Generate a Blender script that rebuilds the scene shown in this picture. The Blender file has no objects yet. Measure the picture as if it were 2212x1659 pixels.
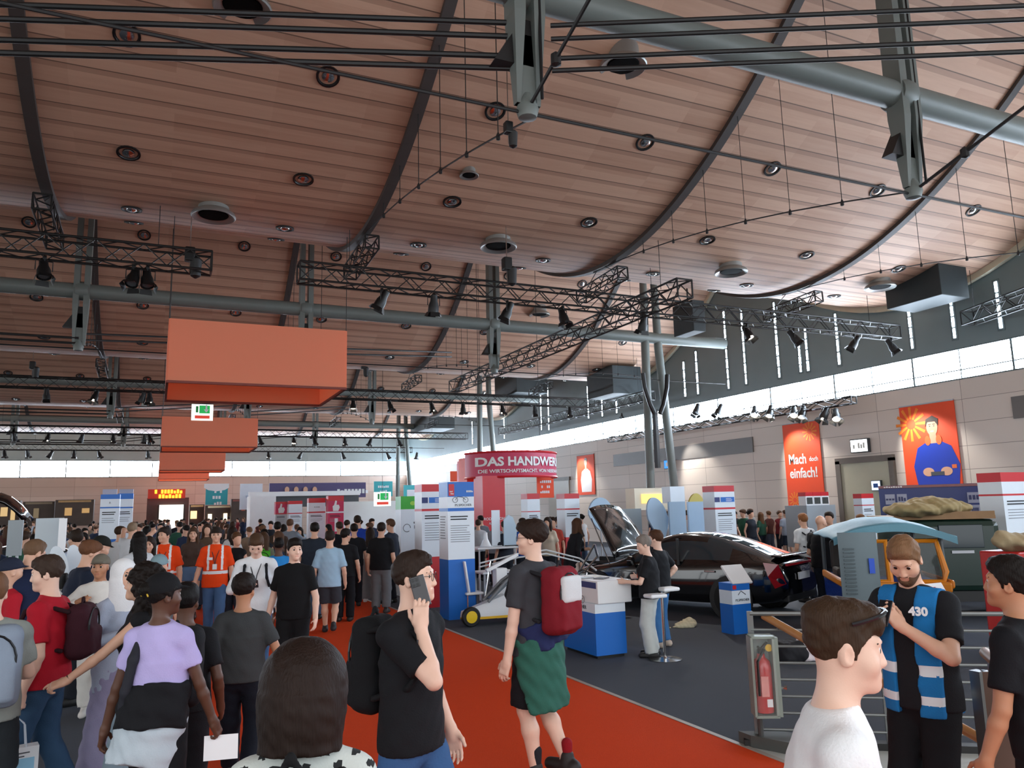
import bpy, bmesh, math, random, time
import numpy as np
from mathutils import Vector, Matrix
random.seed(7); rng=np.random.default_rng(7)
T0=time.time()
S=bpy.context.scene; COL=S.collection
A=lambda *a: np.array(a,float)
# ---------------------------------------------------------------- camera (a phone held overhead, turned 24.8 deg from the hall axis)
f=1661.; zc=2.05
yw,pt,rl=[math.radians(a) for a in (24.8,9.0,1.4)]
CF=A(math.sin(yw)*math.cos(pt),math.cos(yw)*math.cos(pt),math.sin(pt))
R0=A(math.cos(yw),-math.sin(yw),0); U0=np.cross(R0,CF)
CR=R0*math.cos(rl)-U0*math.sin(rl); CU=U0*math.cos(rl)+R0*math.sin(rl)
CC=A(0,0,zc)
def ray(px,py): return CF+CR*(px-1106)/f+CU*(829.5-py)/f
def onz(px,py,z=0.): d=ray(px,py); return CC+d*(z-zc)/d[2]
def onx(px,py,x): d=ray(px,py); return CC+d*x/d[0]
def ony(px,py,y): d=ray(px,py); return CC+d*y/d[1]
def dep(px,py,t): return CC+ray(px,py)*t
def proj(p):
    d=np.array(p,float)-CC; w=d@CF; return 1106+f*(d@CR)/w, 829.5-f*(d@CU)/w, w
cd=bpy.data.cameras.new('camera'); cam=bpy.data.objects.new('camera',cd); COL.objects.link(cam)
cd.sensor_width=36; cd.lens=f/2212*36; cd.clip_start=.05; cd.clip_end=400
m=Matrix.Identity(4)
for i in range(3): m[i][0]=CR[i]; m[i][1]=CU[i]; m[i][2]=-CF[i]; m[i][3]=CC[i]
cam.matrix_world=m; S.camera=cam
# ---------------------------------------------------------------- materials
def lin(c):
    if isinstance(c,str):
        c=c.lstrip('#'); c=[int(c[i:i+2],16)/255 for i in (0,2,4)]
        return tuple(x/12.92 if x<=.04045 else ((x+.055)/1.055)**2.4 for x in c)
    return tuple(c)
_mc={}
def mat(col,rough=.6,metal=0,noise=.12,scale=6.,bump=0.,bscale=40.,emit=0.,alpha=1.,trans=0.,coat=0.,spec=.5,key=None):
    k=(col,rough,metal,noise,scale,bump,bscale,emit,alpha,trans,coat,spec)
    if k in _mc: return _mc[k]
    m=bpy.data.materials.new('surface'); m.use_nodes=True; nt=m.node_tree; b=nt.nodes['Principled BSDF']
    c=lin(col); b.inputs['Roughness'].default_value=rough; b.inputs['Metallic'].default_value=metal
    b.inputs['Specular IOR Level'].default_value=spec
    b.inputs['Coat Weight'].default_value=coat; b.inputs['Transmission Weight'].default_value=trans; b.inputs['Alpha'].default_value=alpha
    if noise>0 or bump>0:
        tc=nt.nodes.new('ShaderNodeTexCoord')
    if noise>0:
        n=nt.nodes.new('ShaderNodeTexNoise'); n.inputs['Scale'].default_value=scale; n.inputs['Detail'].default_value=4
        nt.links.new(tc.outputs['Object'],n.inputs['Vector'])
        r=nt.nodes.new('ShaderNodeMix'); r.data_type='RGBA'
        r.inputs[6].default_value=(*[x*(1-noise) for x in c],1); r.inputs[7].default_value=(*[min(1,x*(1+noise)) for x in c],1)
        nt.links.new(n.outputs['Fac'],r.inputs[0]); nt.links.new(r.outputs[2],b.inputs['Base Color'])
    else: b.inputs['Base Color'].default_value=(*c,1)
    if bump>0:
        n2=nt.nodes.new('ShaderNodeTexNoise'); n2.inputs['Scale'].default_value=bscale; n2.inputs['Detail'].default_value=3
        nt.links.new(tc.outputs['Object'],n2.inputs['Vector'])
        bp=nt.nodes.new('ShaderNodeBump'); bp.inputs['Strength'].default_value=bump; bp.inputs['Distance'].default_value=.01
        nt.links.new(n2.outputs['Fac'],bp.inputs['Height']); nt.links.new(bp.outputs['Normal'],b.inputs['Normal'])
    if emit>0:
        b.inputs['Emission Color'].default_value=(*c,1); b.inputs['Emission Strength'].default_value=emit
    _mc[k]=m; return m
def cloth(c): return mat(c,.85,0,.10,9.,.25,120.,spec=.25)
def skin(c): return mat(c,.5,0,.07,14.,.05,200.,spec=.4)
def hairm(c):   # strands: noise drawn out lengthwise
    k=('hair',c)
    if k in _mc: return _mc[k]
    m=mat(c,.62,0,.3,26.,.55,150.,spec=.18).copy(); nt=m.node_tree; mp=nt.nodes.new('ShaderNodeMapping'); mp.inputs['Scale'].default_value=(1,1,.12); tc=[n for n in nt.nodes if n.type=='TEX_COORD'][0]
    nt.links.new(tc.outputs['Object'],mp.inputs[0])
    for n in nt.nodes:
        if n.type=='TEX_NOISE': nt.links.new(mp.outputs[0],n.inputs['Vector'])
    _mc[k]=m; return m
def paint(c,r=.4): return mat(c,r,0,.05,3.)
# ---------------------------------------------------------------- object helpers
def link(o,parent=None):
    COL.objects.link(o)
    if parent is not None: o.parent=parent
    return o
def tag(o,label,cat,group=None,kind=None):
    if label: o['label']=label
    if cat: o['category']=cat
    if group: o['group']=group
    if kind: o['kind']=kind
    return o
def thing(name,label,cat,loc=(0,0,0),rz=0.,group=None):
    o=bpy.data.objects.new(name,None); o.empty_display_size=.1; o.location=[float(x) for x in loc]; o.rotation_euler=(0,0,rz)
    link(o); return tag(o,label,cat,group)
def copy_tree(o,parent=None):
    c=o.copy(); COL.objects.link(c)
    if parent is not None: c.parent=parent
    for ch in list(o.children): copy_tree(ch,c)
    return c
class MB:
    def __init__(s): s.v=[]; s.f=[]; s.m=[]
    def add(s,vs,fs,mi=0):
        o=len(s.v); s.v.extend([tuple(float(c) for c in p) for p in vs]); s.f.extend([tuple(i+o for i in q) for q in fs]); s.m.extend([mi]*len(fs)); return s
    def box(s,c,d,rz=0.,mi=0,R=None):
        c=np.array(c,float); h=np.array(d,float)/2
        P=np.array([[x,y,z] for z in (-1,1) for y in (-1,1) for x in (-1,1)])*h
        if R is not None: P=P@np.array(R).T
        elif rz: cs,sn=math.cos(rz),math.sin(rz); P=P@np.array([[cs,sn,0],[-sn,cs,0],[0,0,1]])
        return s.add(P+c,[(0,2,3,1),(4,5,7,6),(0,1,5,4),(2,6,7,3),(0,4,6,2),(1,3,7,5)],mi)
    def bar(s,a,b,w,h=None,up=(0,0,1),mi=0):
        a=np.array(a,float); b=np.array(b,float); d=b-a; L=np.linalg.norm(d); d/=L; h=h or w
        x=np.cross(d,up); 
        if np.linalg.norm(x)<1e-3: x=np.cross(d,(1,0,0))
        x/=np.linalg.norm(x); u=np.cross(x,d)
        return s.box((a+b)/2,(w,L,h),mi=mi,R=np.stack([x,d,u],1))
    def tube(s,pts,r,n=8,mi=0,cap=True):
        pts=[np.array(p,float) for p in pts]; N=len(pts); rs=r if hasattr(r,'__len__') else [r]*N
        d0=pts[1]-pts[0]; d0/=np.linalg.norm(d0); x=np.cross(d0,(0,0,1))
        if np.linalg.norm(x)<1e-3: x=np.cross(d0,(1,0,0))
        x/=np.linalg.norm(x); vs=[]
        for i in range(N):
            d=(pts[min(i+1,N-1)]-pts[max(i-1,0)]); d=d/np.linalg.norm(d); x=x-d*(x@d); x/=np.linalg.norm(x); y=np.cross(d,x)
            for k in range(n):
                a=2*math.pi*k/n; vs.append(pts[i]+rs[i]*(x*math.cos(a)+y*math.sin(a)))
        fs=[(i*n+k,i*n+(k+1)%n,(i+1)*n+(k+1)%n,(i+1)*n+k) for i in range(N-1) for k in range(n)]
        if cap: fs+= [tuple(range(n))[::-1],tuple(range((N-1)*n,N*n))]
        return s.add(vs,fs,mi)
    def lathe(s,prof,c=(0,0,0),n=16,mi=0,ax=None):
        vs=[];fs=[];N=len(prof)
        R=np.eye(3) if ax is None else frame_z(ax)
        for r,z in prof:
            for k in range(n):
                a=2*math.pi*k/n; vs.append(R@A(r*math.cos(a),r*math.sin(a),z)+np.array(c,float))
        fs=[(i*n+k,i*n+(k+1)%n,(i+1)*n+(k+1)%n,(i+1)*n+k) for i in range(N-1) for k in range(n)]
        fs+= [tuple(range(n))[::-1],tuple(range((N-1)*n,N*n))]
        return s.add(vs,fs,mi)
    def prism(s,poly,a,b,axis='z',mi=0):
        n=len(poly); vs=[]
        for t in (a,b):
            for (u,v) in poly: vs.append({'z':(u,v,t),'y':(u,t,v),'x':(t,u,v)}[axis])
        fs=[(i,(i+1)%n,n+(i+1)%n,n+i) for i in range(n)]+[tuple(range(n))[::-1],tuple(range(n,2*n))]
        return s.add(vs,fs,mi)
    def grid(s,P,mi=0,closed=False):
        P=np.array(P,float); a,b=P.shape[:2]; fs=[]
        for i in range(a-1):
            for j in range(b if closed else b-1): fs.append((i*b+j,i*b+(j+1)%b,(i+1)*b+(j+1)%b,(i+1)*b+j))
        return s.add(P.reshape(-1,3),fs,mi)
    def mesh(s,name,mats,smooth=False,off=None):
        me=bpy.data.meshes.new(name); v=s.v if off is None else [tuple(np.array(p)-np.array(off)) for p in s.v]
        me.from_pydata(v,[],s.f); mats=mats if isinstance(mats,(list,tuple)) else [mats]
        for m_ in mats: me.materials.append(m_)
        me.polygons.foreach_set('material_index',s.m)
        b=bmesh.new(); b.from_mesh(me); bmesh.ops.recalc_face_normals(b,faces=b.faces); b.to_mesh(me); b.free()
        if smooth:
            me.polygons.foreach_set('use_smooth',[True]*len(me.polygons))
            if smooth!='all': me.set_sharp_from_angle(angle=math.radians(40))
        return me
    def build(s,name,mats,parent=None,smooth=False,bevel=0.,off=None):
        if off is None and parent is not None and getattr(s,'world',False): off=parent.location
        o=bpy.data.objects.new(name,s.mesh(name,mats,smooth,off)); link(o,parent)
        if bevel: 
            md=o.modifiers.new('bevel','BEVEL'); md.width=bevel; md.segments=2; md.limit_method='ANGLE'
        return o
def frame_z(ax):
    z=np.array(ax,float); z/=np.linalg.norm(z); x=np.cross((0,1,0),z)
    if np.linalg.norm(x)<1e-3: x=A(1,0,0)
    x/=np.linalg.norm(x); return np.stack([x,np.cross(z,x),z],1)
def W(): b=MB(); b.world=True; return b
def text(name,s,size,loc,R,m,parent=None,depth=.004,align='CENTER',sx=1.,bold=0.):
    cu=bpy.data.curves.new(name,'FONT'); cu.body=s; cu.size=size; cu.align_x=align; cu.align_y='CENTER'; cu.extrude=depth; cu.resolution_u=3; cu.offset=bold
    o=bpy.data.objects.new(name,cu); COL.objects.link(o); dg=bpy.context.evaluated_depsgraph_get()
    me=bpy.data.meshes.new_from_object(o.evaluated_get(dg)); bpy.data.objects.remove(o); 
    me.materials.clear(); me.materials.append(m)
    R=np.array(R,float); off=A(0,0,0) if parent is None else np.array(parent.location)
    n=len(me.vertices); co=np.empty(n*3); me.vertices.foreach_get('co',co); co=co.reshape(-1,3); co[:,0]*=sx
    co=co@R.T+np.array(loc,float)-off; me.vertices.foreach_set('co',co.ravel()); me.update()
    me.name=name; o=bpy.data.objects.new(name,me); return link(o,parent)
def facing(rz):  # text frame on a vertical face whose outward normal points along (sin rz,-cos rz): columns = right, up, out
    return np.stack([A(math.cos(rz),math.sin(rz),0),A(0,0,1),A(math.sin(rz),-math.cos(rz),0)],1)
# ---------------------------------------------------------------- figures: one smooth surface grown from a posed skeleton
def nrm(v): v=np.array(v,float); return v/max(1e-9,np.linalg.norm(v))
class Sdf:
    def __init__(s): s.p=[]; s.c=[]; s.noise=None
    def cone(s,a,b,r1,r2,k=.02,sub=False,cuts=None):
        a=np.array(a,float); b=np.array(b,float); r=max(r1,r2)
        s.p.append(('c',(a,b,r1,r2),k,sub,np.minimum(a,b)-r,np.maximum(a,b)+r,cuts)); return s
    def ball(s,a,r,k=.02,sub=False): return s.cone(a,np.array(a)+1e-4,r,r,k,sub)
    def ell(s,c,r,k=.02,R=None,sub=False,cuts=None):
        c=np.array(c,float); r=np.array(r,float); R=np.eye(3) if R is None else R; e=np.abs(R)@r
        s.p.append(('e',(c,r,R),k,sub,c-e,c+e,cuts)); return s
    def rbox(s,c,h,r,k=.01,R=None,sub=False,cuts=None):
        c=np.array(c,float); h=np.array(h,float); R=np.eye(3) if R is None else R; e=np.abs(R)@h
        s.p.append(('b',(c,h,r,R),k,sub,c-e,c+e,cuts)); return s
    def elc(s,a,b,r1,r2,q1,q2,fw,k=.03,cuts=None):   # elliptical cone: half widths r1,r2 and half depths q1,q2, cut flat
        a=np.array(a,float); b=np.array(b,float); d=nrm(b-a); fw=nrm(np.array(fw)-d*(np.array(fw)@d)); rt=np.cross(fw,d); r=max(r1,r2,q1,q2)
        s.p.append(('l',(a,b,r1,r2,q1,q2,fw,rt,d,np.linalg.norm(b-a)),k,False,np.minimum(a,b)-r,np.maximum(a,b)+r,cuts)); return s
    def cut(s,pt,n): s.c.append((np.array(pt,float),nrm(n))); return s   # keeps the side the normal points away from
    def field(s,xs,ys,zs):
        F=np.full((len(xs),len(ys),len(zs)),.25,np.float32)
        for ty,pr,k,sub,lo,hi,cuts in s.p:
            g=.06+k; ix=[slice(np.searchsorted(q,lo[i]-g),np.searchsorted(q,hi[i]+g)) for i,q in enumerate((xs,ys,zs))]
            X=xs[ix[0]].astype(np.float32)[:,None,None]; Y=ys[ix[1]].astype(np.float32)[None,:,None]; Z=zs[ix[2]].astype(np.float32)[None,None,:]
            if X.size*Y.size*Z.size==0: continue
            if ty=='c':
                a,b,r1,r2=pr; ba=b-a; L=float(ba@ba)
                t=np.clip(((X-a[0])*ba[0]+(Y-a[1])*ba[1]+(Z-a[2])*ba[2])/L,0,1)
                d=np.sqrt((X-a[0]-t*ba[0])**2+(Y-a[1]-t*ba[1])**2+(Z-a[2]-t*ba[2])**2)-(r1+(r2-r1)*t)
            elif ty in 'eb':
                c=pr[0]; R=pr[-1]; q=[(X-c[0])*R[0,i]+(Y-c[1])*R[1,i]+(Z-c[2])*R[2,i] for i in range(3)]
                if ty=='e':
                    r=pr[1]; k0=np.sqrt(sum((q[i]/r[i])**2 for i in range(3)))+1e-6; k1=np.sqrt(sum((q[i]/r[i]**2)**2 for i in range(3)))+1e-6
                    d=k0*(k0-1)/k1
                else:
                    h=pr[1]; rr=pr[2]; q=[np.abs(q[i])-(h[i]-rr) for i in range(3)]
                    d=np.sqrt(sum(np.maximum(w,0)**2 for w in q))+np.minimum(np.maximum(np.maximum(q[0],q[1]),q[2]),0)-rr
            else:
                a,b,r1,r2,q1,q2,fw,rt,dd,L=pr
                dz=(X-a[0])*dd[0]+(Y-a[1])*dd[1]+(Z-a[2])*dd[2]; t=np.clip(dz/L,0,1)
                u=(X-a[0])*rt[0]+(Y-a[1])*rt[1]+(Z-a[2])*rt[2]; v=(X-a[0])*fw[0]+(Y-a[1])*fw[1]+(Z-a[2])*fw[2]
                rw=r1+(r2-r1)*t; rq=q1+(q2-q1)*t; k0=np.sqrt((u/rw)**2+(v/rq)**2)+1e-6; k1=np.sqrt((u/rw**2)**2+(v/rq**2)**2)+1e-6
                d=np.maximum(k0*(k0-1)/k1,np.maximum(-dz,dz-L))
            for pt_,n_ in (cuts or []): d=np.maximum(d,(X-pt_[0])*n_[0]+(Y-pt_[1])*n_[1]+(Z-pt_[2])*n_[2])
            f0=F[tuple(ix)]
            if sub:
                d=-d; h=np.maximum(k-np.abs(f0-d),0)/k; F[tuple(ix)]=np.maximum(f0,d)+h*h*k/4
            else:
                h=np.maximum(k-np.abs(f0-d),0)/k; F[tuple(ix)]=np.minimum(f0,d)-h*h*k/4
        X=xs.astype(np.float32)[:,None,None]; Y=ys.astype(np.float32)[None,:,None]; Z=zs.astype(np.float32)[None,None,:]
        if s.noise:
            am,fr,ph=s.noise
            F+=am*(np.sin(X*fr*.8+Z*fr*1.25+ph)*np.sin(Y*fr*1.1-Z*fr*.7+ph*2)+.6*np.sin(Z*fr*2.1+X*fr*1.3+Y*fr*.6+ph*3)*np.sin(X*fr*1.7-Y*fr*1.9+ph)).astype(np.float32)
        for pt_,n_ in s.c: F=np.maximum(F,(X-pt_[0])*n_[0]+(Y-pt_[1])*n_[1]+(Z-pt_[2])*n_[2])
        return F
    def bounds(s): 
        a=[p for p in s.p if not p[3]]
        return np.min([p[4] for p in a],0),np.max([p[5] for p in a],0)
    def surf(s,h,fine=()):   # fine: list of (lo,hi,h2) boxes in which the grid gets finer
        lo,hi=s.bounds(); lo=lo-.03; hi=hi+.03; ax=[]
        for i in range(3):
            q=[lo[i]]
            while q[-1]<hi[i]:
                st=h
                for fl,fh,h2 in fine:
                    if fl[i]-h<q[-1]<fh[i]: st=min(st,h2)
                q.append(q[-1]+st)
            ax.append(np.array(q))
        F=s.field(*ax); return nets(F,ax)
EDG=[((0,0,0),(1,0,0)),((0,1,0),(1,1,0)),((0,0,1),(1,0,1)),((0,1,1),(1,1,1)),((0,0,0),(0,1,0)),((1,0,0),(1,1,0)),((0,0,1),(0,1,1)),((1,0,1),(1,1,1)),((0,0,0),(0,0,1)),((1,0,0),(1,0,1)),((0,1,0),(0,1,1)),((1,1,0),(1,1,1))]
def nets(F,ax):
    I=F<0; n0,n1,n2=F.shape
    cnt=np.zeros((n0-1,n1-1,n2-1),np.int8)
    for a in (0,1):
        for b in (0,1):
            for c in (0,1): cnt+=I[a:n0-1+a,b:n1-1+b,c:n2-1+c]
    act=(cnt>0)&(cnt<8); idx=np.argwhere(act); N=len(idx)
    vid=np.full(act.shape,-1,np.int32); vid[act]=np.arange(N)
    P=np.zeros((N,3)); Wt=np.zeros(N); axs=[np.asarray(a) for a in ax]
    for e0,e1 in EDG:
        i0=idx+e0; i1=idx+e1; f0=F[i0[:,0],i0[:,1],i0[:,2]]; f1=F[i1[:,0],i1[:,1],i1[:,2]]
        c=(f0<0)!=(f1<0); t=np.where(c,f0/np.where(f0==f1,1,f0-f1),0)
        for k in range(3): P[:,k]+=np.where(c,axs[k][i0[:,k]]*(1-t)+axs[k][i1[:,k]]*t,0)
        Wt+=c
    P/=Wt[:,None]; fs=[]
    for k in range(3):
        sl0=[slice(None)]*3; sl1=[slice(None)]*3; sl0[k]=slice(0,-1); sl1[k]=slice(1,None)
        a=I[tuple(sl0)]; b=I[tuple(sl1)]; e=np.argwhere(a!=b)
        u,v=[(1,2),(2,0),(0,1)][k]
        e=e[(e[:,u]>0)&(e[:,v]>0)&(e[:,u]<F.shape[u]-1)&(e[:,v]<F.shape[v]-1)]
        if not len(e): continue
        fl=a[e[:,0],e[:,1],e[:,2]]; du=np.zeros(3,int); du[u]=1; dv=np.zeros(3,int); dv[v]=1
        q=np.stack([vid[tuple((e-du-dv).T)],vid[tuple((e-dv).T)],vid[tuple(e.T)],vid[tuple((e-du).T)]],1)
        q[~fl]=q[~fl][:,::-1]; fs.append(q)
    return P,np.concatenate(fs)
def net_mesh(name,P,Q,mats,mi=None):
    me=bpy.data.meshes.new(name); me.vertices.add(len(P)); me.vertices.foreach_set('co',P.ravel())
    n=len(Q); me.loops.add(n*4); me.loops.foreach_set('vertex_index',Q.ravel().astype(np.int32)); me.polygons.add(n)
    me.polygons.foreach_set('loop_start',np.arange(0,n*4,4,dtype=np.int32)); me.polygons.foreach_set('use_smooth',np.ones(n,bool))
    for m_ in mats: me.materials.append(m_)
    if mi is not None: me.polygons.foreach_set('material_index',mi.astype(np.int32))
    me.update(calc_edges=True); me.validate(); return me
def rot(ax,deg):
    return np.array(Matrix.Rotation(math.radians(deg),3,Vector(ax)))
def ik(a,t,l1,l2,pole):
    a=np.array(a,float); t=np.array(t,float); d=t-a; L=np.linalg.norm(d); L2=min(L,(l1+l2)*.999); d=d/L; t=a+d*L2
    x=(l1*l1-l2*l2+L2*L2)/(2*L2); h=math.sqrt(max(0,l1*l1-x*x)); p=np.array(pole,float); p=nrm(p-d*(p@d))
    return a+d*x+p*h,t
class Sk: pass
def skeleton(H=1.75,fem=False,lean=0,side=0,twist=0,crouch=0,foot_l=None,foot_r=None,hand_l=None,hand_r=None,pole_l=None,pole_r=None,head=(0,0,0),build=1.,hd_l=None,hd_r=None,hn_l=None,hn_r=None,curl_l=25,curl_r=25,hs=None,shw=None):
    k=Sk(); k.H=H; k.fem=fem; k.b=build; hs=hs or (H/1.75)**.45; k.hs=hs*1.02
    k.P=A(0,0,.515*H-crouch); Rl=rot((1,0,0),-lean)@rot((0,1,0),side); k.Rl=Rl; k.up=Rl@A(0,0,1); k.Rc=Rl@rot((0,0,1),twist)
    nk=.325*hs; k.N=k.P+k.up*(H-.515*H-nk); sw=(shw or (.088 if fem else .1))*H*(.5+.5*build)
    k.rt=k.Rc@A(1,0,0); k.fw=k.Rc@A(0,1,0)
    k.Rh=rot((0,0,1),head[0])@rot((1,0,0),head[1])@rot((0,1,0),head[2])  # yaw (left +), pitch (up +), roll
    k.Hd=k.N+nrm(k.up*.6+k.Rh@A(0,.1,1)*.6)*(.2*hs)+k.fw*.012
    k.sh={};k.el={};k.wr={};k.hp={};k.kn={};k.an={};k.hdir={};k.hn={};k.curl={'l':curl_l,'r':curl_r}
    for sd,sg,hand,pole,hd,hn,foot in (('l',-1,hand_l,pole_l,hd_l,hn_l,foot_l),('r',1,hand_r,pole_r,hd_r,hn_r,foot_r)):
        s0=k.N-k.up*.03*H+k.rt*sg*sw; k.sh[sd]=s0
        if hand is None: hand=(sg*.155,.03,.475)
        t=A(*hand)*A(H,H,H)
        e,w=ik(s0,t,.175*H,.15*H,pole if pole is not None else (sg*.4,-1,-.2)); k.el[sd]=e; k.wr[sd]=w
        k.hdir[sd]=nrm(hd) if hd is not None else nrm(nrm(w-e)+A(0,.15,0)); n=np.array(hn if hn is not None else (-sg,0.1,0),float); n=n-k.hdir[sd]*(n@k.hdir[sd]); k.hn[sd]=nrm(n)
        h0=k.P+A(sg*.052*H,0,0); k.hp[sd]=h0
        if foot is None: foot=(sg*.06,0.,0.)
        a_=A(foot[0]*H,foot[1]*H,.042*H+foot[2]*H); kn,an=ik(h0,a_,.243*H,.235*H,(sg*.12,1,0)); k.kn[sd]=kn; k.an[sd]=an
    k.foot={'l':foot_l or (0,0,0),'r':foot_r or (0,0,0)}
    return k
def torso(g,k,o=0.,hips=True,chest=True):
    H=k.H; b=k.b; up=k.up; P=k.P; N=k.N; L=np.linalg.norm(N-P); R=k.Rc
    w=.9 if k.fem else 1.
    if chest:
        g.ell(P+up*L*.68,(.094*H*b*w+o,.064*H*b+o,.118*H+o),.05,R)
        g.cone(k.sh['l']+k.rt*.012,k.sh['r']-k.rt*.012,.031*H*w+o,.031*H*w+o,.04)
        for sd in 'lr':
            g.cone(N+up*.012*H,k.sh[sd]*.7+N*.3+up*.004*H,.028*H+o*.6,.022*H+o*.7,.035)
            if k.fem: g.ball(P+up*L*.66+k.fw*.052*H+k.rt*(.042*H if sd=='r' else -.042*H),.036*H+o,.05)
    g.ell(P+up*L*.33,(.078*H*b*w+o,.058*H*b+o,.115*H+o),.05,k.Rl)
    if hips: g.ell(P+up*.0,((.1 if k.fem else .092)*H*b+o,.064*H*b+o,.085*H+o),.05)
    return g
def arm(g,k,sd,o=0.,t0=0.,t1=2.,cutend=True,loose=0.):
    H=k.H; b=.6+.4*k.b; q=.88 if k.fem else 1.; s,e,w=k.sh[sd],k.el[sd],k.wr[sd]
    if t1<=1:
        m=s+(e-s)*t1; g.cone(s,m+nrm(e-s)*.03,.029*H*b*q+o,.026*H*b*q+o+loose,.03,cuts=[(m,nrm(e-s))])
    else:
        g.cone(s,e,.0285*H*b*q+o,.0225*H*b*q+o,.025)
        m=e+(w-e)*(t1-1); c=[(m,nrm(w-e))] if t1<2 else None
        r0=.0225*H*b*q; r1=.0155*H*b*q
        if t1>=2: 
            mm=e+(w-e)*.28; g.cone(e,mm,r0*.94,r0*1.02,.014); g.cone(mm,w,r0*1.02,r1,.014)
        else: g.cone(e,m+nrm(w-e)*.02,r0+o,r0+(r1-r0)*(t1-1)+o+loose,.03,cuts=c)
    return g
def leg(g,k,sd,o=0.,t1=2.,loose=0.):
    H=k.H; b=.5+.5*k.b; h,n,a=k.hp[sd],k.kn[sd],k.an[sd]
    if t1<=1:
        m=h+(n-h)*t1; g.cone(h,m+nrm(n-h)*.03,.05*H*b+o,.036*H*b+o+loose,.03,cuts=[(m,nrm(n-h))])
    else:
        g.cone(h,n,.05*H*b+o,.0325*H*b+o+(loose*.5),.03)
        if t1>=2 and o==0: 
            mm=n+(a-n)*.32+A(0,-.008*H,0); g.cone(n,mm,.031*H*b,.033*H*b,.03); g.cone(mm,a,.033*H*b,.02*H*b,.03)
        else:
            m=n+(a-n)*(t1-1); g.cone(n,m+nrm(a-n)*.02,.032*H*b+o+loose*.5,.024*H*b+o+loose,.03,cuts=[(m,nrm(a-n))])
    return g
def hand(g,k,sd,lev):
    s=k.H/1.75; w=k.wr[sd]; d=k.hdir[sd]; n=k.hn[sd]; lat=np.cross(d,n)*(1 if sd=='r' else -1); c=k.curl[sd]
    R=np.stack([lat,d,n],1)
    g.cone(w-d*.01*s,w+d*.03*s,.026*s,.024*s,.02)
    g.rbox(w+d*.052*s,A(.038,.045,.0145)*s,.013*s,.02,R)
    if lev>=1:
        cs=c if hasattr(c,'__len__') else [c*.9,c,c*1.1,c*1.25]
        for i,(x,L) in enumerate(((.029,.07),(.0098,.079),(-.0098,.073),(-.028,.057))):
            p=w+d*(.09-.005*abs(i-1))*s+lat*x*s; an=0; dd=d+lat*(x*1.5)
            for q,(fr,rr) in enumerate(((.45,.0092),(.31,.0084),(.24,.0075))):
                an+=cs[i]*(.8 if q==0 else 1.1); v=nrm(dd)*math.cos(math.radians(an))+n*math.sin(math.radians(an)); p2=p+v*L*fr*s
                g.cone(p,p2,rr*s,rr*.94*s,.004 if lev>1 else .012); p=p2
        p=w+d*.022*s+lat*.03*s; v=nrm(d*.65+lat*.6+n*.45); p2=p+v*.042*s; g.cone(p,p2,.0135*s,.011*s,.012)
        g.cone(p2,p2+nrm(v+d*.5-lat*.2)*.034*s,.0105*s,.009*s,.006)
    else:
        v=nrm(d+n*.35); g.cone(w+d*.08*s,w+d*.09*s+v*.06*s,.025*s,.016*s,.03)
        p=w+d*.025*s+lat*.03*s; g.cone(p,p+nrm(d*.7+lat*.5+n*.4)*.06*s,.012*s,.009*s,.015)
def headpt(k,x,y,z): return k.Hd+k.Rh@(A(x,y,z)*k.hs)
def head(g,k,lev):
    q=lambda x,y,z: headpt(k,x,y,z); s=k.hs; R=k.Rh
    g.ell(q(0,-.012,.037),A(.074,.094,.087)*s,.03,R); g.ell(q(0,.026,-.03),A(.058,.066,.075)*s,.04,R)
    g.ell(q(0,.045,-.075),A(.036,.042,.036)*s,.035,R); g.ball(q(0,.076,-.094),.018*s,.025)
    neck=.05*s*(.85 if k.fem else 1.05); g.cone(q(0,-.02,-.055),k.N-k.up*.03,neck,neck*1.12,.035)
    for sg in (-1,1): g.ell(q(sg*.075,-.012,-.006),A(.011,.021,.033)*s,.012,R@rot((0,0,1),sg*-20))
    if lev>=1:
        g.cone(q(0,.087,.012),q(0,.102,-.03),.0085*s,.0115*s,.014)
        for sg in (-1,1): g.ball(q(sg*.011,.096,-.033),.0085*s,.008)
        g.cone(q(-.034,.079,.028),q(.034,.079,.028),.013*s,.013*s,.02)
        for sg in (-1,1):
            g.ball(q(sg*.033,.094,.008),.015*s,.014,sub=True); g.ball(q(sg*.032,.073,.007),.0145*s,.004)
            g.ball(q(sg*.045,.052,-.03),.026*s,.03)
        g.cone(q(-.02,.086,-.0585),q(.02,.086,-.0585),.0075*s,.0075*s,.006); g.cone(q(-.017,.085,-.07),q(.017,.085,-.07),.008*s,.008*s,.006)
        g.cone(q(-.021,.0985,-.064),q(.021,.0985,-.064),.0025*s,.0025*s,.004,sub=True)
        for sg in (-1,1): g.ell(q(sg*.084,-.006,-.004),A(.006,.011,.019)*s,.006,R,sub=True)
HAIR={}
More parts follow.
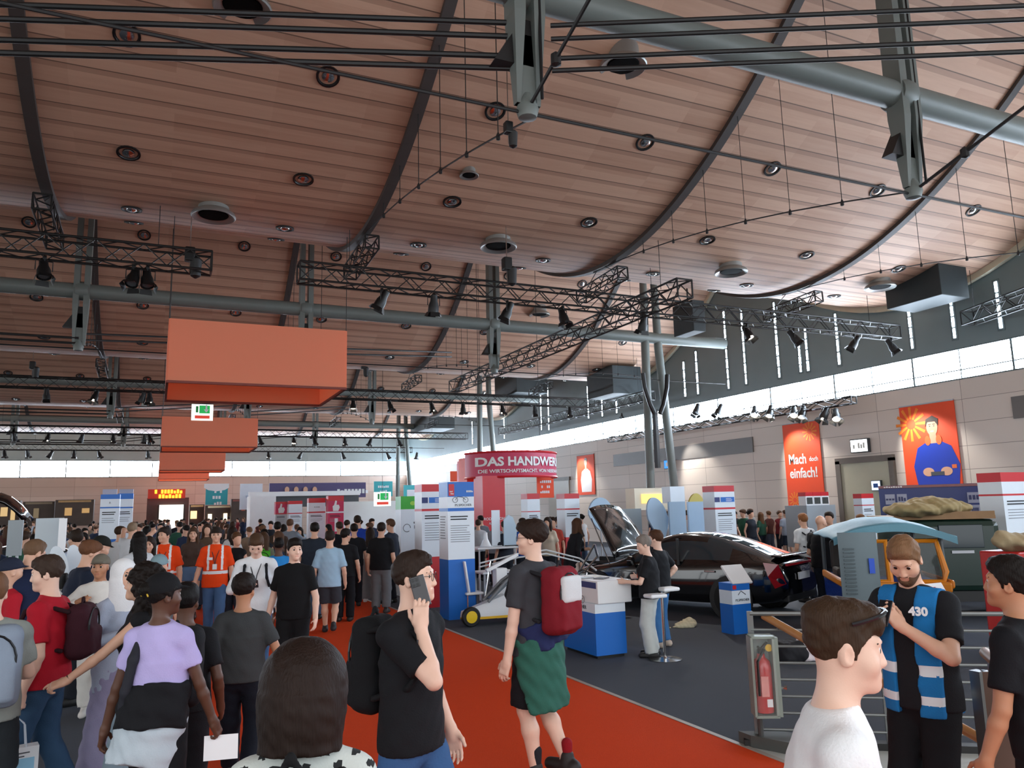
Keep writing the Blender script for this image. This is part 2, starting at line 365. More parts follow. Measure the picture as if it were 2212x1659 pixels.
def hair(k,st):
    g=Sdf(); s=k.hs; R=k.Rh; q=lambda x,y,z: headpt(k,x,y,z); v=lambda x,y,z: nrm(R@A(x,y,z))
    def cap(o=.014,z=.0,front=.074,fz=.055,nape=-.06):   # scalp shell: above a line that runs from the forehead to the nape
        g.ell(q(0,-.014,.04),A(.075+o,.096+o,.087+o)*s,.02,R)
        a=A(front,fz); b=A(-.10,nape); n=nrm(A(0,-(a[1]-b[1]),a[0]-b[0])); nn=-(R@A(0,n[1],n[2])); pr=g.p[-1]; g.p[-1]=pr[:6]+([(q(0,a[0],a[1]),nn)],)
    if st in('short','crop','quiff','bun','tail'):
        for sg in (-1,1): g.ell(q(sg*.071,.012,.012),A(.008,.012,.032)*s,.012,R)
    if st in('short','crop','quiff'):
        cap({'crop':.007,'short':.01,'quiff':.005}[st],nape=-.088,fz=.06)
        if st=='short': g.ell(q(0,.004,.086),A(.072,.088,.05)*s,.03,R); g.ell(q(0,.05,.088),A(.058,.036,.032)*s,.02,R)
        if st=='crop': g.ell(q(0,.012,.092),A(.064,.08,.042)*s,.03,R)
        if st=='quiff': g.ell(q(0,.035,.098),A(.068,.072,.04)*s,.025,R); g.ell(q(0,-.035,.088),A(.076,.08,.052)*s,.03,R); g.ell(q(.01,.082,.075),A(.05,.022,.03)*s,.02,R)
    elif st=='mop':
        g.ell(q(0,-.02,.055),A(.096,.118,.098)*s,.03,R); g.ell(q(0,.05,.09),A(.07,.06,.042)*s,.03,R); g.cut(q(0,.07,.045),-(R@nrm(A(0,-.62,.8))))
    elif st=='bob':
        g.ell(q(0,-.02,.02),A(.112,.12,.118)*s,.05,R); g.cone(q(0,-.03,0),q(0,-.04,-.06),.112*s,.116*s,.05); g.elc(q(0,-.035,-.02),q(0,-.04,-.165),.112*s,.116*s,.115*s,.108*s,v(0,1,0),.03); g.cut(q(0,0,-.165),-v(0,-.1,1))
        g.ell(q(0,.085,-.05),A(.062,.07,.1)*s,.03,R,sub=True); 
    elif st=='long':
        g.ell(q(0,-.016,.04),A(.09,.11,.102)*s,.03,R); g.elc(q(0,-.05,.04),q(0,-.1,-.33),.09*s,.1*s,.075*s,.05*s,v(0,1,0),.05)
        g.ell(q(0,.075,-.05),A(.064,.075,.105)*s,.02,R,sub=True)
        for sg in (-1,1): g.cone(q(sg*.08,.0,0),q(sg*.09,.02,-.25),.028*s,.03*s,.03)
    elif st=='curly':
        g.ell(q(0,-.03,.03),A(.125,.13,.125)*s,.04,R); g.elc(q(0,-.06,.04),q(0,-.11,-.42),.12*s,.125*s,.1*s,.07*s,v(0,1,0),.06)
        for sg in (-1,1): g.cone(q(sg*.1,-.03,0),q(sg*.11,-.01,-.33),.045*s,.05*s,.04)
        g.ell(q(0,.09,-.045),A(.068,.08,.1)*s,.02,R,sub=True); g.noise=(.009,48.,1.3)
    elif st=='bun':
        cap(.012,nape=-.05); g.ball(q(0,-.115,.05),.04*s,.02)
    elif st=='tail':
        cap(.012,nape=-.05); g.cone(q(0,-.11,.05),q(0,-.15,-.12),.032*s,.02*s,.02)
    elif st=='cap':
        g.ell(q(0,-.014,.045),A(.09,.112,.1)*s,.02,R); g.ell(q(0,.12,.04),A(.072,.075,.014)*s,.012,R@rot((1,0,0),-12)); g.cut(q(0,.07,.036),-(R@nrm(A(0,-.12,1))))
    elif st=='hijab':
        g.ell(q(0,-.014,.03),A(.092,.115,.11)*s,.04,R); g.ell(q(0,0,-.06),A(.085,.095,.1)*s,.05,R); g.elc(q(0,0,-.05),k.N-k.up*.1*k.H+k.fw*.02,.085*s,.155*s,.085*s,.105*s,v(0,1,0),.06)
        g.ell(q(0,.095,-.015),A(.056,.075,.08)*s,.015,R,sub=True)
    if st=='bob': g.noise=(.0016,60.,.7)
    if not g.noise: g.noise=(.0028 if st not in('cap','hijab') else .0015,70. if st not in('cap','hijab') else 22.,.7)
    return g
def person(px,py,d,label,yaw=180.,lev=0,sk=None,skin_c='#c89a80',top=None,bot=None,shoes='#222222',hair_=('short','#2a201b'),group=None,pos=None,H=None,hcap=None,extras=None,h0=None):
    """Stands one figure so that the crown of its head meets the sight line (px,py) at depth d; yaw 0 looks down the hall."""
    sk=dict(sk or {}); p=dep(px,py,d) if pos is None else A(*pos)
    HH=H or float(p[2]); rz=math.radians(yaw)-yw-math.atan((px-1106)/f)
    lean=sk.get('lean',0); drop=0.
    k=skeleton(H=HH/ (1. if not sk.get('hcorr') else sk.pop('hcorr')),**{a:b for a,b in sk.items() if a!='hcorr'})
    crown=k.Hd+k.Rh@A(0,0,.125*k.hs)
    h=h0 or {0:.03,1:.017,2:.0115}[lev]
    g=Sdf(); torso(g,k)
    for sd in 'lr':
        arm(g,k,sd); leg(g,k,sd); hand(g,k,sd,lev)
        a=k.an[sd]; fz=k.foot[sd][2]*k.H; g.cone(a,A(a[0],a[1]-.03*k.H,.022*k.H+fz),.02*k.H,.02*k.H,.02); g.cone(a-A(0,0,.005),A(a[0]*1.05,a[1]+.085*k.H,.018*k.H+fz),.02*k.H,.015*k.H,.02)
    head(g,k,lev); fine=[]
    if lev>=1:
        c=k.Hd; r=.135*k.hs; fine.append((c-A(r,r,r),c+A(r,r,r),.0052 if lev==2 else .0085))
    if lev==2:
        for sd in 'lr':
            w=k.wr[sd]+k.hdir[sd]*.07; fine.append((w-.085,w+.085,.0058))
    P,Q=g.surf(h,fine); ms=[skin(skin_c)]; mi=None
    if lev>=1:
        lc=lin(skin_c); ms.append(mat(tuple((lc[0]*.88,lc[1]*.7,lc[2]*.68)),.45,0,.05)); ct=(P[Q].mean(1)-k.Hd)@k.Rh/k.hs
        mi=((np.abs(ct[:,0])<.022)&(ct[:,1]>.08)&(np.abs(ct[:,2]+.064)<.0115)).astype(int)
    me=net_mesh('person',P,Q,ms,mi); o=bpy.data.objects.new('person',me); link(o); tag(o,label,'person',group)
    # place: the crown lies on the sight line
    cx,sx=math.cos(rz),math.sin(rz); off=A(cx*crown[0]-sx*crown[1],sx*crown[0]+cx*crown[1],0)
    loc=A(p[0]-off[0],p[1]-off[1],0); o.location=loc; o.rotation_euler=(0,0,rz)
    def part(name,g,mats,hh=None,fine=(),mi=None,par=o,label=None):
        P,Q=g.surf(hh or h,fine); 
        if not isinstance(mats,(list,tuple)): mats=[mats]
        ob=bpy.data.objects.new(name,net_mesh(name,P,Q,mats,mi(P,Q) if mi else None)); link(ob,par)
        if label: ob['label']=label
        return ob
    o_=.012; HK=k.H; L=np.linalg.norm(k.N-k.P)
    if bot:
        ty,c=bot; g=Sdf(); fw=A(0,1,0)
        if ty in('skirt','dress'):
            zt=k.P+k.up*(.06*HK if ty=='skirt' else .1*HK); zb=A(k.P[0],k.P[1]+.01,.03*HK if ty=='dress' else .2*HK)
            g.elc(zt,zb,.085*HK,.165*HK,.065*HK,.14*HK,fw,.03); torso(g,k,o_-.002,chest=False); g.cut(k.P+k.up*.13*HK,k.up)
            g.noise=(.006,26.,.4)
        else:
            t1={'jeans':1.98,'shorts':.93,'short':.45,'cargo':1.9,'flare':2.}[ty]; lo={'jeans':.014,'shorts':.03,'short':.012,'cargo':.022,'flare':.03}[ty]
            g.ell(k.P,((.1 if k.fem else .092)*HK*k.b+o_,.066*HK*k.b+o_,.087*HK+o_),.03)
            for sd in 'lr': leg(g,k,sd,o_+(.006 if lev==2 else .009),t1,lo)
            g.cut(k.P+k.up*.065*HK,k.up); g.noise=(.0025,30.,.9)
        part({'jeans':'trousers','cargo':'trousers','flare':'trousers','shorts':'shorts','short':'shorts','skirt':'skirt','dress':'skirt'}[ty],g,cloth(c))
    if top:
        ty,c=top[:2]; g=Sdf(); torso(g,k,o_+.006,hips=True)
        hem={'tee':-.035,'long':-.05,'crop':.09,'tank':-.02,'polo':-.03,'abaya':-.05,'knit':.06,'oversize':-.065,'dressT':-.1}.get(ty,-.035)*HK
        sl={'tee':.72,'polo':.7,'long':1.92,'crop':.6,'tank':0,'abaya':1.9,'knit':.5,'oversize':.86,'dressT':1.9}.get(ty,.72)
        ww=.1 if not k.fem else .092
        g.elc(k.P+k.up*L*.62,k.P+k.up*(hem-.02),ww*HK*k.b+.014,(ww+.008)*HK*k.b+.018,.066*HK*k.b+.014,.07*HK*k.b+.022,k.Rl@A(0,1,0),.05)
        if sl:
            for sd in 'lr': arm(g,k,sd,.012,0,sl,loose=.008 if ty!='oversize' else .02)
        g.noise=(.0035,24.,px*.37%6); g.cut(k.P+k.up*hem,-k.up); g.cut(k.N+k.up*.028*HK,nrm(k.up-k.fw*.25))
        mats=[cloth(c)]+[m_ for m_ in top[2:] if not callable(m_)]; fn=[m_ for m_ in top[2:] if callable(m_)]
        t=part({'tee':'t_shirt','crop':'t_shirt','polo':'polo_shirt','long':'long_sleeved_top','tank':'tank_top','knit':'t_shirt','abaya':'robe','oversize':'t_shirt','dressT':'blouse'}.get(ty,'t_shirt'),g,mats,mi=(lambda P,Q:fn[0](P[Q].mean(1),k)) if fn else None)
    if shoes:
        for sd in 'lr':
            g=Sdf(); a=k.an[sd]; fz=k.foot[sd][2]*HK; x=a[0]
            g.cone(A(x,a[1]-.03*HK,.026*HK+fz),A(x*1.08,a[1]+.09*HK,.02*HK+fz),.03*HK,.024*HK,.02); g.cone(A(x,a[1],.03*HK+fz),a+A(0,0,.022*HK),.03*HK,.026*HK,.02); g.cut(A(0,0,.001+fz),(0,0,-1))
            part('shoe',g,mat(shoes,.6))
    if hair_ and hair_[0]!='bald':
        hm=hairm(hair_[1]) if hair_[0] not in('cap','hijab') else cloth(hair_[1])
        part('hair' if hair_[0] not in('cap','hijab') else ('cap' if hair_[0]=='cap' else 'headscarf'),hair(k,hair_[0]),hm,{0:.022,1:.011,2:.0065}[lev])
    if hair_ and len(hair_)>2:
        g=Sdf(); q_=lambda x,y,z: headpt(k,x,y,z); g.ell(q_(0,.046,-.076),A(.05,.061,.058)*k.hs,.02,k.Rh); g.ell(q_(0,.018,-.06),A(.067,.056,.055)*k.hs,.02,k.Rh); g.cut(q_(0,.08,-.044),k.Rh@nrm(A(0,-.3,1))); g.rbox(q_(0,.1,-.062),A(.022,.05,.01)*k.hs,.006,.006,k.Rh,sub=True); part('beard',g,hairm(hair_[2]),.007)
    if hcap: part('hair',hair(k,hcap[0]),hairm(hcap[1]),{0:.022,1:.011,2:.0065}[lev])
    if lev>=1:
        hc=lin(hair_[1]) if hair_ and hair_[0] not in('cap','hijab') else (.02,.015,.012)
        for sg in (-1,1):
            b=MB(); c0=headpt(k,sg*.032,.0742,.007); 
            b.lathe([(.0005,-.0148),(.009,-.0115),(.0135,-.006),(.0148,0),(.0135,.006),(.0105,.0103),(.006,.0135),(.0005,.0148)],c0,12,ax=k.Rh@A(sg*.05,1,0))
            b.m=[1 if fi>=12*5 else 0 for fi in range(len(b.f))]
            b.build('eye',[mat('#cfc6c0',.25,0,0),mat('#1c1410',.2,0,0)],o,'all')
            b=MB(); b.tube([headpt(k,sg*.016,.0905,.026),headpt(k,sg*.033,.0895,.032),headpt(k,sg*.05,.0745,.027)],[.003*k.hs,.0038*k.hs,.002*k.hs],6); b.build('eyebrow',mat(hc,.8,0,0),o,'all')
    k.o=o; k.part=part; k.loc=loc; k.rz=rz; k.h=h
    k.toworld=lambda v: A(cx*v[0]-sx*v[1]+loc[0],sx*v[0]+cx*v[1]+loc[1],v[2])
    k.rotw=lambda v: A(cx*v[0]-sx*v[1],sx*v[0]+cx*v[1],v[2])
    if extras: extras(k)
    return k
# ---------------------------------------------------------------- the hall: floor, hanging timber ceiling, walls, window bands
Z0,AC,LB,YT=8.27,.063,16.6,16.4
RIB=[-8.4,-2.15,4.03,10.45,17.1]; RIDGE=[7.7,24.1,40.9,57.5]
def ceilz(y):
    u=y-YT-math.floor((y-YT+LB/2)/LB)*LB; return Z0+AC*u*u
def hitc(px,py):
    d=ray(px,py); t=5.
    while t<120:
        t+=.02; p=CC+d*t
        if p[2]>ceilz(p[1]): return p
def nodes(name,rough):
    m=bpy.data.materials.new(name); m.use_nodes=True; nt=m.node_tree; b=nt.nodes['Principled BSDF']; b.inputs['Roughness'].default_value=rough
    def N(t,**kw):
        x=nt.nodes.new(t)
        for a,v in kw.items(): setattr(x,a,v)
        return x
    return m,nt,b,N,nt.links.new
def plank_mat():
    m,nt,b,N,Lk=nodes('timber ceiling',.6); tc=N('ShaderNodeTexCoord'); sp=N('ShaderNodeSeparateXYZ'); Lk(tc.outputs['Object'],sp.inputs[0])
    def M(op,a,v=None,c=None):
        n=N('ShaderNodeMath',operation=op)
        for i,q in enumerate((a,v,c)):
            if q is None: continue
            if isinstance(q,(int,float)): n.inputs[i].default_value=q
            else: Lk(q,n.inputs[i])
        return n.outputs[0]
    p=M('DIVIDE',sp.outputs[1],.385); fr=M('FRACT',p); fl=M('FLOOR',p)
    gap=M('LESS_THAN',M('ABSOLUTE',M('SUBTRACT',fr,.5)),.022)        # open joint between two boards
    edge=M('LESS_THAN',M('ABSOLUTE',M('SUBTRACT',fr,.62)),.13)        # shadow of the stepped boards, painted as a darker band beside the joint
    xq=M('FLOOR',M('DIVIDE',sp.outputs[0],1.56)); wn=N('ShaderNodeTexWhiteNoise',noise_dimensions='2D'); cb=N('ShaderNodeCombineXYZ'); Lk(fl,cb.inputs[0]); Lk(xq,cb.inputs[1]); Lk(cb.outputs[0],wn.inputs[0])
    mp=N('ShaderNodeMapping'); mp.inputs['Scale'].default_value=(.5,7,7); Lk(tc.outputs['Object'],mp.inputs[0]); no=N('ShaderNodeTexNoise'); no.inputs['Scale'].default_value=2.2; no.inputs['Detail'].default_value=5; Lk(mp.outputs[0],no.inputs[0])
    v=M('ADD',M('MULTIPLY',wn.outputs[0],.45),M('MULTIPLY',no.outputs['Fac'],.55))
    cr=N('ShaderNodeValToRGB'); cr.color_ramp.elements[0].color=(*lin('#bb8f76'),1); cr.color_ramp.elements[1].color=(*lin('#dab298'),1); Lk(v,cr.inputs[0])
    x1=N('ShaderNodeMix',data_type='RGBA'); Lk(M('MULTIPLY',edge,.4),x1.inputs[0]); Lk(cr.outputs[0],x1.inputs[6]); x1.inputs[7].default_value=(*lin('#86614f'),1)
    x2=N('ShaderNodeMix',data_type='RGBA'); Lk(M('MULTIPLY',gap,.7),x2.inputs[0]); Lk(x1.outputs[2],x2.inputs[6]); x2.inputs[7].default_value=(*lin('#3a2a22'),1)
    Lk(x2.outputs[2],b.inputs['Base Color']); bp=N('ShaderNodeBump',invert=True); bp.inputs['Distance'].default_value=.02; Lk(gap,bp.inputs['Height']); Lk(bp.outputs[0],b.inputs['Normal']); return m
def panel_mat(ax,c1,c2,w,h,joint):
    m,nt,b,N,Lk=nodes('wall panels',.55); tc=N('ShaderNodeTexCoord'); sp=N('ShaderNodeSeparateXYZ'); cb=N('ShaderNodeCombineXYZ'); Lk(tc.outputs['Object'],sp.inputs[0]); Lk(sp.outputs[ax],cb.inputs[0]); Lk(sp.outputs[2],cb.inputs[1])
    br=N('ShaderNodeTexBrick',offset=0.); br.inputs['Scale'].default_value=1; br.inputs['Brick Width'].default_value=w; br.inputs['Row Height'].default_value=h; br.inputs['Mortar Size'].default_value=.008; br.inputs['Mortar Smooth'].default_value=.1
    br.inputs['Color1'].default_value=(*lin(c1),1); br.inputs['Color2'].default_value=(*lin(c2),1); br.inputs['Mortar'].default_value=(*lin(joint),1); Lk(cb.outputs[0],br.inputs['Vector']); Lk(br.outputs['Color'],b.inputs['Base Color']); return m
def carpet_mat(c,sc=220,var=.25):
    return mat(c,.95,0,var,sc,.5,300.,spec=.1)
CEIL=plank_mat(); STEEL=mat('#6f7672',.45,0,.06,4.); DARK=mat('#1d1c1c',.5,0,.1,8.); BLACK=mat('#0c0c0d',.45,0,0); CHROME=mat('#c8c8c8',.18,1,0); WHITE=paint('#e6e8ea'); RIBM=mat('#4a4340',.6,0,.08,5.)
GREYW='#b3a79c'
def emis(c,s,name='glow'):
    m=bpy.data.materials.new(name); m.use_nodes=True; nt=m.node_tree; nt.nodes.clear(); e=nt.nodes.new('ShaderNodeEmission'); o=nt.nodes.new('ShaderNodeOutputMaterial'); e.inputs[0].default_value=(*lin(c),1); e.inputs[1].default_value=s; nt.links.new(e.outputs[0],o.inputs[0]); return m
SKYG=emis('#dcedff',30.); LAMP=emis('#fff4e2',14.)
def struct(b,name,m,**kw):
    o=b.build(name,m,**kw); o['kind']='structure'; return o
b=MB(); b.box((-5,32,-.1),(62,90,.2)); struct(b,'floor',carpet_mat('#555a62',160,.2))
# timber ceiling: four hanging bays
ys=np.concatenate([np.linspace(-8.5,73,327)]); P=np.array([[[x,y,ceilz(y)] for x in (-34,22.0)] for y in ys]); b=MB(); b.grid(P); P2=P.copy(); P2[:,:,2]+=.18; b.grid(P2[::-1])
struct(b,'ceiling',CEIL,smooth='all')
# right-hand wall: panelled plinth, window band, dark blind wall with light slits
XW=22.
RW=panel_mat(1,'#dcd2c9','#d3c8be',3.05,.7,'#8f867e')
b=MB(); b.box((XW+.15,32,2.75),(.3,90,5.5)); struct(b,'wall_right',RW)
TEAL=mat('#78898c',.5,0,.12,.8)
b=MB(); b.box((XW+.15,32,9.6),(.3,90,6.3)); struct(b,'wall_right',TEAL)
yy=-12.
n=0; FRM=mat('#5d6a6c',.5,0,.05)
while yy<76:
    n+=1; o=thing(f'window_{n}',None,None,(XW+.1,yy+1.6,5.5)); o['kind']='structure'
    b=MB(); b.box((0,0,.475),(.03,3.14,.95)); b.build('pane',SKYG,o)
    b=MB(); b.box((-.03,-1.6,.475),(.1,.06,.95)); b.box((-.03,0,.475),(.06,.03,.95)); b.box((-.03,0,.3),(.06,3.2,.03)); b.box((-.04,0,.02),(.14,3.2,.04)); b.box((-.04,0,.94),(.14,3.2,.04)); b.build('window_frame',FRM,o)
    yy+=3.2
SL=[(1568,665,842),(1606,668,832),(1677,650,818),(1742,708,803),(1727,735,805),(1808,675,790),(1966,660,755),(2057,635,733),(2156,605,712),(1505,757,853),(1478,780,858),(1168,815,930),(1184,825,930),(1270,833,905),(1331,840,893),(1089,905,948),(1300,850,900),(1020,910,960)]
for i,(px,y0,y1) in enumerate(SL):
    a=onx(px,y0,XW-.02); c=onx(px,y1,XW-.02); w=.10
    t=thing(f'window_{n+1+i}',None,None,(XW-.01,(a[1]+c[1])/2,min(a[2],c[2]))); t['kind']='structure'; h=abs(a[2]-c[2])
    b=MB(); k=max(4,int(h/.42)); 
    for q in range(k): b.box((0,0,(q+.5)*h/k),(.02,w*(.6+.4*random.random()),h/k*.86))
    b.build('pane',SKYG,t); b=MB(); b.box((.004,0,h/2),(.014,w+.12,h+.1)); b.build('window_frame',FRM,t)
# end wall of the hall
YB=72.5
b=MB(); b.box((-10,YB+.15,2.6),(64,.3,5.2)); struct(b,'wall_back',panel_mat(0,'#b09f94','#a6958a',3.05,.74,'#6b5f57'))
b=MB(); b.box((-10,YB+.15,9.8),(64,.3,6.4)); struct(b,'wall_back',mat('#7d8c8e',.5,0,.1,.8))
xx=-42.; k0=n+len(SL)
while xx<XW:
    k0+=1; o=thing(f'window_{k0}',None,None,(xx+1.6,YB+.1,5.2)); o['kind']='structure'
    b=MB(); b.box((0,0,.7),(3.12,.03,1.4)); b.build('pane',SKYG,o)
    b=MB(); b.box((-1.6,-.03,.7),(.08,.1,1.4)); b.box((0,-.03,.03),(3.2,.14,.06)); b.box((0,-.03,1.37),(3.2,.14,.06)); b.build('window_frame',FRM,o)
    xx+=3.2
# eave trim along the ceiling edge
b=MB(); 
for y0,y1 in zip(ys[:-1:3],ys[3::3]): b.bar((21.9,y0,ceilz(y0)-.09),(21.9,y1,ceilz(y1)-.09),.16,.2)
struct(b,'trim_1',mat('#d8d0b8',.5,0,.05))
# the orange aisle carpet with its pale edging
def strip(name,m,poly,z0,z1,label,cat):
    b=MB(); b.prism(poly,z0,z1); return tag(b.build(name,m),label,cat)
edge=[(4.56,-1.),(4.56,14),(4.54,16.5),(4.42,18),(4.2,19.3),(4.1,21),(4.15,23),(4.3,25),(4.5,28),(4.6,71)]
strip('aisle_carpet',carpet_mat('#dd4a20',200,.18),[(-.15,-1.)]+edge+[(-.15,71)],0,.008,'long orange aisle carpet running down the middle of the hall','carpet')
b=MB()
for (x0,y0),(x1,y1) in zip(edge[:-1],edge[1:]): b.bar((x0+.025,y0,.006),(x1+.025,y1,.006),.05,.014)
tag(b.build('carpet_edging',mat('#a59c94',.5)),'thin pale edging strip along the side of the orange carpet by the stands','edging strip')
# ribs of the roof, and the hanger cables beneath them
ordn=['first','second','third','fourth','fifth']
BAYS=[(8.2,24.4),(24.7,41.),(41.3,57.6),(57.9,72.3)]
for bi,(ya,yb) in enumerate(BAYS):
    for ri,X in enumerate(RIB):
        b=MB(); q=np.linspace(ya,yb,60); vs=[]
        for y0,y1 in zip(q[:-1],q[1:]): b.bar((X,y0,ceilz(y0)-.05),(X,y1,ceilz(y1)-.05),.2,.1)
        tag(b.build('roof_rib',RIBM),f'dark curved roof rib, {["leftmost","second from left","middle","second from right","rightmost"][ri]} in the {["nearest","second","third","farthest"][bi]} ceiling bay','rib','curved roof ribs')
for bi,yr in enumerate(RIDGE):
    for ri,X in enumerate(RIB[1:] if bi else RIB[2:]):
        # stay cable: from the post tip up to the rib, hung on thin droppers
        if bi>2: continue
        far=yr+LB/2; z1=6.75; t=np.linspace(0,1,9); ye=yr+9.4; P=[]
        for q in t:
            y=yr+.1+(ye-yr)*q; P.append((X,y,z1+(ceilz(ye)-.1-z1)*(1-(1-q)**1.7)))
        o=thing('stay_cable',f'thin sagging stay cable with droppers on the {["nearest","second","third"][bi]} row of posts, {["one","two","three","four","five"][ri+1 if bi else ri+2]} from the left' if True else '','cable',P[0],group='stay cables under the ribs')
        b=W(); b.tube(P,.014,5); b.build('cable',DARK,o)
        for p in P[1:-2]:
            b=W(); b.tube([p,(X,p[1],ceilz(p[1])-.1)],.008,4); b.lathe([(.004,-.07),(.03,-.06),(.03,0),(.004,.06)],p,6); b.build('dropper',DARK,o)
# strut pipes along each ridge, king posts with pointed feet, main columns
for bi,yr in enumerate(RIDGE):
    b=MB(); b.tube([(-20,yr,8.32),(20.6 if bi else 21.6,yr,8.32)],.215 if bi<2 else .2,20); b.lathe([(.215,0),(.2,.05),(.05,.12)],(20.6 if bi else 21.6,yr,8.32),20,ax=(1,0,0))
    tag(b.build('strut_pipe',STEEL,smooth=True),f'long grey steel strut pipe crossing the {["nearest","second","third","farthest"][bi]} row of king posts','pipe')
    for ri,X in enumerate(RIB):
        if X>17 or (bi==0 and ri<1): continue
        if bi==0 and ri==2: X=3.82
        zt=ceilz(yr)-.1; o=thing('king_post',f'grey tapered king post hanging from the roof, {["nearest","second","third","farthest"][bi]} row, {ordn[ri]} from the left','post',(X,yr,zt),group='king posts of the roof')
        b=W(); 
        for s in (-1,1):
            for (za,ra),(zb,rb) in (((zt,.13),(8.7,.15)),((8.7,.15),(7.9,.15)),((7.9,.15),(6.75,.05))):
                b.add([(X+s*.13+dx*r*.5,yr+dy*r-.06,z) for z,r in ((za,ra),(zb,rb)) for dx,dy in ((-1,-1),(1,-1),(1,1),(-1,1))],[(0,1,5,4),(1,2,6,5),(2,3,7,6),(3,0,4,7),(0,3,2,1),(4,5,6,7)])
        b.box((X,yr-.06,7.2),(.3,.08,.9)); b.build('post_blade',STEEL,o)
        b=W(); b.lathe([(.02,-.12),(.11,-.1),(.14,0),(.1,.12),(.06,.2)],(X,yr-.06,6.7),12); b.build('foot',STEEL,o,True)
        b=W(); b.lathe([(.25,-.16),(.27,-.1),(.27,.1),(.25,.16)],(X,yr,8.32),18,ax=(1,0,0)); b.build('pipe_clamp',STEEL,o,True)
        b=W(); b.prism([(X-.42,7.25),(X-.06,7.85),(X+.06,7.85),(X+.12,7.25)],yr-.1,yr+.1,'y'); b.build('cable_bracket',DARK,o)
        if bi==0: b=W(); b.tube([(X+.13,yr-.2,zt),(X+.13,yr-.2,6.8)],.02,6); b.build('conduit',BLACK,o)
    if bi:
        X=17.1
        for s in (-1,1):
            o=thing('column',f'tall slanted grey steel column at the right end of the {["nearest","second","third","farthest"][bi]} row of posts, {"left" if s<0 else "right"} leg of the pair','column',(X+s*.3,yr,0),group='slanted columns')
            b=W(); b.tube([(X+s*.32+(.55 if s>0 else -.1),yr,0),(X+s*.3,yr,8.0),(X+s*.22,yr,ceilz(yr)-.05)],[.16,.16,.13],16); b.build('shaft',STEEL,o,True)
            b=W(); b.lathe([(.3,0),(.3,.05),(.2,.08),(.2,.14)],(X+s*.32+(.55 if s>0 else -.1),yr,0),16); b.build('base_plate',STEEL,o)
        if bi==1:
            o=thing('line_array_speaker','black curved loudspeaker arrays mounted on the nearest pair of slanted columns','loudspeaker',(X-.3,yr-.55,5.6))
            b=W()
            for s in (-1,1): b.tube([(X-.3+s*.12,yr-.55,5.3),(X-.3+s*.3,yr-.55,5.65),(X-.3+s*.5,yr-.55,6.3),(X-.3+s*.55,yr-.55,6.8)],.09,8)
            b.build('speaker_column',BLACK,o,True); b=W(); b.box((X-.3,yr-.4,4.4),(.12,.2,2.2)); b.build('cable_tray',DARK,o)
# tie cables through the post feet, and the stays that rise towards the camera end
for bi,yr in enumerate(RIDGE):
    m=MB(); m.tube([(-20,yr-.06,6.66),(20.5,yr-.06,6.66)],.02,6); tag(m.build('tie_cable',DARK),f'thin tie cable through the feet of the {["nearest","second","third","farthest"][bi]} king post row','cable')
for X,px,py,w in ((3.82,1272,0,'left'),(10.45,2212,232,'right')):
    a=A(X,RIDGE[0]-.06,6.7); c=onx(px,py,X); m=MB(); m.tube([a,a+(c-a)*1.9],.024,6); m.lathe([(.01,-.09),(.06,-.07),(.06,.05),(.01,.09)],a+(c-a)*.5,8); tag(m.build('stay_cable',DARK),f'dark stay cable rising towards the camera from the {w} near king post','cable')
# horizontal bracing cables in pairs
def cab(a,b_,r,label):
    m=MB(); m.tube([a,b_],r,8); tag(m.build('bracing_cable',DARK),label,'cable','bracing cables')
for i,z in enumerate((7.86,7.68,7.42,7.26)):
    w=['topmost','second from the top','third from the top','lowest'][i]
    cab((3.9,7.66,z),(-12,13.2,z),.035,f'dark bracing cable crossing the upper left of the hall, {w} of four')
    cab((4.15,7.6,z),(13.2,3.1,z),.03,f'dark bracing cable running right from the nearest king post, {w} of four')
for bi,yr in enumerate(RIDGE[1:]):
    for ri in range(1,3):
        X0,X1=RIB[ri],RIB[ri+1]; w=["second","third","farthest"][bi]
        for j,z in enumerate((7.4,7.22)): 
            cab((X0,yr,z-.3),(X1,yr+4.2,z+.75),.03,f'{"upper" if j==0 else "lower"} bracing cable of the {w} post row rising right from its {ordn[ri]} post')
    for j,z in enumerate((6.95,6.8)): cab((-2.15,yr-.1,z),(-14,yr-.1,z),.035,f'{"upper" if j==0 else "lower"} bracing cable of the {["second","third","farthest"][bi]} post row at the left edge')
# round downlights and larger air outlets in the boards
def lamp_proto():
    a=MB(); a.lathe([(.2,.02),(.2,-.02),(.17,-.02),(.155,.0),(.15,.12),(.01,.12)],(0,0,0),20); M1=a.mesh('housing',BLACK,True)
    a=MB(); a.lathe([(.13,.06),(.1,-.02),(.05,-.045),(.005,-.05)],(0,0,0),20); M2=a.mesh('reflector',CHROME,True); return M1,M2
LM=lamp_proto()
rowsY=[(12.25,'nearest'),(14.6,'second'),(16.95,'third'),(18.4,'fourth'),(26.45,'fifth'),(29.,'sixth'),(31.4,'seventh'),(34.6,'eighth'),(45.5,'ninth'),(48.3,'tenth'),(51.2,'eleventh')]
XS=[-13.4,-10.2,-7.1,-3.9,-.72,2.35,5.45,8.8,12.2,15.5,19.]
for rY,rn in rowsY:
    j=0
    for X in XS:
        x_,y_,w_=proj((X,rY,ceilz(rY)))
        if x_<-30 or x_>2240: continue
        j+=1; o=thing('ceiling_downlight',f'round dark ceiling downlight, {rn} row from the camera, number {j} from the left','downlight',(X,rY,ceilz(rY)-.01),group='ceiling downlights')
        sl=2*AC*((rY-YT+LB/2)%LB-LB/2)
        for nm,me in zip(('housing','reflector'),LM):
            q=bpy.data.objects.new(nm,me); link(q,o); q.rotation_euler=(math.atan(sl),0,0)
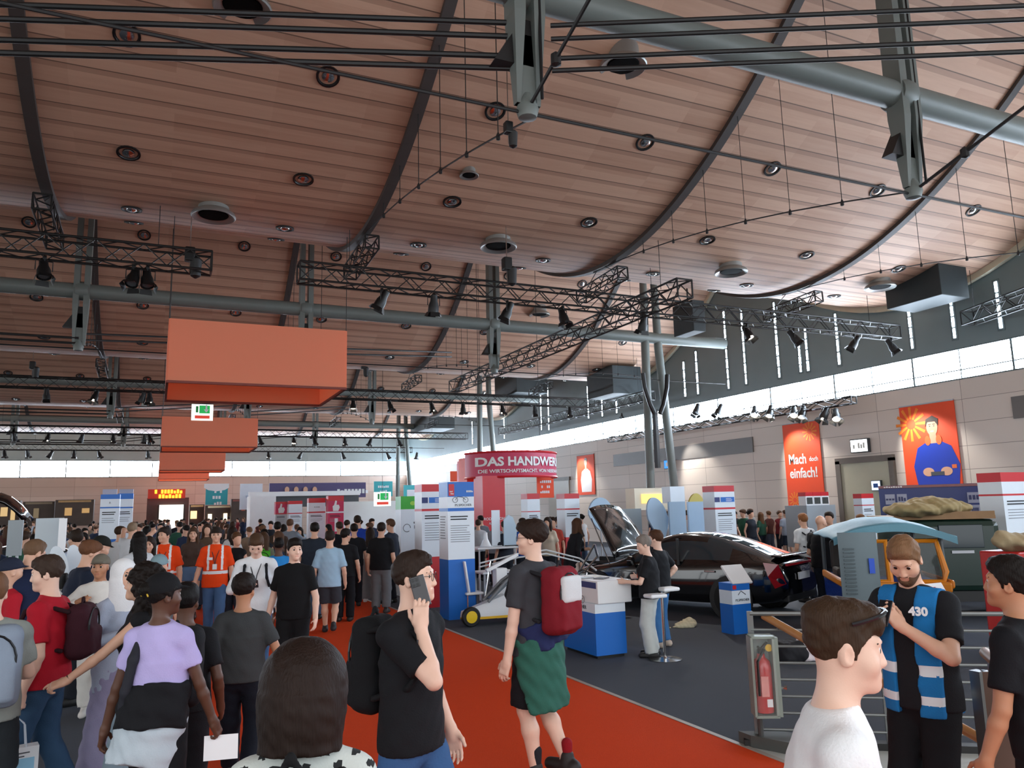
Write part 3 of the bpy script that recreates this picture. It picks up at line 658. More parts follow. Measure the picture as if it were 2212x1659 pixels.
a=MB(); a.lathe([(.3,.3),(.3,-.02),(.42,-.1),(.44,-.16),(.42,-.18),(.3,-.12),(.02,-.1)],(0,0,0),24); V1=a.mesh('air_ring',mat('#9a9a96',.4,.6,0),True)
a=MB(); a.lathe([(.3,-.115),(.28,-.14),(.005,-.15)],(0,0,0),24); V2=a.mesh('grille',mat('#0b0b0b',.8,0,0,spec=.1),True)
for i,(px,py,w) in enumerate([(1345,122,'near the top of the middle bay, largest in view'),(462,447,'beside the left ribs'),(1076,516,'between the middle ribs above the long truss'),(1578,573,'right of the middle ribs'),(1900,607,'near the right eave by the dark duct box'),(1165,670,'behind the main truss'),(1013,368,'small and pale between two near downlights'),(525,-8,'cut by the top edge of the picture'),(1545,805,'over the window slits in the second bay')]):
    p=hitc(px,py); o=thing('air_outlet',f'round grey ceiling air outlet {w}','air outlet',(p[0],p[1],p[2]-.05),group='ceiling air outlets')
    for nm,me in (('air_ring',V1),('grille',V2)): link(bpy.data.objects.new(nm,me),o)
    if i==6: o.scale=(.45,.45,.45)
# lattice trusses with stage spotlights
TRM=mat('#191716',.45,.3,.1,8.)
def truss(a,b_,w,label,r=.026,step=.42,hang=True,m=None):
    a=A(*a); b_=A(*b_); d=nrm(b_-a); L=np.linalg.norm(b_-a); x=nrm(np.cross(d,(0,0,1))); u=np.cross(x,d); h=w/2
    o=thing('lattice_truss',label,'truss',a); C4=[x*h+u*h,-x*h+u*h,-x*h-u*h,x*h-u*h]; m=m or TRM
    for c in C4: t=W(); t.tube([a+c,b_+c],r,8); t.build('chord',m,o,True)
    t=W(); n_=int(L/step)
    for i in range(4):
        c0,c1=C4[i],C4[(i+1)%4]
        for q in range(n_): t.bar(a+(c0 if q%2==0 else c1)+d*q*L/n_,a+(c1 if q%2==0 else c0)+d*(q+1)*L/n_,.02)
        for q in (0,n_): t.bar(a+c0+d*q*L/n_,a+c1+d*q*L/n_,.03)
    t.build('lattice',m,o)
    if hang:
        for q in ([.5] if L<4 else np.linspace(.06,.94,max(2,int(L/6)))):
            t=W(); p=a+d*L*q+u*h; z=ceilz(p[1])
            if L<4:
                for s in (-1,1): t.tube([p+d*s*.35*0+d*s*L*.35,(p[0],p[1],p[2]+.4)],.012,5)
                t.tube([(p[0],p[1],p[2]+.4),(p[0],p[1],z)],.012,5)
            else: t.tube([p,(p[0],p[1],z)],.008,5)
            t.build('hanger_wire',DARK,o)
    return o
TZ=7.16
p=ony(456,585,16.5); truss((-16,16.5,TZ),(p[0],16.5,TZ),.4,'black lattice lighting truss ending at the left, nearest row')
p=ony(645,585,16.5); truss((p[0],16.5,TZ),(21.,16.5,TZ),.4,'long black lattice lighting truss crossing the hall in the nearest row')
for Y,w in ((34.,'second'),(52.5,'third'),(66.,'farthest')): truss((-24,Y,TZ),(20.5,Y,TZ),.42,f'black lattice lighting truss crossing the hall in the {w} row',.03 if Y<40 else .035,.5)
truss((10.95,14.0,6.95),(10.95,29.4,6.95),.42,'black box truss running lengthwise beneath the nearest cross truss')
truss((20.4,29,6.9),(20.4,46,6.9),.42,'black box truss running lengthwise along the window wall',.03)
truss((19.8,9.5,7.2),(21.6,14.5,7.2),.4,'short dark truss piece at the right edge in front of the blinds')
for ri,X in enumerate(RIB[1:]):
    for Y,w in ((15.8,'nearest'),(32.6,'second'),(49.4,'third')): truss((X,Y,7.8),(X,Y+2.1,7.7),.3,f'short lattice truss hung from the {ordn[ri]} rib in the {w} bay',.018,.3)
def spot_meshes():
    b=MB(); b.tube([(0,0,.30),(0,0,.2)],.02,8); b.tube([(-.17,0,-.02),(-.17,0,.2),(.17,0,.2),(.17,0,-.02)],.014,6); b.box((0,0,.28),(.07,.07,.09)); yoke=b.mesh('yoke',BLACK)
    b=MB(); b.lathe([(.05,.3),(.09,.27),(.1,.1),(.14,-.02),(.15,-.2),(.135,-.2),(.12,-.1),(.01,-.06)],(0,0,0),16); can=b.mesh('housing',BLACK,True)
    b=MB()
    for s in (-1,1): b.add([(s*.15,-.12,-.2),(s*.15,.12,-.2),(s*.2,.14,-.32),(s*.2,-.14,-.32)],[(0,1,2,3)]); b.add([(-.12,s*.15,-.2),(.12,s*.15,-.2),(.14,s*.2,-.32),(-.14,s*.2,-.32)],[(0,1,2,3)])
    barn=b.mesh('barn_door',BLACK)
    b=MB(); b.lathe([(.13,-.17),(.1,-.185),(.01,-.19)],(0,0,0),16); l0=b.mesh('lens',mat('#8b9094',.1,.6,0)); l1=b.mesh('lens',LAMP)
    return yoke,can,barn,l0,l1
SM=spot_meshes()
def spotlight(px,py,Y,lit,tilt,az,label,sc=1.):
    p=ony(px,py,Y); o=thing('stage_spotlight',label,'spotlight',(p[0],Y,min(p[2],TZ-.25)+.0),group='stage spotlights'); o.scale=(sc,)*3
    z=TZ-.2-.3*sc; o.location[2]=z
    Rz=Matrix.Rotation(az,4,'Z'); Rt=Rz@Matrix.Rotation(tilt,4,'X')
    for nm,me,R in (('yoke',SM[0],Rz),('housing',SM[1],Rt),('barn_door',SM[2],Rt),('lens',SM[4] if lit else SM[3],Rt)):
        q=bpy.data.objects.new(nm,me); link(q,o); q.matrix_local=R
SP1=[(90,0,-.4,.3),(285,0,.5,2.8),(315,0,-.4,.2),(825,0,.5,1.1),(937,0,.2,0),(1097,0,.45,1.),(1217,0,-.3,.4),(1390,1,.4,0),(1615,1,-.5,.2),(1715,0,-.6,.9),(1845,0,.6,.8),(1925,0,-.5,.8),(2050,0,.6,.8)]
for i,(px,lit,t,az) in enumerate(SP1): spotlight(px,640+.05*px,16.5,lit,t,az,f'{"lit" if lit else "dark"} stage spotlight with barn doors under the nearest truss, number {i+1} from the left',.85)
SP2=[(100,0),(205,1),(308,0),(323,1),(763,1),(843,0),(933,1),(1000,0),(1085,1),(1155,0),(1230,1),(1345,0),(1375,1)]
for i,(px,lit) in enumerate(SP2): spotlight(px,860,34.,lit,random.uniform(-.5,.5),random.uniform(0,3),f'{"lit" if lit else "dark"} stage spotlight under the second truss, number {i+1} from the left',.9)
SP3=[(32,0),(104,1),(177,0),(245,1),(312,0),(325,0),(562,0),(635,1),(680,0),(745,1),(800,0),(862,0)]
for i,(px,lit) in enumerate(SP3): spotlight(px,935,52.5,lit,random.uniform(-.5,.5),random.uniform(0,3),f'{"lit" if lit else "dark"} small spotlight under the third truss, number {i+1} from the left',.95)
for i,(px,lit) in enumerate([(10,0),(60,0),(110,0),(160,1),(215,0),(320,1),(580,1),(649,1),(741,1),(838,1),(860,1),(900,0),(950,0)]): spotlight(px,975,66.,lit,random.uniform(-.5,.5),random.uniform(0,3),f'{"lit" if lit else "dark"} tiny spotlight under the farthest truss, number {i+1} from the left',1.)
# wall-side rail of spotlights that light the banners on the right wall
truss((21.2,18.5,5.3),(21.2,34,5.3),.25,'thin black spotlight rail in front of the window band on the right',.018,.6,False)
for i,(px,py,lit) in enumerate([(1715,890,1),(1733,892,1),(1781,895,1),(1806,897,1),(1505,885,0),(1553,887,0),(1630,890,1),(1663,890,1)]):
    q=onx(px,py,21.1); o=thing('stage_spotlight',f'{"lit" if lit else "dark"} spotlight on the rail above the wall banners, number {i+1} in its row','spotlight',q,group='rail spotlights'); R=Matrix.Rotation(-.5+.3*(i%3),4,'X')@Matrix.Rotation(.5,4,'Y')
    for nm,me in (('yoke',SM[0]),('housing',SM[1]),('barn_door',SM[2]),('lens',SM[4] if lit else SM[3])): w_=bpy.data.objects.new(nm,me); link(w_,o); w_.matrix_local=R
# dark duct boxes and hoists near the roof
for (x0,y0,x1,y1,X,d,lab) in [(1938,600,2065,640,20.6,1.2,'big dark duct box below the ceiling at the right eave'),(1100,812,1150,848,19.5,2.,'dark duct box far right at the second bay'),(1297,808,1356,850,20.,1.6,'dark duct box above the window slits of the second bay'),(913,897,955,925,19,2,'dark duct box at the far third bay'),(1465,665,1512,715,16.2,.5,'black slanted drape hanging beside the right columns')]:
    a=onx(x0,y0,X); c=onx(x1,y1,X); z1=max(a[2],c[2]); z0=min(a[2],c[2]); cy=(a[1]+c[1])/2
    o=thing('duct_box',lab,'duct',(X,cy,z1)); b=W(); b.box((X,cy,(z0+z1)/2),(d,abs(a[1]-c[1]),z1-z0)); b.build('casing',mat('#2b3335',.6,0,.1),o,bevel=.02)
    b=W(); b.tube([(X,cy,z1),(X,cy,ceilz(cy))],.03,6); b.build('hanger_rod',DARK,o)
for i,(px,py,Y) in enumerate([(1095,580,15.2),(1098,285,7.9),(410,560,16.6),(785,795,33),(70,795,33.5)]):
    q=ony(px,py,Y); o=thing('chain_hoist',f'black chain hoist motor with slack bag hung {["over the main truss","at the foot of the nearest king post","at the end of the left truss","over the second truss right of the banners","over the second truss at the left edge"][i]}','hoist',q)
    o.scale=(1,1,1) if i!=1 else (.5,.5,.5); b=W(); b.box((q[0],q[1],q[2]+.1),(.2,.2,.3)); b.build('motor',BLACK,o,bevel=.03); b=W(); b.lathe([(.02,-.5),(.1,-.45),(.12,-.1),(.08,-.05)],(q[0]+.12,q[1],q[2]+.1),10); b.build('chain_bag',DARK,o,True); b=W(); b.tube([(q[0],q[1],q[2]-.3),(q[0],q[1],ceilz(Y)-.02)],.012,5); b.build('chain',CHROME,o)
# hanging orange box banners above the aisle
def fabric(c,tr=.45):
    m,nt,b,N,Lk=nodes('banner cloth',.8); b.inputs['Base Color'].default_value=(*lin(c),1); t=N('ShaderNodeBsdfTranslucent'); t.inputs[0].default_value=(*lin(c),1); mx=N('ShaderNodeMixShader'); mx.inputs[0].default_value=tr; Lk(b.outputs[0],mx.inputs[1]); Lk(t.outputs[0],mx.inputs[2]); Lk(mx.outputs[0],nt.nodes['Material Output'].inputs[0]); return m
ORG=fabric('#ffac88',.5); ORG2=fabric('#f08a66',.75)
for i,Y in enumerate((17.,33.8,50.4,66.)):
    x0,x1,z1,z0=.1,3.75,[6.05,5.95,5.7,5.75][i],[4.75,4.75,4.65,4.75][i]; d=3.0
    o=thing('banner',f'orange fabric box banner hanging above the aisle, {["nearest and largest","second","third","farthest and smallest"][i]}','banner',(x0,Y,z1),group='orange box banners')
    b=W(); b.box(((x0+x1)/2,Y,(z0+z1)/2),(x1-x0,.04,z1-z0)); b.build('front_panel',ORG,o)
    b=W(); b.box(((x0+x1)/2,Y+d,(z0+z1)/2),(x1-x0,.04,z1-z0)); b.build('back_panel',ORG,o)
    for x in (x0,x1): b=W(); b.box((x,Y+d/2,(z0+z1)/2),(.04,d,z1-z0)); b.build('side_panel',ORG,o)
    b=W()
    for y in (Y,Y+d): b.bar((x0,y,z0-.02),(x1,y,z0-.02),.05)
    for x in (x0,x1): b.bar((x,Y,z0-.02),(x,Y+d,z0-.02),.05)
    b.build('bottom_frame',mat('#7a3328',.6),o)
    for x in (x0,x1):
        for y in (Y,Y+d): b=W(); b.tube([(x,y,z1),(x,y,ceilz(y)-.02)],.008,5); b.build('suspension_wire',DARK,o)
# daylight and exposure
w=bpy.data.worlds.new('world'); S.world=w; w.use_nodes=True; bg=w.node_tree.nodes['Background']; bg.inputs[0].default_value=(.93,.97,1,1); bg.inputs[1].default_value=1.8
S.view_settings.view_transform='Standard'; S.view_settings.look='None'; S.view_settings.exposure=.5; S.view_settings.gamma=1.; S.view_settings.use_curve_mapping=False
S.cycles.use_denoising=True; S.cycles.max_bounces=5; S.cycles.diffuse_bounces=3; S.cycles.glossy_bounces=3; S.cycles.transmission_bounces=4; S.cycles.transparent_max_bounces=6; S.cycles.sample_clamp_indirect=6; S.cycles.caustics_reflective=False; S.cycles.caustics_refractive=False
# ---------------------------------------------------------------- exhibits and stands
RED=paint('#c8242e'); BLUE=paint('#1469c4'); DBLUE=paint('#23306e'); INK=mat('#4a4e55',.6,0,0); TXT=mat('#8b9199',.6,0,0); MAG=paint('#c2184f'); LGREY=paint('#b9bec4'); PWHITE=paint('#dfe9f2'); GREEN=paint('#3fae3c')
def decal(parent,name,m,o,R,poly,t=.005):
    R=np.array(R); o=np.array(o,float); n=len(poly); off=np.array(parent.location); V=[o+R@A(u,v,q)-off for q in (0,t) for u,v in poly]
    b=MB(); b.add(V,[(i,(i+1)%n,n+(i+1)%n,n+i) for i in range(n)]+[tuple(range(n))[::-1],tuple(range(n,2*n))]); return b.build(name,m,parent)
def rect(u0,v0,u1,v1): return [(u0,v0),(u1,v0),(u1,v1),(u0,v1)]
def disc(cx,cy,rx,ry=None,n=20): ry=ry or rx; return [(cx+rx*math.cos(2*math.pi*i/n),cy+ry*math.sin(2*math.pi*i/n)) for i in range(n)]
def lines(parent,o,R,u0,v0,u1,n,dv,h,m=None,name='text_lines'):
    b=W(); R=np.array(R); o=np.array(o,float)
    for i in range(n):
        w=(u1-u0)*(.75+.25*random.random())
        c=o+R@A(u0+w/2,v0-i*dv,.003); b.box(c,(w,h,.004),R=R)
    return b.build(name,m or TXT,parent)
FR=facing(0.)    # faces the camera end of the hall
FL=facing(-math.pi/2)  # faces left, towards the aisle
def marks(parent,name,o,R,w,h,m,n=None):   # lettering too small to read: a row of letter-sized marks centred on o
    R=np.array(R); o=np.array(o,float); n=n or max(3,int(w/(h*.75))); b=W()
    for i in range(n):
        x=-w/2+(i+.5)*w/n
        if n>3 and random.random()<.12: continue
        hh=h*random.choice((1,1,.72)); b.box(o+R@A(x,(hh-h)/2,.004),(w/n*.72,hh,.005),R=R)
    return b.build(name,m,parent)
def tower(name,label,x0,Y,w,zs,cols,d=.5,logo=None,extra=None):
    """square info pillar: zs are the band edges from the floor up, cols their paints"""
    o=thing(name,label,'info pillar',(x0+w/2,Y+d/2,0)); 
    for i in range(len(cols)):
        b=W(); b.box((x0+w/2,Y+d/2,(zs[i]+zs[i+1])/2),(w,d,zs[i+1]-zs[i])); b.build(['lower_body','text_field','stripe','logo_field','cap','roof'][min(i,5)],cols[i],o)
    if extra: extra(o,A(x0,Y-.001,0),A(x0-.001,Y+d,0))
    return o
zY=lambda px,py,Y: float(ony(px,py,Y)[2])
# blue and white pillar at the carpet edge
Y=13.81; zs=[0]+[zY(998,y,Y) for y in (1208,1104,1097,1073,1041)]
def ex(o,f_,l_):
    lines(o,f_,FR,.05,zs[2]-.1,.42,2,.05,.022,mat('#22262c',.6,0,0),'heading'); lines(o,f_,FR,.05,zs[2]-.27,.45,8,.042,.013)
    text('lettering','PS.SPEICHER',.062,f_+A(.31,0,zs[3]+.05),FR,INK,o); lines(o,l_,FL,.08,zs[2]-.1,.4,9,.05,.02)
    R=FR; b=W(); 
    for c in (.15,.36): b.tube([f_+A(c+.05*math.cos(t),-.004,zs[3]+.15+.05*math.sin(t)) for t in np.linspace(0,6.3,14)],.004,4)
    b.tube([f_+A(.15,-.004,zs[3]+.15),f_+A(.2,-.004,zs[3]+.21),f_+A(.3,-.004,zs[3]+.2),f_+A(.36,-.004,zs[3]+.15)],.005,4); b.build('vehicle_emblem',INK,o)
    decal(o,'red_badge',RED,f_,FR,rect(.02,zs[4]+.02,.13,zs[5]-.04)); marks(o,'badge_lettering',f_+A(.075,-.006,zs[4]+.1),FR,.08,.025,WHITE); marks(o,'badge_lettering',f_+A(.075,-.006,zs[4]+.06),FR,.08,.025,WHITE); marks(o,'stand_lettering',f_+A(.44,-.004,zs[4]+.1),FR,.14,.035,WHITE,5)
tower('info_pillar','tall blue and white square info pillar at the carpet edge, nearest of its group',4.99,Y,.53,zs,[BLUE,PWHITE,BLUE,PWHITE,BLUE],logo=1,extra=ex)
def std(head,cap=None,n=8,badge=True):
    def ex(o,f_,l_):
        zz=[c for c in o.children]; tf=[c for c in o.children if c.name.startswith('text_field')][0]; v=[q.co[2] for q in tf.data.vertices]; z1=max(v)+o.location[2]
        lf=[c for c in o.children if c.name.startswith('logo_field')][0]; v2=[q.co[2] for q in lf.data.vertices]; z2=(max(v2)+min(v2))/2
        w=max(q.co[0] for q in tf.data.vertices)*2
        lines(o,f_,FR,w*.12,z1-.1,w*.9,2,.05,.024,mat('#22262c',.6,0,0),'heading'); lines(o,f_,FR,w*.12,z1-.25,w*.85,n,.05,.014)
        if head=='box': 
            decal(o,'blue_label',BLUE,f_,FR,rect(w*.3,z2-.06,w*.97,z2+.06)); decal(o,'blue_label',DBLUE,f_,FR,rect(.0,z2-.06,w*.25,z2+.06)); lines(o,f_+A(0,-.006,0),FR,w*.55,z2+.025,w*.9,3,.03,.01,WHITE)
        elif head: text('lettering',head,.07,f_+A(w/2,0,z2),FR,INK,o)
    return ex
Y=15.72; zs=[0]+[zY(930,y,Y) for y in (1203,1104,1099,1062,1046)]
tower('info_pillar','red and white info pillar just behind and left of the blue one',5.1,Y,.53,zs,[RED,PWHITE,RED,PWHITE,RED],extra=std('box'))
Y=16.3; zs=[0]+[zY(1040,y,Y) for y in (1180,1110,1106,1072,1056)]
tower('info_pillar','red and white info pillar half hidden behind the blue one on its right',5.85,Y,.5,zs,[RED,PWHITE,RED,PWHITE,RED],extra=std('box'))
Y=18.1; p0=ony(866,1200,Y); zs=[0]+[zY(880,y,Y) for y in (1240,1104,1102,1100,1072)]
def gex(o,f_,l_):
    z=zs[2]; b=W(); b.tube([f_+A(.15+.09*math.cos(t),-.004,z-.4+.09*math.sin(t)) for t in np.linspace(0,5.4,14)],.006,4); b.build('ring_emblem',INK,o)
    for i in range(2): decal(o,'picture_tile',INK,f_,FR,rect(.33+.09*i,z-.42,.4+.09*i,z-.34))
    marks(o,'lettering',f_+A(.38,-.003,z-.28),FR,.13,.045,INK,5); decal(o,'leaf_emblem',paint('#9fd24a'),f_,FR,disc(.3,zs[4]+.14,.07,.05))
tower('info_pillar','white info pillar with a bright green cap beside the carpet',float(p0[0]),Y,.45,zs,[PWHITE,PWHITE,PWHITE,PWHITE,GREEN],d=.45,extra=gex)
def pil(px0,px1,ys,Y,cols,label,head='box',n=6,d=.45):
    a=ony(px0,1150,Y); c=ony(px1,1150,Y); m_=(px0+px1)/2; return tower('info_pillar',label,float(a[0]),Y,float(c[0]-a[0]),[0]+[zY(m_,y,Y) for y in ys],cols,d=d,extra=std(head,n=n))
pil(1141,1168,(1170,1106,1104,1078,1066),21.,[RED,PWHITE,RED,PWHITE,RED],'red topped white info pillar left of the one by the raised hood','',3)
pil(1222,1254,(1160,1101,1098,1077,1066),17.5,[RED,PWHITE,RED,PWHITE,RED],'white info pillar with red foot standing left of the raised black hood','',0)
pil(1548,1592,(1300,1100,1096,1062,1049),15.5,[PWHITE,PWHITE,RED,PWHITE,RED],'white info pillar with red cap behind the black car roof')
pil(1868,1894,(1200,1092,1090,1076,1066),16.2,[PWHITE,PWHITE,RED,PWHITE,RED],'slim white pillar with red cap left of the dark blue logo wall','',3,.3)
pil(2176,2235,(1300,1070,1066,1040,1020),9.0,[PWHITE,PWHITE,RED,PWHITE,RED],'white info pillar with red cap cut by the right edge','',4)
pil(213,255,(1165,1098,1095,1078,1068),22.,[BLUE,PWHITE,BLUE,PWHITE,BLUE],'blue and white info pillar in the left hand stand, left of its pair','R',3)
pil(250,284,(1165,1098,1095,1078,1066),24.,[BLUE,PWHITE,BLUE,PWHITE,BLUE],'blue and white info pillar in the left hand stand, right of its pair','',3)
for (a,c,ys,Y,cols,lab,h) in [(594,619,(1150,1111,1109,1089,1084),38,[LGREY,LGREY,RED,MAG,RED],'small magenta pillar with thumb sign, leftmost of the row by the white booth',''),(623,652,(1150,1110,1108,1089,1082),37.5,[PWHITE,PWHITE,RED,PWHITE,RED],'red capped white pillar right of the small magenta one',''),(666,702,(1160,1108,1105,1086,1076),34,[PWHITE,PWHITE,RED,PWHITE,RED],'white pillar with red cap next to the tall magenta pillar','B-ZUBIS'),(708,742,(1160,1108,1105,1082,1071),33,[MAG,MAG,PWHITE,MAG,RED],'tall magenta pillar with white thumb sign by the white booth','')]: pil(a,c,ys,Y,cols,lab,h,3)
for o in [q for q in COL.objects if q.get('label','').find('magenta pillar with')>=0]:
    x,y=o.location[0],o.location[1]-.23; zf=[c for c in o.children if c.name.startswith('logo_field')][0]; z=float(np.mean([v.co[2] for v in zf.data.vertices]))
    decal(o,'thumb_sign',WHITE,(x,y,z),FR,[(-.12,-.2),(.1,-.2),(.16,-.05),(.12,.06),(.02,.06),(.04,.22),(-.03,.24),(-.08,.05),(-.14,0)])
    if 'tall' in o['label']: decal(o,'thumb_sign',WHITE,(x,y,z-.75),FR,rect(-.05,-.3,.08,.25))
# reception counter in white and blue
cx0,cy0=5.43,9.27; cr=float(onz(1372,1422)[0]); cw=cr-cx0; cd_=.9
o=thing('reception_counter','white and blue square reception counter with overhanging top beside the carpet','counter',(cx0+cw/2,cy0+cd_/2,0))
zc1=zY(1330,1322,cy0); zc2=zY(1340,1302,cy0-.05); zc3=zY(1340,1253,cy0-.05)
b=W(); b.box((cx0+cw/2,cy0+cd_/2,zc1/2+.02),(cw,cd_,zc1-.04)); b.build('lower_body',BLUE,o)
b=W(); b.box((cx0+cw/2,cy0+cd_/2,.02),(cw-.06,cd_-.06,.04)); b.build('plinth',BLACK,o)
b=W(); b.box((cx0+cw/2,cy0+cd_/2,(zc1+zc2)/2),(cw,cd_,zc2-zc1)); b.build('upper_body',PWHITE,o)
b=W(); b.box((cx0+cw/2+.06,cy0+cd_/2,(zc2+zc3)/2),(cw+.06,cd_+.08,zc3-zc2)); b.build('counter_top',WHITE,o,bevel=.01)
fl=A(cx0-.001,cy0+cd_,0); decal(o,'blue_stripe',DBLUE,fl+A(0.03,0,0),FL,rect(.0,zc3-.1,.9,zc3-.02)); b=W()
for c in (.38,.58): b.tube([fl+A(-.004,-c-.05*math.cos(t),zc1+.16+.05*math.sin(t)) for t in np.linspace(0,6.3,12)],.004,4)
b.tube([fl+A(-.004,-.38,zc1+.16),fl+A(-.004,-.45,zc1+.24),fl+A(-.004,-.58,zc1+.16)],.005,4); b.build('vehicle_emblem',INK,o); text('lettering','PS.SPEICHER',.07,fl+A(-.001,-.48,zc1+.06),FL,INK,o)
for i,(dx,dy,c,w) in enumerate([(.15,.5,'#8d8f94','left of'),(.35,.62,'#d8d4c8','right of'),(.3,.3,'#54565c','in front of')]):
    o=MB(); o.box((0,0,.006),(.21,.15,.012)); q=o.build('leaflet_stack',paint(c)); q.location=(cx0+dx,cy0+dy,zc3+.001); q.rotation_euler=(0,0,.3*i); tag(q,f'flat stack of leaflets on the reception counter, {["left one","right one","front dark one"][i]}','leaflets',group='leaflets on the counter')
# perch stool
p=onz(1437,1425); o=thing('perch_stool','white perch stool with two pads on one slim leg behind the counter','stool',p); zt=float(dep(1425,1290,9.75)[2])
b=W(); b.lathe([(.22,0),(.22,.012),(.03,.03),(.02,.05)],p,20); b.build('base',CHROME,o,True); b=W(); b.tube([p,(p[0],p[1],zt)],.022,10); b.build('leg',CHROME,o)
for s,dz in ((-1,-.03),(1,.03)):
    b=MB(); b.box((0,0,0),(.26,.2,.05)); q=b.build('seat_pad',WHITE,o,bevel=.02); q.location=(s*.14,s*.05,zt+dz)
b=W(); b.tube([p+A(-.1,0,zt-.03),p+A(.12,0,zt)],.02,8); b.build('cross_bar',CHROME,o)
# slanted info lectern
p=onz(1600,1370); o=thing('info_lectern','slim blue and white info lectern with slanted board beside the black car','lectern',p)
lz=[0,zY(1600,1305,p[1]),zY(1600,1275,p[1]),zY(1600,1259,p[1])]; w=.36; x=p[0]+.03
for i,(nm,m_) in enumerate((('lower_body',BLUE),('logo_field',PWHITE),('stripe',BLUE))):
    b=W(); b.box((x+.03,p[1]+.15,(lz[i]+lz[i+1])/2),(w,.3,lz[i+1]-lz[i])); b.build(nm,m_,o)
b=W(); b.box((x+.07,p[1]+.12,lz[3]+.12),(w+.04,.03,.36),R=np.array(Matrix.Rotation(-.75,3,'X'))); b.build('slanted_board',WHITE,o)
text('lettering','PS.SPEICHER',.05,A(x+.05,p[1]-.002,lz[1]+.06),FR,INK,o); decal(o,'red_badge',RED,(x-.14,p[1]-.001,lz[2]),FR,rect(.01,.02,.08,.08)); b=W(); b.tube([A(x-.03,p[1]-.004,lz[1]+.14),A(x+.03,p[1]-.004,lz[1]+.2),A(x+.12,p[1]-.004,lz[1]+.14)],.006,4); b.build('vehicle_emblem',INK,o)
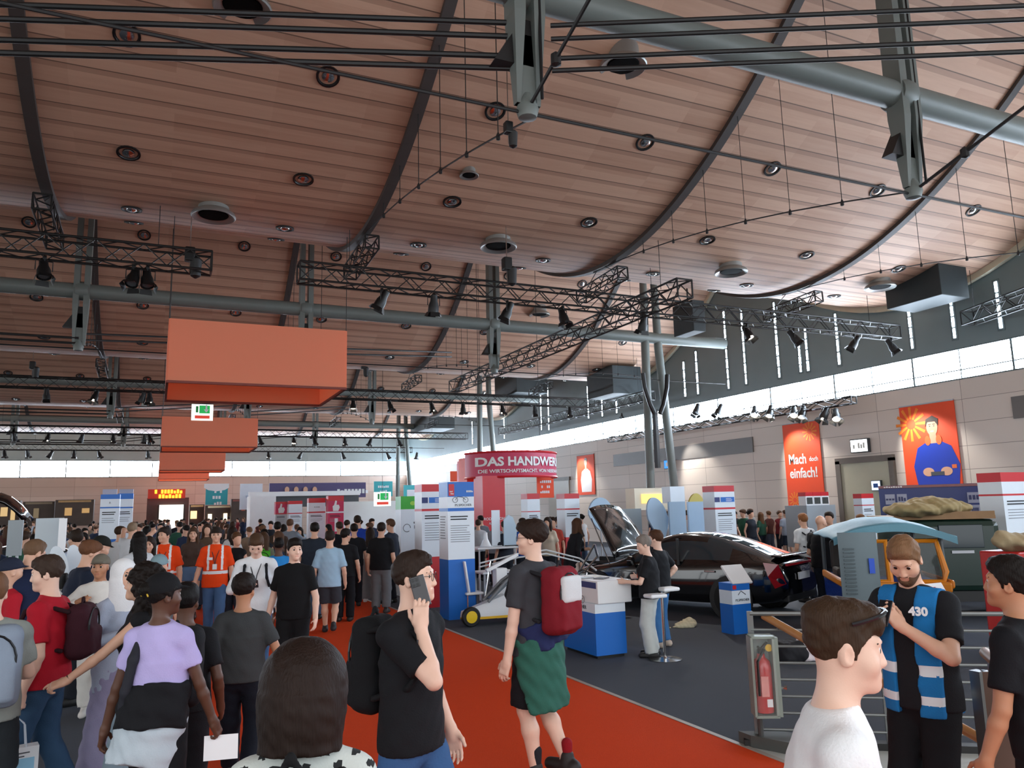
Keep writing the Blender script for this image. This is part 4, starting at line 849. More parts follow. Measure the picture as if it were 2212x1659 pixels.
# black fastback car, bonnet raised
def car(label,loc,rz,paintm,hood=True):
    o=thing('car',label,'car',loc,rz); GL=mat('#2b343a',.04,0,0,6.,0,40.,0,1,0,0,.8)
    #  x(front +), half width, sill z, belt z, roof edge z, top z, roof half width
    ST=[(2.36,.55,.30,.52,.56,.57,.40),(2.25,.78,.22,.62,.66,.68,.60),(1.9,.88,.2,.74,.78,.82,.70),(1.3,.91,.2,.82,.86,.9,.74),(.95,.92,.2,.86,.92,.95,.72),(.6,.92,.2,.88,1.12,1.16,.66),(.1,.92,.2,.9,1.38,1.43,.58),(-.4,.92,.2,.91,1.43,1.49,.57),(-.9,.92,.2,.93,1.40,1.46,.57),(-1.4,.92,.22,.95,1.26,1.31,.58),(-1.85,.91,.24,.97,1.10,1.14,.62),(-2.15,.88,.28,.98,1.03,1.06,.66),(-2.3,.8,.34,.92,.97,.99,.6),(-2.38,.7,.42,.7,.74,.76,.5)]
    G=[]
    for (x,w,s,bz,re,tz,rw) in ST:
        half=[(0,s),(w*.85,s),(w*.97,s+.08),(w,(s+bz)/2),(w*.97,bz-.04),(w*.93,bz),(rw+(w*.93-rw)*.12 if re-bz>.1 else rw+.05,re-.03 if re-bz>.1 else re-.02),(rw*.8,tz-.015),(0,tz)]
        G.append([(x,y,z) for y,z in half]+[(x,-y,z) for y,z in half[-2:0:-1]])
    n=len(G[0]); b=MB(); b.grid(np.array(G),closed=True); b.add(G[0],[tuple(range(n))]); b.add(G[-1],[tuple(range(n))[::-1]])
    mi=[]
    for i in range(len(ST)-1):
        for j in range(n):
            jj=j if j<9 else 15-j; g=0
            if 4<=i<=9 and jj==5: g=1 if 5<=i<=8 else 0
            if jj in (6,7) and i in (4,5): g=1
            if jj in (6,7) and i in (8,9,10): g=1
            mi.append(g)
    b.m=mi+[0]*(len(b.f)-len(mi)); q=b.build('body',[paintm,GL],o,True)
    md=q.modifiers.new('smooth','SUBSURF'); md.levels=2; md.render_levels=2
    for wx in (1.42,-1.42):
        for s in (-1,1):
            b=MB(); b.lathe([(.2,-.11),(.31,-.11),(.335,-.08),(.335,.08),(.31,.11),(.2,.11)],(wx,s*.82,.335),28,ax=(0,1,0)); wh=b.build('wheel',mat('#111111',.8,0,0),o,True)
            b=MB(); b.lathe([(.01,-.05),(.06,-.06),(.21,-.02),(.22,.05),(.06,.1),(.01,.1)],(wx,s*.83,.335),16,ax=(0,s,0)); b.build('rim',CHROME,wh,True)
            b=MB(); b.lathe([(.4,-.02),(.4,.02)],(wx,s*.905,.34),28,ax=(0,1,0)); b.build('wheel_arch',BLACK,o)
    for s in (-1,1):
        b=MB(); b.add([(-2.05,s*.91,.98),(-2.28,s*.82,.95),(-2.36,s*.72,.62),(-2.22,s*.885,.55),(-2.12,s*.91,.75)],[(0,1,2,3,4)]); b.add([(-2.06,s*.86,.97),(-2.24,s*.78,.94),(-2.3,s*.68,.63),(-2.2,s*.83,.56),(-2.1,s*.86,.75)],[(4,3,2,1,0)]); b.build('tail_light',mat('#8c1018',.15,0,0,coat=.5),o)
        b=MB(); b.lathe([(.01,-.08),(.08,-.06),(.1,.02),(.01,.06)],(.55,s*1.0,.95),10,ax=(1,0,0)); b.build('side_mirror',paintm,o,True)
        for x in (-.25,-1.05): b=MB(); b.box((x,s*.925,.8),(.2,.03,.035)); b.build('door_handle',CHROME,o,bevel=.01)
        b=MB(); b.box((-.42,s*.885,1.13),(.05,.03,.48)); b.build('pillar_trim',BLACK,o)
    b=MB(); b.box((-2.36,0,.93),(.05,1.3,.035)); b.build('light_bar',mat('#a01a22',.2,0,0),o); b=MB(); b.box((-2.2,0,1.07),(.2,1.35,.03)); b.build('spoiler',paintm,o,bevel=.01)
    b=MB(); b.box((-2.405,0,.72),(.02,.52,.12)); b.build('number_plate',WHITE,o)
    b=MB(); b.box((-2.3,0,.36),(.12,1.3,.12)); b.build('rear_diffuser',BLACK,o,bevel=.02)
    if hood:
        P=[[(1.05+1.2*t*math.cos(.95),v*(.74-.16*t),.98+1.2*t*math.sin(.95)+.07*(1-v*v)+.08*math.sin(t*3.1)) for v in np.linspace(-1,1,9)] for t in np.linspace(0,1,9)]
        b=MB(); b.grid(P); q=b.build('raised_bonnet',paintm,o,'all'); md=q.modifiers.new('thick','SOLIDIFY'); md.thickness=.04
        b=MB(); b.tube([(1.3,.6,.88),(1.75,.52,1.75)],.012,6); b.build('bonnet_prop',CHROME,o)
        b=MB(); b.box((1.55,0,.86),(.8,1.2,.06)); b.box((1.5,.2,.92),(.4,.35,.1)); b.box((1.6,-.3,.92),(.3,.3,.1)); b.build('engine_cover',DARK,o,bevel=.02)
    return o
p=onz(1690,1345); az=math.radians(-25); hd=A(math.sin(az),math.cos(az),0); rt_=A(hd[1],-hd[0],0); c=p+hd*2.3+rt_*.88
CARB=mat('#08090d',.12,.0,0,6.,0,40.,0,1,0,1.,.6)
car('glossy black fastback car with its bonnet raised on the grey stand floor',(c[0],c[1],0),math.atan2(hd[1],hd[0]),CARB)
# white rag on the floor by the car, bags under the railing
def sblob(name,label,cat,pos,prims,m,h=.015,noise=None,group=None):
    g=Sdf()
    for kind,*a in prims: getattr(g,kind)(*a)
    g.noise=noise; P,Q=g.surf(h); o=bpy.data.objects.new(name,net_mesh(name,P,Q,[m])); link(o); o.location=pos; return tag(o,label,cat,group)
p=onz(1482,1354); g_=[('ell',(0,0,.03),(.2,.13,.07),.03),('ell',(.08,.02,.06),(.1,.09,.08),.04),('cone',(-.15,0,.02),(-.3,.03,.012),.03,.012,.03)]
sblob('cloth','crumpled cream cloth lying on the floor beside the black car','cloth',p,g_,cloth('#d9cfae'),.012,(.01,30.,.5))
p=onz(1705,1428); sblob('backpack','dark backpack lying on the stand floor behind the railing','backpack',p,[('rbox',(0,0,.12),(.2,.16,.13),.08,.03),('ell',(.1,-.1,.1),(.12,.1,.09),.04)],cloth('#232327'),.015,(.006,25.,1.))
p=onz(1735,1425); sblob('carrier_bag','white and pink plastic bag beside the dark backpack on the floor','bag',p,[('rbox',(0.03,-.05,.13),(.12,.1,.14),.05,.03),('ell',(.1,-.1,.1),(.1,.08,.09),.03)],mat('#e3d4d8',.5,0,.35,9.),.012,(.012,28.,2.))
# wedge shaped tricycle
o=thing('electric_tricycle','low white wedge tricycle with yellow base line and yellow wheel hub','tricycle',(5.0,12.85,0))
g=Sdf(); X0,Y0=4.92,12.95
prof=[(0,.26,.08),(.35,.36,.15),(.8,.5,.2),(1.15,.42,.3),(1.6,.52,.36),(1.85,.5,.34)]
P=[]
for x,zt,w in prof: P.append([(X0+x,Y0-w,.15),(X0+x,Y0-w*.95,.15+(zt-.15)*.5),(X0+x,Y0-w*.55,zt),(X0+x,Y0+w*.55,zt),(X0+x,Y0+w*.95,.15+(zt-.15)*.5),(X0+x,Y0+w,.15)])
b=W(); b.grid(P,closed=True); b.add(P[0],[tuple(range(6))]); b.add(P[-1],[tuple(range(6))[::-1]]); b.build('body_shell',paint('#d6dade',.3),o,True)
b=W(); b.grid([[(q[0][0],q[0][1]-.012,.12),(q[0][0],q[0][1]-.012,.16),(q[-1][0],q[-1][1]+.012,.16),(q[-1][0],q[-1][1]+.012,.12)] for q in P],closed=True); b.build('yellow_base_line',paint('#e0b020'),o)
for (x,y,r) in ((X0+.12,Y0-.12,.17),(X0+1.65,Y0-.4,.2),(X0+1.65,Y0+.4,.2)):
    b=W(); b.lathe([(r*.6,-.04),(r*.9,-.04),(r,-.02),(r,.02),(r*.9,.04),(r*.6,.04)],(x,y,r),22,ax=(0,1,0)); wh=b.build('wheel',BLACK,o,True); b=W(); b.lathe([(.01,-.05),(r*.6,-.045),(r*.62,.045),(.01,.05)],(x,y,r),18,ax=(0,1,0)); b.world=False; bb=MB(); bb.v=[tuple(np.array(v)-np.array(o.location)) for v in b.v]; bb.f=b.f; bb.m=b.m; bb.build('hub',paint('#e8c21c'),wh)
for s in (-1,1): b=W(); b.tube([(X0+.45,Y0+s*.12,.4),(X0+.8,Y0+s*.1,.72),(X0+1.15,Y0+s*.1,.92)],.03,8); b.build('windscreen_strut',mat('#6c7176',.4,0,0),o,True)
b=W(); b.add([(X0+.5,Y0-.12,.45),(X0+.5,Y0+.12,.45),(X0+1.1,Y0+.1,.9),(X0+1.1,Y0-.1,.9),(X0+.52,Y0-.12,.43),(X0+.52,Y0+.12,.43),(X0+1.12,Y0+.1,.88),(X0+1.12,Y0-.1,.88)],[(0,1,2,3),(7,6,5,4),(0,3,7,4),(1,5,6,2)]); b.build('tinted_screen',mat('#5d666c',.15,0,0),o)
b=W(); b.box((X0+1.3,Y0,.55),(.1,.4,.5)); b.build('seat_back',mat('#9aa0a6',.6),o,bevel=.03)
# pale aluminium frame exhibit
o=thing('aluminium_frame','skeletal white aluminium vehicle frame resting across the stand behind the tricycle','frame exhibit',(7,13.6,1.2)); b=W()
pts=[(1035,1217),(1120,1196),(1180,1188),(1252,1206)]
W3=[dep(x,y,14.6+.2*i) for i,(x,y) in enumerate(pts)]
for dz in (0,-.07): b.tube([p+A(0,0,dz) for p in W3],.016,6)
b.tube([W3[3],dep(1288,1232,14.6)],.018,6); b.build('long_rail',paint('#cfd3d6',.3),o,True)
b=W()
for q in ((1255,1228,1284,1176),(1284,1176,1292,1205),(1262,1236,1290,1203),(1255,1228,1288,1242)): b.tube([dep(q[0],q[1],14.4),dep(q[2],q[3],14.4)],.022,6)
b.build('square_bracket_frame',CHROME,o)
for x,y in ((1060,1212),(1150,1194),(1270,1226)): b=W(); q=dep(x,y,14.6); b.tube([(q[0],q[1],q[2]),(q[0]-.2,q[1],0)],.018,6); b.tube([(q[0],q[1],q[2]),(q[0]+.25,q[1]+.3,0)],.018,6); b.build('trestle',CHROME,o)
def table(label,px0,px1,py,Y,d,m=WHITE,th=.04):
    a=ony(px0,py,Y); c=ony(px1,py,Y); z=a[2]; o=thing('table',label,'table',((a[0]+c[0])/2,Y+d/2,0))
    b=W(); b.box(((a[0]+c[0])/2,Y+d/2,z-th/2),(c[0]-a[0],d,th)); b.build('table_top',m,o,bevel=.01)
    for x in (a[0]+.06,c[0]-.06):
        for y in (Y+.06,Y+d-.06): b=W(); b.tube([(x,y,0),(x,y,z-th)],.022,8); b.build('leg',LGREY,o)
    return A(a[0],Y,z),A(c[0],Y+d,z)
t0,t1=table('white high table with small exhibits behind the tall blue pillar',1032,1120,1184,16.2,.7)
t2,t3=table('lower white table in front of the white high table',1043,1118,1237,14.6,.6)
def sign_fin(px,py0,py1,Y,label,m,w=.12):
    q=ony(px,py1,Y); z1=zY(px,py0,Y); o=thing('display_fin',label,'display',q); h=z1-q[2]
    b=MB(); b.prism([(-w,0),(w,0),(w*1.05,h*.6),(w*.5,h*.92),(-w*.2,h),(-w*.9,h*.85)],-.02,.02,'y'); b.build('board',m,o); b=MB(); b.box((0,0,.02),(.3,.2,.04)); b.build('base',BLACK,o)
sign_fin(1102,1112,1181,16.5,'pale blue curved display fin standing on the white high table',paint('#b9cfe0'),.16)
o=thing('table_lamp','white cone shaped exhibit on the white high table','exhibit',(t0[0]+.32,16.5,t0[2])); b=W(); b.lathe([(.14,0),(.13,.02),(.05,.18),(.04,.32),(.01,.33)],o.location,14); b.build('cone',WHITE,o,True); b=W(); b.lathe([(.16,0),(.16,.02)],o.location,14); b.build('base',LGREY,o)
o=thing('poster_stand','slim white poster strip standing on the white high table','display',(t0[0]+.62,16.6,t0[2])); b=W(); b.box((t0[0]+.62,16.6,t0[2]+.42),(.2,.03,.8)); b.build('board',PWHITE,o); b=W(); b.box((t0[0]+.62,16.6,t0[2]+.01),(.24,.16,.02)); b.build('base',LGREY,o)
# white board standing diagonally, small engine exhibit
o=thing('exhibit_stand','white slotted exhibit stand with hanging cables left of the boy with the red backpack','exhibit',(float(ony(1080,1260,13.6)[0]),13.6,0)); x=o.location[0]
b=W(); b.box((x,13.6,.45),(.22,.2,.9)); b.build('post',WHITE,o,bevel=.01); b=W(); b.box((x+.05,13.6,1.0),(.7,.08,.06),R=np.array(Matrix.Rotation(-.4,3,'Y'))); b.build('tilted_board',WHITE,o); b=W(); b.tube([(x+.2,13.55,.9),(x+.25,13.5,.5),(x+.15,13.5,.2)],.012,6); b.build('cable',BLACK,o)
o=thing('seat_exhibit','slim white chair shell beside the tilted white exhibit','chair',(x-.45,13.9,0)); b=W(); b.box((x-.45,13.9,.45),(.35,.35,.05)); b.build('seat',WHITE,o,bevel=.02); b=W(); b.box((x-.6,13.9,.75),(.04,.34,.6),R=np.array(Matrix.Rotation(-.15,3,'Y'))); b.build('backrest',WHITE,o,bevel=.015)
for dx in (-.14,.14):
    for dy in (-.14,.14): b=W(); b.tube([(x-.45+dx,13.9+dy,0),(x-.45+dx,13.9+dy,.43)],.014,6); b.build('leg',CHROME,o)
# rounded pale boards and white panels behind the car
def fin(px,py,rx,ry,Y,m,label,tilt=0.):
    q=ony(px,py,Y); s=q-CC; k=(s@CF)/f; o=thing('display_fin',label,'display',(q[0],Y,0)); z0=q[2]-ry*k
    b=MB(); b.prism([(math.cos(t)*rx*k*(1 if math.sin(t)>0 else .55+.45*(1+math.sin(t)))+tilt*math.sin(t),q[2]+math.sin(t)*ry*k) for t in np.linspace(0,2*math.pi,28,endpoint=False)],-.03,.03,'y'); b.build('board',m,o); b=MB(); b.tube([(0,0,0),(0,0,z0+.1)],.02,8); b.lathe([(.2,0),(.2,.02),(.03,.04)],(0,0,0),14); b.build('stand',LGREY,o)
PB=paint('#a9c4dc'); fin(1297,1110,30,35,17.,PB,'pale blue rounded display fin behind the raised black bonnet'); fin(1421,1120,26,45,17.,PB,'pale blue drop shaped display fin left of the white partition',-.12); fin(1505,1108,24,42,19.,paint('#c8b860'),'yellow rounded display fin half hidden behind the white partition')
def panel(name,label,cat,px0,py0,px1,py1,Y,m,d=.06,legs=True,part='panel'):
    a=ony(px0,py0,Y); c=ony(px1,py1,Y); o=thing(name,label,cat,((a[0]+c[0])/2,Y,0 if legs else c[2])); z1=a[2]; z0=max(0.02,c[2])
    b=W(); b.box(((a[0]+c[0])/2,Y+d/2,(z0+z1)/2),(c[0]-a[0],d,z1-z0)); b.build(part,m,o)
    if legs and z0>.05:
        for x in (a[0]+.05,c[0]-.05): b=W(); b.tube([(x,Y+d/2,0),(x,Y+d/2,z0+.02)],.02,8); b.build('leg',LGREY,o)
    return o,A((a[0]+c[0])/2,Y-.004,(z0+z1)/2),c[0]-a[0],z1-z0
panel('partition_panel','pale white partition panel behind the car, left one of two','partition',1445,1084,1484,1156,16.8,PB)
panel('partition_panel','pale white partition panel behind the car, right one of two','partition',1486,1084,1526,1156,16.8,PB)
panel('partition_panel','tall white box panel rising behind the pale partition','partition',1447,1051,1480,1086,18.2,PWHITE,.4)
o,_,_,_=panel('vitrine','white vitrine with warm light and torn paper edge behind the fins','vitrine',1370,1055,1447,1100,20.,paint('#e9dfc8'),.5); b=W(); q=ony(1408,1077,19.98); b.box(q,(.75,.03,.28)); b.build('lit_field',emis('#ffd27a',1.3),o)
panel('tool_board','grey tool board with bars behind the raised bonnet','board',1328,1100,1388,1160,17.6,paint('#9aa2a4'))
# dark blue logo wall at the right
pl=dep(1897,1050,16.3); pr=dep(2175,1050,15.2); zt=float(pl[2]); u_=nrm(A(pr[0]-pl[0],pr[1]-pl[1],0)); FW=np.stack([u_,A(0,0,1),A(u_[1],-u_[0],0)],1); w_=float(np.hypot(pr[0]-pl[0],pr[1]-pl[1])); h_=zt-.02; cc=A((pl[0]+pr[0])/2,(pl[1]+pr[1])/2,zt-h_/2)
o=thing('logo_wall','dark blue exhibitor wall with rows of pale logo tiles behind the rickshaw','display wall',(cc[0],cc[1],0)); b=W(); b.box(cc-FW[:,2]*.13,(w_,h_,.25),R=FW); b.build('panel',paint('#24326e'),o); cc=cc+FW[:,2]*.002
for (u0,u1) in ((.04,.235),(.69,.92)):
    for r in range(6):
        for k in range(2):
            a=-w_/2+w_*(u0+(u1-u0)*k/2)+.02; bq=-w_/2+w_*(u0+(u1-u0)*(k+1)/2)-.02; z=h_/2-.18-r*.25
            decal(o,'logo_tile',paint('#9c9fb4'),cc,FW,rect(a,z-.21,bq,z)); marks(o,'tile_lettering',cc+FW@A((a+bq)/2,z-.1,.004),FW,random.uniform(.12,.2),random.choice((.05,.09)),mat('#3a3f66',.6,0,0),random.choice((3,5)))
text('lettering','PS.SPEICHER',.36,cc+FW@A(.25,.32,.003),FW,paint('#c9cbd6'),o,bold=.005,sx=.9); b=W(); b.box(cc+FW@A(0,h_/2-.03,.0),(w_,.05,.06),R=FW); b.build('top_edge',mat('#8d5d5d',.5),o); marks(o,'top_lettering',cc+FW@A(-w_/2+.3,h_/2-.03,.033),FW,.4,.03,WHITE,9)
# grey kiosk with red picture boxes
o,cc,w_,h_=panel('kiosk','grey kiosk carrying red topped picture boxes left of the rickshaw','kiosk',1742,1092,1812,1180,17.8,paint('#9aa3a8'),.9)
for i,(dx,wd) in enumerate(((-.3,.3),(.02,.32),(.35,.32))):
    q=thing('picture_box',f'white box with red top and framed picture on the grey kiosk, {["left","middle","right"][i]} one','display box',cc+A(dx,.3,h_/2),group='picture boxes on the kiosk'); b=W(); b.box(q.location+Vector((0,0,.14)),(wd,.3,.28)); b.build('box',WHITE,q); b=W(); b.box(q.location+Vector((0,0,.34)),(wd,.3,.12)); b.build('red_top',RED,q); b=W(); b.box(q.location+Vector((0,-.155,.14)),(wd*.75,.01,.2)); b.build('picture',mat('#3d4240',.4,0,.6,14.),q)
# three-wheeled rickshaw with open front hatch
RX=dep(1920,1300,11.3); o=thing('auto_rickshaw','orange and blue auto rickshaw with blue grey canopy and its grey louvred hatch open','rickshaw',(RX[0],RX[1],0),math.radians(-38))
def RB(name,m,fn,**kw): b=MB(); fn(b); return b.build(name,m,o,**kw)
RBL=paint('#1f3f94',.25); ROR=paint('#e08a1c',.3); TARP=mat('#5d90a2',.55,0,.12,4.,.3,20.); DG=mat('#4a5459',.5,0,.1)
P=[[(x,y,z) for x,y,z in ((-.68*w,d,z0),(-.7*w,d,z1),(.7*w,d,z1),(.68*w,d,z0))] for d,w,z0,z1 in ((-.75,.75,.35,.68),(-.6,.95,.28,.8),(.0,1,.25,.85),(1.2,1,.25,.85),(1.3,.95,.3,.8))]
RB('body',RBL,lambda b:(b.grid(P,closed=True),b.add(P[0],[(0,1,2,3)]),b.add(P[-1],[(3,2,1,0)])),bevel=.04)
RB('orange_waistband',ROR,lambda b: (b.box((0,-.66,.8),(1.36,.12,.14)),b.box((-.69,.25,.84),(.06,1.9,.12)),b.box((.69,.25,.84),(.06,1.9,.12))),bevel=.03)
for s in (-1,1):
    RB('windscreen_frame',ROR,lambda b:b.tube([(s*.08,-.62,.86),(s*.08,-.5,1.42),(s*.58,-.5,1.42),(s*.64,-.6,1.0),(s*.6,-.62,.86),(s*.08,-.62,.86)],.045,8),smooth=True)
    RB('windscreen',mat('#3a4044',.05,0,0,6.,0,40.,0,.5),lambda b:b.add([(s*.1,-.61,.88),(s*.58,-.61,.88),(s*.56,-.52,1.4),(s*.1,-.52,1.4)],[(0,1,2,3)]))
    RB('head_lamp',CHROME,lambda b:b.lathe([(.01,-.1),(.08,-.08),(.105,-.01),(.1,.03),(.06,.05),(.01,.055)],(s*.47,-.8,.66),18,ax=(0,-1,0)),smooth=True)
    RB('canopy_post',DG,lambda b:b.tube([(s*.66,-.5,.9),(s*.66,-.42,1.5)],.03,8)); RB('canopy_post',DG,lambda b:b.tube([(s*.68,1.15,.85),(s*.68,1.1,1.5)],.03,8))
    RB('rear_wheel',BLACK,lambda b:b.lathe([(.12,-.06),(.24,-.06),(.26,0),(.24,.06),(.12,.06)],(s*.62,.95,.26),20,ax=(1,0,0)),smooth=True)
RB('front_wheel',BLACK,lambda b:b.lathe([(.12,-.06),(.24,-.06),(.26,0),(.24,.06),(.12,.06)],(0,-.5,.26),20,ax=(1,0,0)),smooth=True)
cn=[[(x,y,1.48+.27*(1-(x/.8)**2)*(1-.25*((y-.3)/.9)**2)+.012*math.sin(9*x)*math.sin(7*y)) for x in np.linspace(-.8,.8,17)] for y in np.linspace(-.72,1.3,12)]
q=RB('canopy',TARP,lambda b:b.grid(cn),smooth='all'); md=q.modifiers.new('t','SOLIDIFY'); md.thickness=.025
RB('canopy_valance',TARP,lambda b:b.grid([[(x,-.72,1.48+.27*(1-(x/.8)**2)*.68-d) for x in np.linspace(-.8,.8,17)] for d in (0,.1)]),smooth='all')
RB('bench_seat',mat('#2a2320',.6),lambda b:(b.box((0,.7,.9),(1.2,.5,.15)),b.box((0,.98,1.15),(1.2,.12,.45))),bevel=.04)
RB('open_hatch',mat('#66757b',.4,.2,.06),lambda b:b.grid([[(-.78+.5*u,-.95-.04*math.sin(u*3.1),.45+1.12*t) for u in np.linspace(0,1,7)]+[(-.28-.5*u,-.93-.04*math.sin(u*3.1),.45+1.12*t) for u in np.linspace(0,1,7)] for t in np.linspace(0,1,8)],closed=True),smooth=True)
RB('louvre',mat('#4c595e',.4,.2,0),lambda b:[b.box((-.66,-1.0,.75+.05*i),(.14,.03,.018)) for i in range(13)])
RB('hatch_strut',DG,lambda b:b.tube([(-.5,-.93,.6),(-.45,-.7,.55)],.02,6))
RB('indicator',mat('#f0c020',.3,0,0,emit=1.),lambda b:b.box((-.62,-.68,1.25),(.12,.06,.08)))
RB('blue_badge',mat('#2255d0',.3,0,0),lambda b:b.box((-.38,-1.0,1.12),(.07,.03,.2)))
RB('interior_lamp',emis('#fff0c0',2.),lambda b:b.lathe([(.01,0),(.07,.02),(.06,.05),(.01,.06)],(-.25,-.45,1.52),12))
# dark green vintage lorry cab with a loaded rack
GX=dep(2080,1296,12.9); o=thing('vintage_lorry','dark green vintage lorry with wooden rack and tan tarpaulin load on top','lorry',(GX[0],GX[1],0),math.radians(-32)); LG=paint('#1c3029',.25)
RB('cab',LG,lambda b:b.box((-.1,.6,1.15),(1.5,1.6,1.3)),bevel=.12); RB('chassis',BLACK,lambda b:b.box((.3,.6,.42),(2.4,1.4,.2)))
P=[[(.6+x,.6+w*math.cos(t),z0+(zt-z0)*max(0,math.sin(t))) for t in np.linspace(0,math.pi,11)] for x,w,z0,zt in ((0,.62,.5,1.45),(.35,.55,.5,1.35),(.7,.48,.5,1.25),(.95,.42,.5,1.18))]
RB('engine_bonnet',LG,lambda b:(b.grid(P),b.add(P[-1],[tuple(range(11))])),smooth=True); RB('radiator_grille',CHROME,lambda b:[b.box((1.57,.6+.07*i,.85),(.03,.025,.6)) for i in range(-4,5)])
for s in (-1,1):
    RB('mudguard',LG,lambda b:b.grid([[(1.2+.5*math.cos(t),.6+s*(.62+q),.45+.45*math.sin(t)) for q in (-.14,-.05,.05,.14)] for t in np.linspace(.1,3.0,10)]),smooth=True)
    RB('wheel',BLACK,lambda b:b.lathe([(.2,-.09),(.34,-.09),(.37,0),(.34,.09),(.2,.09)],(1.2,.6+s*.66,.37),22,ax=(0,1,0)),smooth=True)
    RB('head_lamp',CHROME,lambda b:b.lathe([(.01,-.12),(.1,-.08),(.13,0),(.12,.03),(.01,.04)],(1.62,.6+s*.5,.98),16,ax=(1,0,0)),smooth=True)
    RB('side_window',mat('#223036',.08,0,0),lambda b:b.box((0,.6+s*.81,1.5),(.7,.02,.42)),bevel=.02)
RB('bumper',CHROME,lambda b:b.tube([(1.75,-.25,.5),(1.82,.1,.5),(1.82,1.1,.5),(1.75,1.45,.5)],.06,8),smooth=True)
RB('door_lettering',LGREY,lambda b:b.box((.0,-.215,1.22),(.35,.01,.05)))
RB('rack_board',mat('#8a6a48',.7,0,.2,6.),lambda b:(b.box((-.2,.6,1.84),(1.6,1.5,.06)),b.box((-.2,-.12,1.9),(1.6,.04,.1))))
q=sblob('tarpaulin_load','lumpy tan tarpaulin bundle tied on the rack of the green lorry','tarpaulin',GX+A(-.25,.3,1.9-GX[2]),[('ell',(-.4,0,.1),(.4,.45,.12),.1),('ell',(.1,0,.14),(.4,.5,.17),.1),('ell',(.55,0,.1),(.3,.4,.12),.1)],cloth('#9c8a63'),.025,(.02,14.,.4))
o.scale=(1,1,.91); q.location[2]=1.72
q=dep(2195,1185,9.5); sblob('tarpaulin_load','tan rolled tarpaulin above the red box at the right edge','tarpaulin',(q[0],q[1],q[2]),[('cone',(-.25,0,.12),(.5,.1,.0),.1,.12,.05),('ell',(.1,0,.08),(.35,.25,.1),.06)],cloth('#a29070'),.02,(.015,16.,.2))
o=thing('crate','red crate under the rolled tarpaulin at the right edge','crate',(q[0]+.15,q[1]+.1,0)); b=W(); b.box((q[0]+.15,q[1]+.1,(q[2]-.02)/2),(.7,.5,q[2]-.04)); b.build('body',paint('#b3221f'),o,bevel=.02); b=W(); b.box((q[0]+.15,q[1]-.16,q[2]*.5),(.72,.03,.06)); b.build('rim',DARK,o)
p=dep(2023,1285,9.9); o=thing('info_lectern','white slanted info board standing before the rickshaw','lectern',(p[0],p[1],0)); b=W(); b.box((p[0],p[1],p[2]),(.38,.03,.3),R=np.array(Matrix.Rotation(-.5,3,'X'))); b.build('slanted_board',WHITE,o); b=W(); b.box((p[0],p[1]+.1,p[2]/2-.05),(.3,.12,p[2]-.1)); b.build('lower_body',LGREY,o); b=W(); b.box(p+A(-.1,-.03,.09),(.1,.012,.03)); b.build('red_badge',RED,o)
# posters, doors and signs on the right wall
XP=21.96
def poster(label,px0,py0,px1,py1,m):
    a=onx(px0,py0,XP); c=onx(px1,py1,XP); yc=(a[1]+c[1])/2; w=abs(a[1]-c[1]); z1=a[2]; z0=c[2]; o=thing('wall_banner',label,'banner',(XP,yc,z0)); b=W(); b.box((XP,yc,(z0+z1)/2),(.03,w,z1-z0)); b.build('fabric',m,o); b=W(); b.tube([(XP-.01,yc-w/2,z1),(XP-.01,yc+w/2,z1)],.025,8); b.build('top_rod',LGREY,o); return o,A(XP-.016,yc,(z0+z1)/2),w,z1-z0
OP=mat('#ee5026',.6,0,.06,1.2); YEL=mat('#f58a2a',.6,0,0)
def sunburst(o,c,r):
    for i in range(12):
        t=i*math.pi/6; u=A(math.cos(t),math.sin(t)); n=A(-u[1],u[0]); decal(o,'starburst',YEL,c,FL,[tuple(u*r*.3-n*r*.06),tuple(u*r-n*r*.09),tuple(u*r+n*r*.09),tuple(u*r*.3+n*r*.06)],.002)
o,c,w,h=poster('orange wall banner reading Mach doch einfach in white letters',1690,918,1784,1098,OP)
text('lettering','Mach',.52,c+A(-.002,w*.14,.22),FL,WHITE,o,bold=.012,sx=.8); text('lettering','doch',.24,c+A(-.002,-w*.3,.2),FL,WHITE,o,bold=.006,sx=.9); text('lettering','einfach!',.52,c+A(-.002,0,-.3),FL,WHITE,o,bold=.012,sx=.86); sunburst(o,c+A(-.002,-w*.25,h*.38),.35); sunburst(o,c+A(-.002,w*.3,-h*.4),.3)
